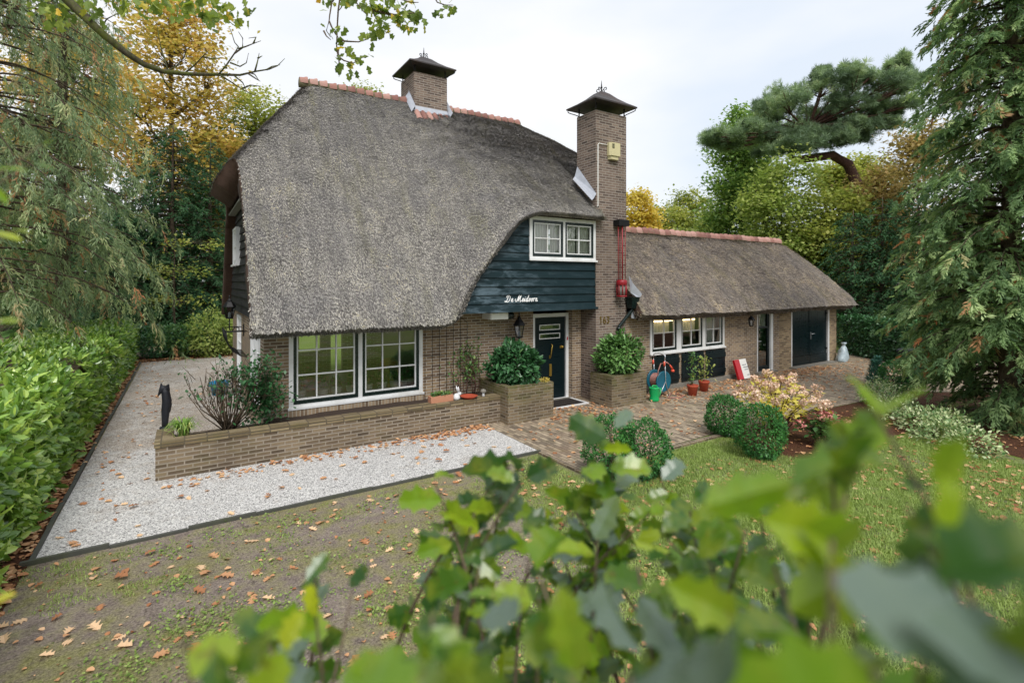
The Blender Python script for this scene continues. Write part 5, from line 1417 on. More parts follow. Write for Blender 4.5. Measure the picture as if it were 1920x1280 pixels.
# clipped shrubs in the two planters
shrub("planter_shrub", "round dark glossy shrub in the planter left of the door", "shrub", (6.27,9.65,0.75), (6.26,9.62,1.17), (0.58,0.48,0.45), 3000, 0.12, MT['l_rhodo'], 31, LAUREL, 0.55, 9, "clipped shrubs in the brick planters", zcut=0.76, lump=0.34)
shrub("planter_shrub", "broad light green shrub in the planter against the chimney", "shrub", (9.05,9.3,0.72), (9.08,9.27,1.18), (0.60,0.42,0.50), 2600, 0.115, MT['l_planter'], 32, LAUREL, 0.62, 9, "clipped shrubs in the brick planters", zcut=0.74, lump=0.40)
shrub("bedding_flowers", "small patch of yellow flowers at the planter corner", "flowers", (6.75,9.25,0.74), (6.74,9.2,0.80), (0.12,0.10,0.07), 260, 0.035, MT['l_yellow'], 33, LEAF1, 0.3, 2)
# corner shrub: bare twigs on the left, leafy on the right
rng = np.random.default_rng(41); rl = random.Random(41)
t = thing("corner_shrub", "twiggy half-bare evergreen shrub at the front house corner", "shrub", (0.62,9.82,0.5))
m = MB(); tips = []
for i in range(46):
    a = rl.uniform(0,6.28); sp = rl.uniform(0.12,0.72); h = rl.uniform(0.6,1.12)
    b = (0.62+rl.uniform(-0.06,0.06),9.80+rl.uniform(-0.06,0.06),0.48)
    e = (0.62+sp*math.cos(a)*1.0, 9.80+sp*0.55*math.sin(a), 0.48+h)
    md = (b[0]+(e[0]-b[0])*0.6+rl.uniform(-.05,.05), b[1]+(e[1]-b[1])*0.6, b[2]+(e[2]-b[2])*0.45)
    m.tube([b,md,e],[0.012,0.008,0.004],5); tips.append(e)
    for k in range(3):
        e2 = (e[0]+rl.uniform(-.16,.16), e[1]+rl.uniform(-.1,.1), e[2]+rl.uniform(-0.05,.18)); q = tuple(md[j]+(e[j]-md[j])*rl.uniform(0.3,0.9) for j in range(3))
        m.tube([q,e2],[0.005,0.003],4); tips.append(e2)
m.build("stem", MT['bark_thin'], t)
tp = np.array(tips); n = 1300; idx = rng.integers(0,len(tp),n); p = tp[idx]+rng.normal(size=(n,3))*0.05
keep = (rng.random(n) < np.clip((p[:,0]-0.35)/0.6,0.10,1)); p = p[keep]
n2 = 1300; p2 = np.array((1.12,9.84,1.02))+rng.normal(size=(n2,3))*np.array((0.19,0.14,0.24)); p2 = p2[p2[:,2] > 0.52]
p = np.concatenate([p,p2]); n = len(p)
quad_mesh("foliage", place(LEAF1, frames(rand_dirs(rng,n,0.0)), rng.uniform(0.06,0.10,n), p), rng.random(n), fbm(p[:,0]*6,p[:,2]*6,3), MT['l_rhodo'], t)
# ornamental grass tufts
def tuft(name, label, cat, base, r, h, n, mat, seed, group=None, w=0.035):
    rng = np.random.default_rng(seed); t = thing(name, label, cat, base, group); Q = []
    for i in range(n):
        a = rng.uniform(0,6.28); l = h*rng.uniform(0.6,1.1); sp = r*rng.uniform(0.3,1.1); b = np.array(base)+np.array([rng.normal()*0.03,rng.normal()*0.03,0])
        o = np.array([math.cos(a),math.sin(a),0]); sd_ = np.array([-o[1],o[0],0])*w*0.25
        pts = [b, b+o*sp*0.3+[0,0,l*0.6], b+o*sp*0.7+[0,0,l*0.8], b+o*sp*1.05+[0,0,l*0.55]]
        ws = [1,1,0.8,0.1]
        for j in range(3): Q.append([pts[j]-sd_*ws[j],pts[j]+sd_*ws[j],pts[j+1]+sd_*ws[j+1],pts[j+1]-sd_*ws[j+1]])
    k = len(Q)//3
    return tag(quad_mesh("blades", np.array(Q), np.repeat(rng.random(k),3), np.repeat(rng.random(k),3), mat, t), None)
tuft("ornamental_grass", "arching green grass tuft at the end of the raised bed", "grass tuft", (-0.02,9.78,0.5), 0.28, 0.34, 150, MT['l_tuft'], 51)
# climber on the trellis
rng = np.random.default_rng(52); t = thing("climbing_plant", "sparse climbing plant on the brick wall beside the planter", "climber", (5.25,10.1,0.5))
m = MB(); rl = random.Random(6); tp = []
for i in range(9):
    pts = [(5.2+rl.uniform(-.25,.3),10.05,0.5)]
    for k in range(4): pts.append((pts[-1][0]+rl.uniform(-.16,.16), 10.1+0.04*k+rl.uniform(-.05,.03), pts[-1][2]+rl.uniform(0.16,0.30)))
    m.tube(pts,[0.012,0.01,0.008,0.006,0.004],5); tp += pts[2:]
m.build("stem", MT['bark_red'], t)
tp = np.array(tp); n = 360; p = tp[rng.integers(0,len(tp),n)]+rng.normal(size=(n,3))*np.array((0.10,0.05,0.09)); p[:,1] = np.minimum(p[:,1],10.28)
quad_mesh("foliage", place(LEAF1, frames(rand_dirs(rng,n,-0.2)), rng.uniform(0.05,0.10,n), p), rng.random(n), rng.random(n), MT['l_mid'], t)

# clipped box balls
for k,(cx,cy,rx,rz,lb) in enumerate([(5.60,5.88,0.40,0.46,"lumpy box mound at the paving corner with orange leaves"),(6.02,5.58,0.44,0.42,"lower wide box mound nearest the lawn"),
     (8.95,6.22,0.37,0.40,"smaller clipped box ball behind its neighbour"),(8.33,5.12,0.42,0.46,"dense tall clipped box ball in front of the hydrangea")]):
    shrub("box_ball", lb, "box ball", (cx,cy,0), (cx,cy,rz*0.92), (rx,rx,rz), 5200, 0.042, MT['l_box'], 60+k, LEAF1, 0.78, 6, "clipped box balls by the paving", lump=0.16 if k>1 else 0.26)
shrub("round_bush", "small round olive green bush at the far bed end", "bush", (16.75,6.2,0), (16.75,6.2,0.42), (0.50,0.50,0.42), 2600, 0.06, MT['l_box'], 65, LEAF1, 0.7, 5)
# hydrangea with dry flower heads
def hydrangea(label, base, R_, H, nfl, leafmat, flmat, seed, nleaf, fr=0.075):
    rng = np.random.default_rng(seed); rl = random.Random(seed)
    t = thing("hydrangea", label, "hydrangea", base, "hydrangeas in the bed"); m = MB(); tips = []; mids = []
    for i in range(nfl):
        a = rl.uniform(0,6.28); q = math.sqrt(rl.random()); e = (base[0]+R_*q*math.cos(a), base[1]+R_*q*math.sin(a), base[2]+H*(1-0.45*q*q)*rl.uniform(0.8,1.05))
        b = (base[0]+rl.uniform(-.1,.1), base[1]+rl.uniform(-.1,.1), base[2]); md = (b[0]+(e[0]-b[0])*0.4, b[1]+(e[1]-b[1])*0.4, b[2]+(e[2]-b[2])*0.6)
        m.tube([b,md,e],[0.010,0.008,0.005],5); tips.append(e); mids += [tuple(md[j]+(e[j]-md[j])*k for j in range(3)) for k in (0.0,0.3,0.6,0.85)]
    m.build("stem", MT['bark_red'], t)
    tp = np.array(tips); n = nfl*60; d = rand_dirs(rng,n,0.2); r = fr*(0.75+0.5*rng.random(nfl)); ii = np.repeat(np.arange(nfl),60)
    p = tp[ii] + d*r[ii][:,None]*np.array((1,1,0.8))
    quad_mesh("flower_heads", place(LEAF1*np.array((1.6,1,1)), frames(rand_dirs(rng,n), d), np.full(n,0.042), p), rng.random(n), rng.random(nfl)[ii], flmat, t)
    mp_ = np.array(mids); n = nleaf; p = mp_[rng.integers(0,len(mp_),n)]+rng.normal(size=(n,3))*0.06
    quad_mesh("foliage", place(LEAF1*np.array((1.5,1,1)), frames(rand_dirs(rng,n,-0.1,0.5)), rng.uniform(0.07,0.13,n), p), rng.random(n), fbm(p[:,0]*4,p[:,1]*4,seed), leafmat, t)
hydrangea("big hydrangea with dry beige flower heads and yellow leaves", (9.75,5.60,0), 0.95, 1.22, 46, MT['l_hyd'], MT['l_dryflower'], 71, 700)
hydrangea("low green hydrangea with dusky pink flower heads", (9.75,4.75,0), 0.50, 0.62, 14, MT['l_mid'], MT['l_pinkflower'], 72, 520, 0.085)
# variegated ground shrubs
rl = random.Random(12)
vs = [(15.2,6.05,0.45),(14.4,5.65,0.5),(13.7,5.15,0.5),(13.0,4.75,0.55),(12.5,4.2,0.5),(12.0,3.75,0.45),(11.6,3.2,0.42),(12.9,3.95,0.4)]
vl = ["farthest, nearest the small round bush","second from the far end","third from the far end","in the middle of the row","just past the middle of the row","third from the near end","nearest the lawn","standing behind the row near the cypress"]
for k,(x,y,r) in enumerate(vs):
    shrub("variegated_shrub", "low cream-edged shrub in the bed, "+vl[k], "shrub", (x,y,0), (x,y,0.16), (r,r,0.30), 900, 0.065, MT['l_varieg'], 80+k, LEAF1, 0.45, 4, "variegated shrubs along the bed", lump=0.3, stem_r=0.006)
shrub("variegated_shrub", "taller grey-leaved shrub at the right edge of the bed", "shrub", (9.95,0.55,0), (9.95,0.55,0.36), (0.55,0.5,0.42), 1300, 0.085, MT['l_varieg'], 95, LEAF1, 0.5, 6, "variegated shrubs along the bed", lump=0.25)
shrub("weed_clump", "bright lime clump of weeds below the cypress", "weeds", (12.6,4.05,0), (12.75,4.0,0.08), (0.5,0.35,0.14), 700, 0.05, MT['l_lime'], 96, LEAF1, 0.2, 2, stem_r=0.004)
# small blue dwarf conifer
rng = np.random.default_rng(97); x, y = G(1642,15.0)
t = thing("dwarf_conifer", "small blue-green twin-tipped conifer in the bed", "conifer", (x,y,0)); Q=[]
n = 700; u = rng.random(n); sx = np.where(rng.random(n)<0.5,-0.1,0.12); r = 0.17*(1-u)+0.02; a = rng.random(n)*6.28; top = np.where(sx<0,0.62,0.72)
p = np.stack([x+sx+r*np.cos(a), y+r*np.sin(a), 0.05+u*top],1); d = np.stack([np.cos(a),np.sin(a),np.full(n,0.9)],1)
quad_mesh("foliage", place(LEAFN, frames(d), np.full(n,0.12), p), rng.random(n), rng.random(n), MT['l_blue'], t)
m = MB(); m.tube([(x,y,0),(x-0.1,y,0.55)],[0.02,0.005],5); m.tube([(x,y,0),(x+0.12,y,0.62)],[0.02,0.005],5); m.build("trunk", MT['bark_thin'], t)
# shrubs behind the gravel path at the back left
for k,(px,d,top,wd,mat,lb) in enumerate([(292,20.6,1.25,1.5,'l_rhodo',"dark low shrub where the hedge meets the back path"),(348,20.8,1.35,1.4,'l_mid',"spreading mid-green shrub at the end of the gravel path"),(405,20.8,1.75,1.2,'l_lime',"bright lime bush beside the gable end"),(440,21.8,1.5,1.2,'l_lime',"lime bush behind the black wall lantern")]):
    x, y = G(px,d); shrub("path_shrub", lb, "shrub", (x,y,0), (x,y,top*0.48), (wd,wd*0.8,top*0.55), 2600, 0.12, MT[mat], 110+k, LEAF1, 0.5, 6, "shrubs at the end of the path", lump=0.35)

# ------------------------------------------------------------------ grass, moss and litter
rng = np.random.default_rng(201)
n = 480000
# near the camera, lawn triangle in front
u = rng.random(n); dd = 1.9 + 9.0*u**0.85; pxx = rng.uniform(-80,2050,n)
r = (pxx-960)/FPX*dd; X = SA*dd+CA*r; Y = CA*dd-SA*r
big = fbm(X*0.75,Y*0.75,31); fine = fbm(X*3.2,Y*3.2,37)
gx = np.clip((X-0.55*Y+0.4)/3.2,0,1)
dens = np.clip((0.55*big+0.6*fine-0.575+0.34*gx)*5.0,0,1)*(0.62+0.38*gx)
ok = (rng.random(n) < dens) & (Y < 7.2) & ~((Y > 6.1)&(X > 5.1)) & (X > -1.75) & ~((X > 8.7)&(Y > 4.4))
ok &= ~((X > 11.6) & (Y > 0.3))
X, Y, gx = X[ok], Y[ok], gx[ok]; n = len(X)
p = np.stack([X,Y,np.zeros(n)],1); d = rand_dirs(rng,n,1.0); d[:,2] = np.abs(d[:,2])+0.25
h = rng.uniform(0.02,0.045,n)*(0.8+0.7*gx); S = np.stack([0.009+0.0*h, h*1.15, h*1.15],1)
T = np.array([[(-0.5,0,0),(0.5,0,0),(0.25,0.6,0.0),(-0.25,0.6,0.0)],[(-0.25,0.6,0),(0.25,0.6,0),(0.03,1,-0.12),(-0.03,1,-0.12)]],float)
tag(quad_mesh("lawn_grass", place(T, frames(d), S, p), np.repeat(rng.random(n),2), np.repeat(fbm(X*2,Y*2,5),2), MT['l_grass']), "patchy short lawn grass growing through bare soil", "grass", kind='stuff')

cx = []
for i in range(330):
    d = 2.3+6.0*rng.random(); pxx = rng.uniform(0,1300); x, y = G(pxx,d)
    if y > 7.15 or x < -1.5 or (x > 5.1 and y > 6.1): continue
    if fbm(np.array([x*0.9]),np.array([y*0.9]),77)[0] < 0.52: continue
    m_ = int(rng.integers(30,110)); r = rng.uniform(0.05,0.20); q = np.stack([x+rng.normal(size=m_)*r, y+rng.normal(size=m_)*r, rng.uniform(0.004,0.03,m_)],1); cx.append(q)
p = np.concatenate(cx); n = len(p); d = rand_dirs(rng,n,0.5,0.4)
tag(quad_mesh("lawn_weeds", place(LEAFW, frames(d), rng.uniform(0.014,0.036,n), p), rng.random(n), rng.random(n), MT['l_weed']), "small bright weed tufts scattered over the bare lawn", "weeds", kind='stuff')
OAK = lobed_leaf(3, 0.62, 0.50, 0.12, 0.30)
def ground_leaves(rng, n, fn):
    """fn -> X,Y,Z acceptance; returns positions"""
    return fn(rng, n)
# individual leaves on the lawn and the gravel: the largest in view
me_leaf = []
for k in range(6):
    rk = np.random.default_rng(300+k); T = OAK.copy()
    T = lobed_leaf(3, 0.55+0.1*rk.random(), 0.42+0.16*rk.random(), rk.uniform(-0.25,0.3), rk.uniform(0.1,0.7))
    T[...,2] -= T[...,2].min(); T[...,1] -= 0.5
    o = quad_mesh("fallen_leaf", T, np.full(len(T), rk.random()), np.full(len(T), rk.random()), MT['l_fallen'], smooth=True)
    me_leaf.append(o.data); bpy.data.objects.remove(o)
rng = np.random.default_rng(333); rl = random.Random(333)
def add_leaf(x, y, z, label, group, size):
    o = bpy.data.objects.new("fallen_leaf", rl.choice(me_leaf)); COL.objects.link(o)
    o.location = (x,y,z+0.004); o.scale = (size,size,size); o.rotation_euler = (rl.uniform(-0.25,0.25), rl.uniform(-0.25,0.25), rl.uniform(0,6.28))
    tag(o, label, "fallen leaf", group)
cnt = 0
while cnt < 240:
    d = 2.2+6.5*rl.random()**0.9; px = rl.uniform(-40,1960) if rl.random() < 0.45 else rl.uniform(-20,1000); x, y = G(px,d)
    if y > 7.15 or x < -1.6 or (y > 6.05 and x > 5.1) or (x > 8.6 and y > 4.3) or x > 11: continue
    if x-0.55*y < 1.0 and rl.random() < 0.15: continue
    add_leaf(x,y,0.003,"dry tan oak leaf lying on the lawn","fallen oak leaves on the lawn", rl.uniform(0.07,0.14)); cnt += 1
cnt = 0
while cnt < 55:
    x = rl.uniform(-1.3,5.2); y = rl.uniform(7.4,9.3) if rl.random() < 0.75 else rl.uniform(9.3,15)
    if x > -0.4 and y > 9.2: continue
    if y > 8.6 and rl.random() < 0.2: pass
    add_leaf(x,y,0.012,"rusty oak leaf lying on the white gravel","fallen oak leaves on the gravel", rl.uniform(0.07,0.12)); cnt += 1
# drifts of small litter: one uncountable scatter
rng = np.random.default_rng(340); pts = []
def addpts(n, fx): 
    a = fx(n); pts.append(a)
addpts(270, lambda n: np.stack([2.5+2.8*rng.random(n)**0.6, 9.30-np.abs(rng.normal(size=n))*0.18, np.full(n,0.02)],1))
addpts(90, lambda n: np.stack([rng.uniform(-0.3,2.6,n), 9.30-np.abs(rng.normal(size=n))*0.20, np.full(n,0.02)],1))
addpts(560, lambda n: np.stack([rng.uniform(5.4,16.5,n), rng.uniform(6.4,8.9,n), np.full(n,0.02)],1)[fbm(np.linspace(0,40,n),np.zeros(n),3)>0.42])
addpts(900, lambda n: np.stack([rng.uniform(9.8,19,n), 9.55-np.abs(rng.normal(size=n))*0.55, np.full(n,0.02)],1))
addpts(170, lambda n: np.stack([rng.uniform(6.7,8.6,n), rng.uniform(8.6,9.6,n), np.full(n,0.02)],1))
addpts(800, lambda n: np.stack([rng.uniform(16,23,n), rng.uniform(6.3,9.3,n), np.full(n,0.02)],1))
addpts(1500, lambda n: np.stack([-1.42-np.abs(rng.normal(size=n))*0.14, rng.uniform(3,24,n), np.full(n,0.02)],1))
addpts(130, lambda n: np.stack([-1.2+np.abs(rng.normal(size=n))*0.5, rng.uniform(8,23,n), np.full(n,0.02)],1))
addpts(900, lambda n: np.stack([rng.uniform(8.7,15,n), rng.uniform(1.0,5.8,n), np.full(n,0.02)],1))
addpts(700, lambda n: np.stack([rng.uniform(-3,3.6,n), 23.9+rng.normal(size=n)*0.4, np.full(n,0.02)],1))
def lawn(n, sz=0):
    d = 2.0+6.6*rng.random(n)**0.8; pxx = rng.uniform(-60,2000,n); r = (pxx-960)/FPX*d; X = SA*d+CA*r; Y = CA*d-SA*r
    k = (Y < 7.2) & (X > -1.4) & ~((Y > 6.1)&(X > 5.1)) & ~((X > 8.7)&(Y > 4.4)) & (X < 11.5); return np.stack([X,Y,np.full(n,0.01)],1)[k]
q = lawn(2600); q = q[(q[:,0]-0.55*q[:,1] > 0.6)]; pts.append(q)
pts.append(lawn(1500))
p = np.concatenate(pts); n = len(p); Ts = lobed_leaf(1,0.3,0.4,0.2,0.5)[2:-2]
dirs = rand_dirs(rng,n,0.0,0.25)
sz_ = rng.uniform(0.05,0.11,n); sz_[-len(pts[-1]):] *= rng.uniform(0.25,0.9,len(pts[-1]))
V = place(Ts, frames(dirs), sz_, p)
tag(quad_mesh("leaf_litter", V, np.repeat(rng.random(n),len(Ts)), np.repeat(rng.random(n)*0.8,len(Ts)), MT['l_fallen']), "drifts of small rusty leaves along walls and paving", "leaf litter", kind='stuff')
# ------------------------------------------------------------------ trees
def bez(a, b, c, n):
    a,b,c = (np.array(v,float) for v in (a,b,c)); t = np.linspace(0,1,n)[:,None]
    return (1-t)**2*a + 2*(1-t)*t*b + t*t*c
def decid(name, label, pos, H, blobs, nclump, nleaf, lsize, clr, mat, seed, tr=0.22, lean=(0,0), bark='bark', group=None, tmpl=LEAFW, cat="tree", multi=1, fork=0.35, twigs=True, dm=1.7):
    rng = np.random.default_rng(seed); rl = random.Random(seed)
    t = thing(name, label, cat, (pos[0],pos[1],0), group)
    pos = np.array((pos[0],pos[1],0.0)); m = MB()
    trunks = []
    for k in range(multi):
        o = np.array((rl.uniform(-0.5,0.5),rl.uniform(-0.5,0.5),0))*(multi>1)
        top = pos + np.array((lean[0],lean[1],H*0.86)) + o*2.5*(H/8)
        b = bez(pos+o*0.4-[0,0,0.1], pos+o+np.array((lean[0]*0.2+rl.uniform(-.3,.3),lean[1]*0.2+rl.uniform(-.3,.3),H*0.45)), top, 9)
        m.tube(b, list(tr*np.linspace(1,0.18,9)/ (1 if multi==1 else 1.5)), 8); trunks.append(b)
    B = np.array([b[:3] for b in blobs],float)+pos; Rr = np.array([b[3:] for b in blobs],float)
    w = Rr.prod(1)**0.8; bi = rng.choice(len(B), nclump, p=w/w.sum())
    d = rand_dirs(rng,nclump); rad = (0.35+0.65*rng.random(nclump)**0.5)
    C = B[bi]+d*Rr[bi]*rad[:,None]
    C = C[C[:,2] > 0.2]; bi = bi[:len(C)] if len(C)!=nclump else bi
    limbs = []
    for i in range(len(B)):
        tk = trunks[rl.randrange(len(trunks))]
        zt = np.clip(B[i,2]-Rr[i,2]*0.7, H*fork*0.6, H*0.8); j = int(np.argmin(np.abs(tk[:,2]-zt))); s = tk[j]
        mid = (s+B[i])/2 + np.array((rl.uniform(-.2,.2),rl.uniform(-.2,.2),-0.1*Rr[i,2]))
        l = bez(s, mid, B[i]+[0,0,Rr[i,2]*0.3], 6); r0 = tr*0.45
        m.tube(l, list(np.linspace(r0,r0*0.25,6)), 6); limbs.append(l)
    if twigs:
        for i in range(min(len(C),150)):
            l = limbs[int(np.argmin([np.min(np.linalg.norm(q-C[i],axis=1)) for q in limbs]))]
            j = max(0,int(np.argmin(np.linalg.norm(l-C[i],axis=1)))-1); s = l[j]
            b = bez(s, (s+C[i])/2+np.array((rl.uniform(-.2,.2),rl.uniform(-.2,.2),0.15)), C[i], 4)
            m.tube(b, [tr*0.14,tr*0.1,tr*0.07,tr*0.03], 4)
    m.build("trunk", MT[bark], t)
    nc = len(C); ii = np.repeat(np.arange(nc), int(nleaf*dm)); n = len(ii)
    sc = clr*(0.6+0.7*rng.random(nc))
    p = C[ii] + rng.normal(size=(n,3))*np.array((1,1,0.6))*sc[ii][:,None]*0.55
    p[:,2] = np.maximum(p[:,2],0.05)
    dd = rand_dirs(rng,n,-0.15,0.7)
    V = place(tmpl, frames(dd), lsize*1.15*(0.6+0.8*rng.random(n)), p)
    cl = np.clip(rng.random(nc)*0.55+0.45*fbm(C[:,0]*0.6,C[:,2]*0.6,seed),0,1)
    k = len(tmpl)
    quad_mesh("crown", V, np.repeat(rng.random(n),k), np.repeat(cl[ii],k), mat, t)
    return t

FR = [plume(26, np.random.default_rng(600+i), 0.034, 0.42, 0.45, 0.35) for i in range(5)]
FRL = [plume(24, np.random.default_rng(700+i), 0.022, 0.34, 0.95, 0.6) for i in range(5)]
FRS = [plume(11, np.random.default_rng(800+i), 0.06, 0.45, 0.35, 0.3) for i in range(4)]
def conifer(name, label, pos, H, Rmax, mat, seed, z0=0.3, nlev=46, per=5, step=0.30, fl=0.45, tmpl=FR, droop=0.5, tr=0.22, tipup=0.0, prof=0.75, bark='bark', group=None, fill=0.2, brown=0.0, cat="conifer", side=0.7, down=0.45, low=1.0):
    rng = np.random.default_rng(seed); rl = random.Random(seed)
    t = thing(name, label, cat, (pos[0],pos[1],0), group); m = MB()
    base = np.array((pos[0],pos[1],0.0))
    tk = bez(base-[0,0,0.1], base+[rl.uniform(-.15,.15),rl.uniform(-.15,.15),H*0.5], base+[0,0,H], 12)
    m.tube(tk, list(tr*np.linspace(1,0.08,12)), 8)
    P, D, S, CL = [], [], [], []
    for lev in range(nlev):
        z = z0+(H-z0)*(lev/nlev)**1.0; f = (z-z0)/(H-z0)
        Lm = Rmax*(1-f)**prof*(0.9 if f > 0.05 else 0.8)*(low+(1-low)*min(1.0,f/0.16))+0.15
        for k in range(per):
            a = rl.uniform(0,6.28); L = Lm*rl.uniform(0.55,1.15)
            o = np.array((math.cos(a),math.sin(a),0)); sd_ = np.array((-o[1],o[0],0))
            s = np.array((base[0],base[1],z)); dz = -droop*L*rl.uniform(0.6,1.2)
            b = bez(s, s+o*L*0.6+[0,0,0.12*L+tipup*L*0.1], s+o*L+[0,0,dz+tipup*L], 8)
            if L > 0.5: m.tube(b[:7], list(np.linspace(0.035*min(1,L/2),0.006,7)), 4)
            nf = max(2,int(L/step)); c = rl.random()
            for q in range(nf):
                u = fill+(1-fill)*(q+rl.random())/nf; g = u*7; i = min(6,int(g)); pt = b[i]+(b[i+1]-b[i])*(g-i)
                for sgn in (-1,0,1):
                    if sgn == 0 and u < 0.7: continue
                    dv = o*rl.uniform(0.4,1.0)+sd_*sgn*side*rl.uniform(0.6,1.4)+np.array((0,0,-down*rl.uniform(0.3,1.4)))
                    P.append(pt+rng.normal(size=3)*0.04); D.append(dv); S.append(fl*rl.uniform(0.6,1.25)*(0.7+0.3*min(1,L))); 
                    CL.append(c*0.5+0.35*rl.random()+ (0.5 if (rl.random() < brown) else 0)+0.15*(u<0.4)*brown*4)
    m.build("trunk", MT[bark], t)
    P, D, S, CL = np.array(P), np.array(D), np.array(S), np.clip(np.array(CL),0,1)
    P[:,2] = np.maximum(P[:,2], 0.08)
    n = len(P); Fm = frames(D, np.tile([0,0,1.0],(n,1))+rng.normal(size=(n,3))*0.35); k = len(tmpl[0]); V = np.empty((n,k,4,3)); ti = rng.integers(0,len(tmpl),n)
    for q in range(len(tmpl)):
        s_ = ti == q; V[s_] = place(tmpl[q], Fm[s_], S[s_], P[s_]).reshape(-1,k,4,3)
    V = V.reshape(-1,4,3)
    V[...,2] = np.maximum(V[...,2], 0.02)
    quad_mesh("crown", V, np.repeat(rng.random(n),k), np.repeat(CL,k), mat, t)
    return t

# right: big green cypress in the bed
conifer("green_cypress", "tall green cypress with drooping sprays in the mulch bed", G(1895,10.9), 15.5, 2.35, MT['l_cypgreen'], 401, 0.30, 96, 9, 0.15, 0.36, FR, 0.38, 0.22, prof=0.68, brown=0.24, fill=0.28, down=0.55, low=0.52)
# left: grey-green weeping cypress behind the hedge
conifer("weeping_cypress", "large grey-green weeping cypress leaning over the laurel hedge", G(-60,12.6), 17.0, 4.7, MT['l_cyp'], 402, 2.7, 52, 6, 0.29, 0.48, FRL, 0.46, 0.30, prof=0.40, brown=0.30, fill=0.22, down=0.9)
conifer("weeping_cypress", "slimmer grey cypress behind the big weeping one", G(120,17.5), 18.0, 3.0, MT['l_cyp'], 403, 2.6, 46, 5, 0.36, 0.6, FRL, 0.4, 0.26, prof=0.45, brown=0.25, fill=0.22, down=0.9)
# dark firs / yews at the back left
dk = [(250,25,8.2,2.6,"dark evergreen farthest left behind the hedge end"),(325,26,11.0,3.0,"tallest dark evergreen in the back left corner"),(395,27,10.5,2.4,"dark evergreen beside the cottage gable"),(180,27,9.0,2.6,"dark evergreen half hidden by the weeping cypress"),(445,31,7.6,2.6,"dark evergreen showing behind the gable wall"),(290,30,12.0,3.0,"dark evergreen behind the tallest one, touching the orange oak"),(362,31,11.0,3.0,"dark evergreen between the tallest one and the gable"),(218,24,6.5,2.4,"lower dark evergreen over the far hedge end")]
for k,(px,d,H,Rm,lb) in enumerate(dk):
    conifer("dark_evergreen", lb, G(px,d), H, Rm, MT['l_dark'], 410+k, 0.2, 46, 7, 0.26, 0.38, FRS, 0.28, 0.2, prof=0.5, fill=0.3, group="dark evergreens at the back left")
decid("understorey_beech", "thin beech sapling with pale yellow leaves before the dark evergreens", G(330,21.5), 6.0, [(0,0,3.4,1.8,0.9,0.25),(0.3,0,4.6,1.6,0.8,0.22),(0.1,0,2.2,1.6,0.8,0.22)], 60, 26, 0.10, 0.42, MT['l_yelgreen'], 420, 0.05, dm=0.6)
# oaks behind, left
decid("orange_oak", "tall orange oak behind the dark evergreens", G(318,31), 20, [(0,0,16,3.2,3,3.2),(-1.6,0,12.5,2.6,2.5,2.4),(1.7,0,11.5,2.4,2.4,2.3),(0.4,0,19,2.5,2.2,2),(2.3,0,15,1.6,1.6,1.6),(0.5,-1,9.3,2.6,2,1.6)], 330, 64, 0.20, 1.0, MT['l_orange'], 431, 0.3, dm=0.62, group="autumn oaks behind the cottage")
decid("autumn_oak", "yellow-orange oak between the orange one and the roof", G(405,35), 14, [(0,0,11,2.4,2.2,2.2),(-1,0,8,2.2,2,1.8),(1.2,0,8.6,2,2,1.8),(0,0,6,2.4,2,1.6)], 210, 60, 0.2, 0.95, MT['l_orange'], 432, 0.26, dm=1.1, group="autumn oaks behind the cottage")
decid("autumn_oak", "yellow-green oak left of the cottage roof", G(478,37), 18, [(0,0,15.4,1.9,1.8,1.9),(-1.7,0,13.2,1.8,1.8,1.6),(1.6,0,13.6,1.6,1.6,1.6),(0.3,0,11.2,2.8,2.2,1.8),(-1.5,0,9,2.4,2.2,1.8),(1.0,0,8.6,2.4,2.2,2),(0,0,6,2.6,2,2)], 330, 50, 0.2, 0.95, MT['l_yelgreen'], 433, 0.28, dm=1.3, group="autumn oaks behind the cottage")
decid("autumn_oak", "yellow-green oak crown rising above the ridge tiles", G(692,44), 19.5, [(0,0,17.6,1.9,1.8,2.2),(-1.4,0,16,1.8,1.6,1.8),(1.7,0,16,1.8,1.6,1.9),(0,0,14,3,2.2,2.2)], 230, 54, 0.2, 0.9, MT['l_yelgreen'], 434, 0.28, group="autumn oaks behind the cottage")
decid("autumn_oak", "small oak top peeping over the ridge right of the chimney", G(868,46), 16.6, [(0,0,15.4,1.4,1.3,1.2),(-0.8,0,13.8,1.8,1.5,1.4),(0.9,0,13.2,1.6,1.5,1.4)], 110, 54, 0.2, 0.85, MT['l_yelgreen'], 435, 0.2, group="autumn oaks behind the cottage")
decid("autumn_oak", "oak twig top just above the ridge's left end", G(590,44), 18.4, [(0,0,17.4,0.9,0.9,1.0),(0.3,0,15.6,1.6,1.3,1.3)], 60, 50, 0.2, 0.8, MT['l_mid'], 436, 0.2, group="autumn oaks behind the cottage")
decid("autumn_oak", "pale orange oak high behind the weeping cypress", G(140,34), 22, [(0,0,17,3.6,3,3.5),(-2,0,13,3,3,3),(2,0,13,3,3,3)], 240, 54, 0.22, 1.1, MT['l_orange'], 437, 0.3, dm=1.1, group="autumn oaks behind the cottage")
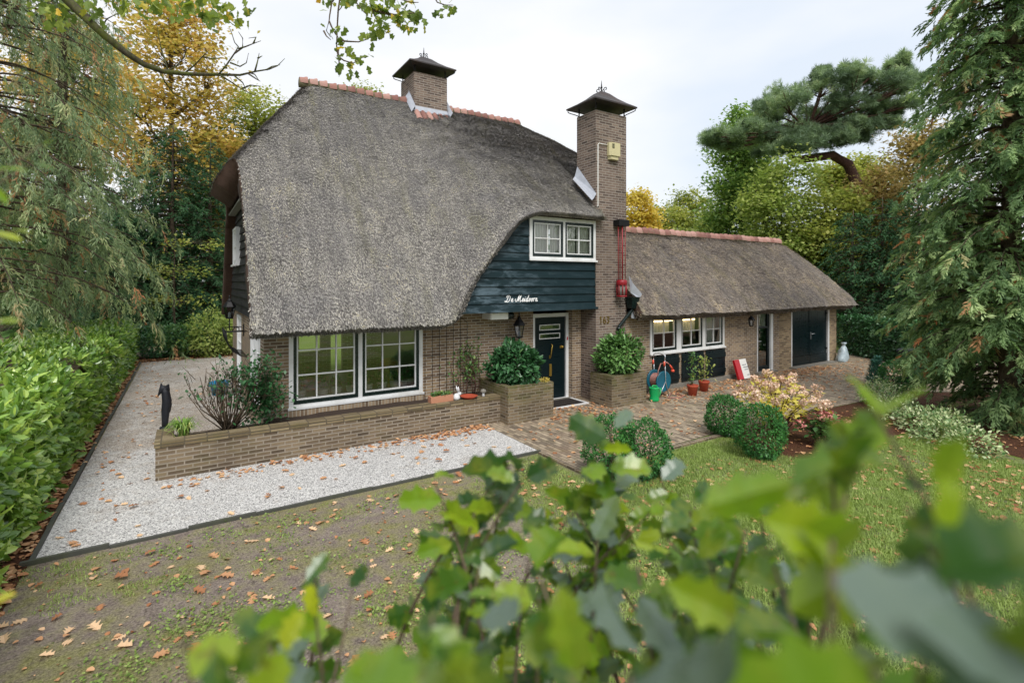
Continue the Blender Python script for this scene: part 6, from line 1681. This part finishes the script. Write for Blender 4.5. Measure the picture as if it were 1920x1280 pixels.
# right background
decid("yellow_maple", "bright yellow tree right beside the tall chimney", G(1196,38), 10.2, [(0,0,8.4,1.3,1.3,1.6),(0.4,0,6.4,1.6,1.5,1.4),(-0.4,0,5,1.6,1.5,1.4)], 130, 60, 0.2, 0.8, MT['l_yellow'], 441, 0.18)
for k,(px,d,H,wd,mt,lb) in enumerate([(1245,50,10.6,3.2,'l_yelgreen',"yellow-green tree behind the yellow maple"),(1300,52,12.6,3.4,'l_yelgreen',"yellow-green tree with a rounded top over the garage ridge"),(1345,48,10.2,2.6,'l_lime',"pale green tree left of the pine"),(1275,34,6.6,2.0,'l_lime',"low pale shrub tree just behind the garage ridge")]):
    decid("background_tree", lb, G(px,d), H, [(0,0,H*0.8,wd*0.7,wd*0.7,H*0.18),(-wd*0.5,0,H*0.6,wd*0.7,wd*0.7,H*0.18),(wd*0.5,0,H*0.58,wd*0.7,wd*0.7,H*0.18),(0,0,H*0.35,wd,wd,H*0.22)], 190, 54, 0.22, 1.0, MT[mt], 445+k, 0.2, group="trees behind the garage")
decid("hornbeam", "dark green upright tree left of the pine", G(1388,36), 16, [(0.4,0,13.6,1.3,1.3,1.7),(2.2,0.3,14.0,1.2,1.2,1.3),(-0.9,0,11.8,1.3,1.4,1.5),(1.6,0,11.6,1.8,1.5,1.7),(-1.7,0,9.6,1.2,1.3,1.3),(-1.9,0,7.8,1.1,1.2,1.0),(0.8,0,9.0,2.0,1.5,1.8),(2.8,0.3,9.6,1.5,1.5,1.8),(0,0,6.2,2,1.8,2)], 420, 40, 0.19, 0.85, MT['l_horn'], 451, 0.25)
decid("willow_shrub", "airy lime-green multi-stemmed tree over the garage roof", G(1468,27.5), 10.2, [(0,0,8.4,1.5,1.6,1.5),(-1.6,0,7.0,1.2,1.2,1.2),(-1.3,0,6.2,1.5,1.4,1.4),(1.4,0,6.3,1.6,1.5,1.5),(0,0,4.4,2.2,1.8,1.6),(2.0,0,4.4,1.4,1.4,1.4)], 230, 48, 0.15, 0.75, MT['l_lime'], 452, 0.16, multi=4)
decid("willow_shrub", "yellow-green bushy tree in front of the curved pine trunk", G(1562,27), 8.6, [(0,0,6.6,1.4,1.4,1.2),(-0.9,0,5.2,1.5,1.4,1.3),(1.0,0,5.2,1.4,1.4,1.3),(0,0,3.4,1.9,1.6,1.4)], 190, 50, 0.15, 0.75, MT['l_yelgreen'], 453, 0.14, multi=3)
decid("brown_beech", "rusty brown beech between the pine and the green cypress", G(1655,28), 9.8, [(0,0,7.8,1.7,1.5,1.5),(-1,0,6,1.5,1.4,1.3),(1,0,6.2,1.6,1.4,1.4),(0.4,0,4.2,1.9,1.5,1.4)], 220, 50, 0.15, 0.75, MT['l_brown'], 454, 0.16, multi=2)
decid("background_tree", "yellow-green tree behind the curved pine trunk", G(1600,40), 12.5, [(0,0,11.0,2.2,2,1.6),(-2.4,0,10.4,2,2,1.6),(2.4,0,10.2,2.2,2,1.8),(0,0,6.4,3.4,2,2)], 240, 48, 0.2, 1.0, MT['l_yelgreen'], 456, 0.2, group="trees behind the garage")
decid("brown_beech", "thin golden twigs reaching left from behind the green cypress", G(1735,24), 10.6, [(-0.6,0,8.4,1.6,1.2,1.0),(0.3,0,9.6,1.4,1.2,0.8)], 80, 34, 0.13, 0.7, MT['l_brown'], 455, 0.12)
for k,(px,d,H,Rm,lb) in enumerate([(1600,23.5,6.3,1.9,"dark yew nearest the garage corner"),(1655,23,6.8,1.9,"dark yew between the garage and the green cypress"),(1720,22,7.4,2.0,"dark yew mostly behind the green cypress"),(1560,27,6.0,1.8,"dark yew peeping over the garage hip")]):
    conifer("dark_yew", lb, G(px,d), H, Rm, MT['l_dark'], 460+k, 0.9, 36, 7, 0.24, 0.34, FRS, 0.22, 0.16, prof=0.5, fill=0.25, group="dark yews behind the yard hedge")
# the pine with the curved trunk
rng = np.random.default_rng(470); rl = random.Random(470)
D0 = 31.0
t = thing("curved_pine", "blue-green umbrella pine on a strongly curved trunk", "pine", G(1612,D0)+(0,))
m = MB()
path = [W(1618,620,D0),W(1614,420,D0),W(1606,345,D0),W(1590,308,D0),W(1560,291,D0-0.3),W(1525,296,D0-0.6),W(1492,300,D0-0.8),W(1480,292,D0-1),W(1500,262,D0-1),W(1515,240,D0-1)]
m.tube(path, [0.36,0.33,0.31,0.29,0.27,0.25,0.22,0.18,0.15,0.12], 9)
pads = [(1345,232,0.9,0.30),(1400,224,1.2,0.35),(1440,205,1.1,0.4),(1470,180,1.2,0.4),(1510,160,1.3,0.45),(1545,148,1.2,0.4),(1600,150,1.3,0.45),(1630,142,1.0,0.4),(1660,160,1.2,0.4),(1690,170,0.9,0.35),(1672,140,0.5,0.25),(1690,130,0.3,0.3),(1715,165,0.5,0.25),(1362,250,0.5,0.2),(1335,240,0.4,0.2),(1590,132,0.5,0.25),(1545,132,0.4,0.25),(1440,182,0.5,0.25),(1700,205,0.6,0.25),(1660,240,0.6,0.25),
        (1430,248,1.2,0.4),(1480,235,1.3,0.4),(1530,205,1.4,0.5),(1580,190,1.4,0.5),(1625,195,1.3,0.45),(1560,235,1.4,0.4),(1500,262,1.0,0.3),(1540,262,1.0,0.3),(1610,225,1.2,0.4),(1650,210,1.1,0.4),(1600,255,0.8,0.3),(1450,265,0.8,0.3),(1375,240,0.8,0.3),(1470,262,0.9,0.3),(1520,252,1.1,0.35),(1555,252,1.0,0.35),(1590,240,1.1,0.35),(1480,250,1.0,0.3),(1540,240,1.2,0.4),(1630,235,0.9,0.3)]
TUFT = needle_tuft(26, np.random.default_rng(5), 0.035, 0.35)
P, CL = [], []
hub = W(1515,240,D0-1)
for (px,py,r,rz) in pads:
    c = W(px,py-0.10*(px-1520)+8,D0+rl.uniform(-2.6,1.8)); b = bez(hub,(hub+c)/2+[0,0,-0.3],c-[0,0,0.2],5); m.tube(b,[0.09,0.075,0.06,0.045,0.02],5)
    for q in range(8):
        cc = c + rng.normal(size=3)*np.array((r*0.55,r*0.55,rz*0.5)); m.tube([b[3],cc],[0.04,0.015],4)
        k = 22; P.append(cc+rng.normal(size=(k,3))*np.array((r*0.24,r*0.24,rz*0.42))); CL += [rl.random()]*k
m.build("trunk", MT['bark_red'], t)
P = np.concatenate(P); n = len(P); dd = rand_dirs(rng,n,0.9)
quad_mesh("crown", place(TUFT, frames(dd), rng.uniform(0.26,0.42,n), P), np.repeat(rng.random(n),26), np.repeat(np.array(CL),26), MT['l_pine'], t)

# far wood that closes the view all round: one mass nobody could count
rng = np.random.default_rng(480); Ps = []
for (pa,pb,da,db,h,nn) in ((-900,2900,-34,-24,11.0,9000),(-700,520,45,60,7.5,9000),(480,1250,58,66,8.0,7000),(1150,2300,62,75,8.5,9000),(1560,2600,40,52,7.5,7000),(-900,150,26,36,8.0,7000)):
    px = rng.uniform(pa,pb,nn); d = rng.uniform(da,db,nn); r = (px-960)/FPX*d; X = SA*d+CA*r; Y = CA*d-SA*r
    top = h*(0.6+0.7*fbm(X*0.22,Y*0.22,3)); Ps.append(np.stack([X,Y,top*rng.random(nn)**0.7],1))
p = np.concatenate(Ps); n = len(p)
tag(quad_mesh("far_woodland", place(LEAF1*np.array((1.5,1,1)), frames(rand_dirs(rng,n)), rng.uniform(0.5,1.0,n), p), rng.random(n), fbm(p[:,0]*0.25,p[:,1]*0.25+p[:,2]*0.3,8), MT['l_mid']), "far green woodland closing the garden all round", "woodland", kind='stuff')

# ------------------------------------------------------------------ overhanging branches
HANG = lobed_leaf(2,0.5,0.46,0.25,0.25)
def twig_leaves(pts, rng, n, size, spread): 
    p = np.array(pts)[rng.integers(0,len(pts),n)]+rng.normal(size=(n,3))*spread
    d = rand_dirs(rng,n,-0.9); return place(HANG, frames(d, rand_dirs(rng,n)), rng.uniform(0.7,1.25,n)*size, p), n
rng = np.random.default_rng(490); rl = random.Random(490)
DB = 6.5
t = thing("overhanging_tree", "mossy branch with bare twigs reaching in from a roadside tree", "tree", G(-420,6.0)+(0,))
m = MB(); b0 = G(-420,6.0)
m.tube([(b0[0],b0[1],-0.1),(b0[0]+0.05,b0[1],4),(b0[0]+0.2,b0[1]+0.1,8),(b0[0]+0.3,b0[1]+0.2,11)],[0.32,0.27,0.2,0.1],10)
main = [np.array((b0[0]+0.2,b0[1]+0.1,7.6)),W(-120,-190,6.1),W(60,-70,6.3),(W(128,2,DB)),W(165,38,DB),W(195,66,DB),W(235,98,DB+.1),W(270,121,DB+.2),W(305,134,DB+.3),W(350,139,DB+.4),W(410,140,DB+.5),W(450,141,DB+.55),W(480,134,DB+.6),W(505,130,DB+.6),W(520,124,DB+.6),W(534,110,DB+.6)]
m.tube(main,[0.15,0.10,0.075,0.058,0.052,0.047,0.042,0.038,0.033,0.027,0.021,0.015,0.011,0.009,0.006,0.003],7)
subs = [[(410,140),(425,122),(440,100),(447,88),(440,80),(433,58),(429,50)],[(447,92),(460,88),(475,82),(489,77)],[(440,100),(455,90),(455,72),(447,60)],[(432,118),(450,125),(462,118),(466,100)],[(410,140),(430,152),(450,165),(470,176),(480,180)],
        [(455,166),(470,160),(490,162)],[(478,134),(483,115),(486,100)],[(483,110),(492,105)],[(440,143),(455,155),(460,165)],[(465,138),(480,148),(488,153)],[(312,134),(330,125),(345,108),(350,92)],[(315,134),(310,115),(303,95),(298,70),(295,48)],
        [(345,139),(365,122),(380,106),(392,95)],[(380,107),(400,111),(417,108)],[(300,136),(310,155),(325,175),(345,186),(370,192),(390,183)],[(260,115),(285,122),(300,126)],[(195,66),(192,50),(200,36),(222,25),(240,8)],[(500,131),(510,125),(525,122)],[(467,136),(478,140),(486,152)],[(425,128),(420,118)],[(475,82),(480,70),(466,72)]]
for s in subs:
    k = len(s); m.tube([W(a,b,DB+0.45+0.05*i*rl.uniform(-1,2)) for i,(a,b) in enumerate(s)], list(np.linspace(0.013,0.0035,k)), 5)
m.build("trunk", MT['bark_moss'], t)
pts = [W(px,py,DB+rl.uniform(-.5,.6)) for (px,py) in [(95,28),(110,18),(105,38),(90,10),(120,25),(165,18),(175,8),(150,8),(80,2),(60,0),(130,10),(185,2),(265,4),(280,8),(295,14),(240,2),(320,4),(345,12),(370,10),(385,22),(395,26),(418,15),(428,18),(450,12),(330,-4),(300,-8),(350,-6),(215,-6)]]
V,n = twig_leaves(pts,rng,240,0.115,0.075)
quad_mesh("crown", V, np.repeat(rng.random(n),len(HANG)), np.repeat(rng.random(n),len(HANG)), MT['l_hang'], t)
# leafy sprays hanging in at the top centre, from a tree standing behind the viewer
DC = 5.2
t = thing("leafy_overhang", "drooping oak sprays hanging in over the roof ridge", "tree", (-3.2,-1.5,0))
m = MB()
m.tube([(-3.2,-1.5,-0.1),(-3.1,-1.3,3),(-2.6,-0.6,6),(-1.2,1.2,8.2)],[0.3,0.25,0.2,0.13],9)
m.tube([(-1.2,1.2,8.2),W(600,-330,4.6),W(660,-150,5.0),W(690,-60,DC)],[0.12,0.06,0.035,0.02],7)
sp = [[(690,-60),(640,-20),(622,5),(618,30),(617,40),(612,58),(620,70)],[(640,-20),(634,20),(632,55),(631,90),(633,105),(640,112)],[(690,-60),(668,5),(680,20),(690,30)],[(690,-60),(695,10),(702,30),(712,45)],[(700,20),(735,30),(755,40),(765,44)],[(712,22),(740,28),(765,26),(785,24)],[(690,-60),(740,-5),(770,5),(785,5)],
      [(631,75),(650,78),(672,79),(688,74),(700,66)],[(632,105),(645,114),(662,119),(672,114)],[(617,40),(625,58),(630,66)],[(633,90),(636,120),(640,127)],[(690,-60),(800,-30),(820,5),(835,10),(850,10)],[(607,58),(612,68),(620,75)],[(690,-60),(650,-10),(640,14),(636,20)]]
for s in sp: m.tube([W(a,b,DC) for (a,b) in s], list(np.linspace(0.010,0.0035,len(s))), 5)
m.build("trunk", MT['bark_thin'], t)
pts = [W(px,py,DC+rl.uniform(-.15,.15)) for (px,py) in [(603,52),(610,50),(613,55),(632,42),(635,60),(640,65),(622,75),(626,78),(634,72),(645,78),(648,94),(655,95),(660,98),(650,105),(632,116),(637,127),(644,128),(656,130),(665,112),(678,108),(684,107),(666,122),(699,68),(705,70),(690,70),(615,2),(630,-5),(655,2),(690,30),(700,24),(697,12),(710,10),(720,18),(730,5),(740,10),(745,20),(752,22),(760,8),(768,6),(775,28),(786,26),(765,50),(778,45),(728,42),(722,48),(712,52),(716,50),(735,38),(745,30),(700,0),(680,2),(672,5),(830,8),(828,14),(836,16),(846,12),(715,-8),(750,-8),(735,-12)]]
pts = pts+pts[20:50]
V,n = twig_leaves(pts,rng,210,0.085,0.035)
quad_mesh("crown", V, np.repeat(rng.random(n),len(HANG)), np.repeat(rng.random(n),len(HANG)), MT['l_hang'], t)

# ------------------------------------------------------------------ hawthorn shrub right before the viewer
FRONT = lobed_leaf(3,0.34,0.38,0.28,0.45)
rng = np.random.default_rng(500); rl = random.Random(500)
bx, by = 0.95, 0.55
t = thing("hawthorn_shrub", "large out-of-focus hawthorn shrub with lobed leaves nearest the viewer", "shrub", (bx,by,0))
m = MB(); P, D, U, S, CL = [], [], [], [], []
def shoot(px, py, d, n, ls, length=0.34, dx=0.0):
    top = W(px,py,d); n = int(n*1.35); low = top + np.array((rl.uniform(-.19,.19), rl.uniform(-.19,.19), -length))
    base = np.array((bx+rl.uniform(-.12,.12), by+rl.uniform(-.12,.12), 0.0)); mid = (base+low)/2+np.array((rl.uniform(-.08,.08),rl.uniform(-.08,.08),0.3))
    pp = np.concatenate([bez(base,mid,low,6)[:-1], bez(low,(low+top)/2+np.array((rl.uniform(-.05,.05),rl.uniform(-.05,.05),0.02)),top,6)])
    m.tube(pp, list(np.linspace(0.006,0.0012,len(pp))), 6)
    for i in range(n):
        u = 1-(i/n)**1.0; q = low+(top-low)*u + rng.normal(size=3)*0.006; a = i*2.4+rl.uniform(-.5,.5)
        dv = np.array((math.cos(a),math.sin(a),rl.uniform(-0.5,0.55)+0.35*(u>0.85))); P.append(q); D.append(dv); fl_ = -1.0 if rl.random() < 0.16 else 1.0; U.append((fl_*(rl.uniform(-.7,.5)-SA*0.5),fl_*(rl.uniform(-.7,.5)-CA*0.5),fl_*0.8)); S.append(ls*rl.uniform(0.6,1.1)); CL.append(rl.random()*0.75)
for a in [(1145,800,0.78,16,0.062),(955,872,0.85,16,0.066),(815,902,0.82,12,0.068),(1105,930,0.95,14,0.06),(1030,985,0.9,12,0.06),(1240,900,0.92,16,0.062),(1320,960,0.85,16,0.062),(1180,990,0.8,16,0.06),(1250,1010,0.7,16,0.058),
          (1120,1010,0.72,14,0.06),(1400,990,0.6,14,0.06),(1480,940,0.5,10,0.06),(590,1082,0.66,9,0.055,0.26),(660,1105,0.7,4,0.05,0.2),(900,1060,0.62,8,0.06),(1010,1075,0.55,10,0.06),(1330,1050,0.55,12,0.058),(1560,870,0.36,8,0.055),(1640,770,0.34,8,0.06),
          (1080,960,0.85,14,0.052),(1290,940,0.85,14,0.052),(1220,960,0.8,14,0.05),(1000,1010,0.8,12,0.052),(1360,1030,0.7,14,0.05),(1420,940,0.7,12,0.05),(1160,940,0.9,14,0.052),(940,930,0.85,12,0.055),(1290,1080,0.6,12,0.05),(980,900,0.8,12,0.06),(890,960,0.8,9,0.062),(1150,905,0.85,12,0.06),(1195,1060,0.62,12,0.056),(860,1130,0.5,8,0.06),(500,1180,0.48,6,0.055,0.2),(1700,950,0.34,6,0.06),(1450,1060,0.45,8,0.058)]: shoot(*a)
# the leaves that come closest, each as it hangs
def leaf(px,py,d,size,ang,tilt,cl,face=0.0):
    """ang: direction in view plane (deg, 0=right 90=up); tilt: lean towards (+) / away (-) ; face: roll of the blade"""
    a = R(ang); rt = np.array((CA,-SA,0)); fw = np.array((SA,CA,0)); up = np.array((0,0,1.0))
    dv = rt*math.cos(a)+up*math.sin(a)-fw*tilt
    P.append(W(px,py+25,d)); D.append(dv); U.append(tuple((up*(1-abs(face)*0.8)-fw*(0.45+0.5*face)+rt*rl.uniform(-.4,.4))*(-1.0 if cl <= 0.2 else 1.0))); S.append(size*0.76); CL.append(cl)
near = [(1590,900,0.34,0.062,88,0.1,0.62,0.9),(1600,840,0.36,0.05,70,0.1,0.99,0.9),(1320,925,0.31,0.066,10,-0.2,0.7,0.8),(1430,950,0.30,0.075,-15,-0.1,0.75,0.8),(1560,1010,0.28,0.07,-60,0.1,0.62,0.9),(1500,960,0.30,0.075,-25,0.0,0.55,0.7),
        (1760,1010,0.24,0.045,80,0.1,0.75,0.9),(1780,900,0.26,0.04,90,0.0,0.85,0.9),(1560,1060,0.20,0.085,-20,0.25,0.2,0.15),(1700,1130,0.18,0.075,-25,0.3,0.15,0.1),(1900,1120,0.17,0.07,10,0.3,0.25,0.1),(1760,1060,0.21,0.06,35,0.2,0.3,0.2),
        (1180,1260,0.24,0.075,20,0.35,0.2,0.15),(1330,1280,0.21,0.075,0,0.3,0.3,0.15),(1130,1060,0.42,0.062,-80,0.4,0.2,0.25),(1200,1090,0.40,0.060,-60,0.4,0.15,0.2),(810,1150,0.36,0.058,-40,0.4,0.25,0.2),(900,1140,0.38,0.050,30,0.3,0.2,0.2),(640,1240,0.30,0.062,10,0.35,0.25,0.15),(740,1215,0.34,0.052,-20,0.3,0.35,0.2),
        (350,1200,0.32,0.050,5,0.2,0.9,0.4),(430,1195,0.32,0.058,15,0.3,0.3,0.15),(480,1330,0.30,0.055,70,0.1,0.5,0.8),(530,1190,0.42,0.042,65,0.1,0.9,0.5),(590,1130,0.5,0.04,100,0.1,0.99,0.5),(440,1340,0.30,0.05,110,0.1,0.55,0.8),(1450,1200,0.24,0.07,-150,0.1,0.5,0.7),(1560,1230,0.22,0.065,-120,0.1,0.35,0.5),
        (1640,1260,0.19,0.065,170,0.2,0.3,0.3),(1820,1250,0.18,0.065,30,0.2,0.6,0.7),(1900,1240,0.18,0.06,-10,0.2,0.65,0.8),(1000,1200,0.33,0.06,60,0.2,0.5,0.7),(930,1300,0.30,0.055,120,0.2,0.4,0.4),(1080,1230,0.3,0.06,100,0.2,0.6,0.8),(850,1300,0.30,0.05,80,0.2,0.35,0.4),(700,1340,0.30,0.055,90,0.2,0.5,0.5),
        (1010,1120,0.5,0.055,-100,0.3,0.3,0.4),(1380,1130,0.35,0.06,150,0.2,0.5,0.7),(1480,1120,0.30,0.06,40,0.2,0.5,0.6),(1340,1180,0.3,0.06,-30,0.2,0.35,0.4),(1730,1240,0.2,0.05,-60,0.2,0.3,0.4)]
for l in near: leaf(*l)
st0 = np.array((bx,by,0.0))
for l in near[::4]:
    e = W(l[0],l[1],l[2]); lo = e-np.array((0,0,0.3+0.1*rl.random()))+np.array((SA,CA,0))*rl.uniform(0,0.1); m.tube(np.concatenate([bez(st0,(st0+lo)/2+[0,0,0.3],lo,5)[:-1],bez(lo,(lo+e)/2,e,4)]), list(np.linspace(0.006,0.0012,8)), 5)
m.build("trunk", MT['bark_thin'], t)
P, D, U, S, CL = np.array(P), np.array(D,float), np.array(U,float), np.array(S), np.array(CL); n = len(P); k = len(FRONT)
S = S[:,None]*np.stack([rng.uniform(0.75,1.15,n), np.ones(n), rng.uniform(0.3,2.6,n)*rng.choice([1,1,1,-0.6],n)],1)
quad_mesh("crown", place(FRONT, frames(D,U), S, P), np.repeat(rng.random(n),k), np.repeat(CL,k), MT['l_front'], t, smooth=True)
# a few leaves of a second bush poking in at the left edge
t = thing("edge_bush", "sparse yellow-leaved twigs poking in at the left edge", "bush", G(-260,0.9)+(0,))
m = MB(); P, D, U, S, CL = [], [], [], [], []
e0 = np.array(G(-900,0.6)+(0.0,))
for (px,py,d,sz,ang,cl) in [(-30,318,0.55,0.045,5,0.8),(-25,345,0.55,0.03,-40,0.97),(-20,435,0.55,0.035,-10,0.7),(80,270,0.62,0.014,20,1.0),(-25,606,0.5,0.03,10,0.95),(8,610,0.6,0.02,20,0.7),(-30,1140,0.45,0.03,30,0.9),(60,305,0.7,0.03,-12,0.3),(20,432,0.6,0.024,0,0.75)]:
    a = R(ang); P.append(W(px,py,d)); D.append(np.array((CA,-SA,0))*math.cos(a)+np.array((0,0,1.0))*math.sin(a)); U.append((0,-0.3,1)); S.append(sz); CL.append(cl)
    e = W(px,py,d); m.tube(bez(e0,W(-420,py+30,d),e,9), list(np.linspace(0.006,0.0008,9)), 5)
m.build("trunk", MT['bark_thin'], t); P = np.array(P); k = 8
quad_mesh("crown", place(LAUREL, frames(np.array(D),np.array(U)), np.array(S), P), np.repeat(rng.random(len(P)),k), np.repeat(np.array(CL),k), MT['l_front'], t, smooth=True)
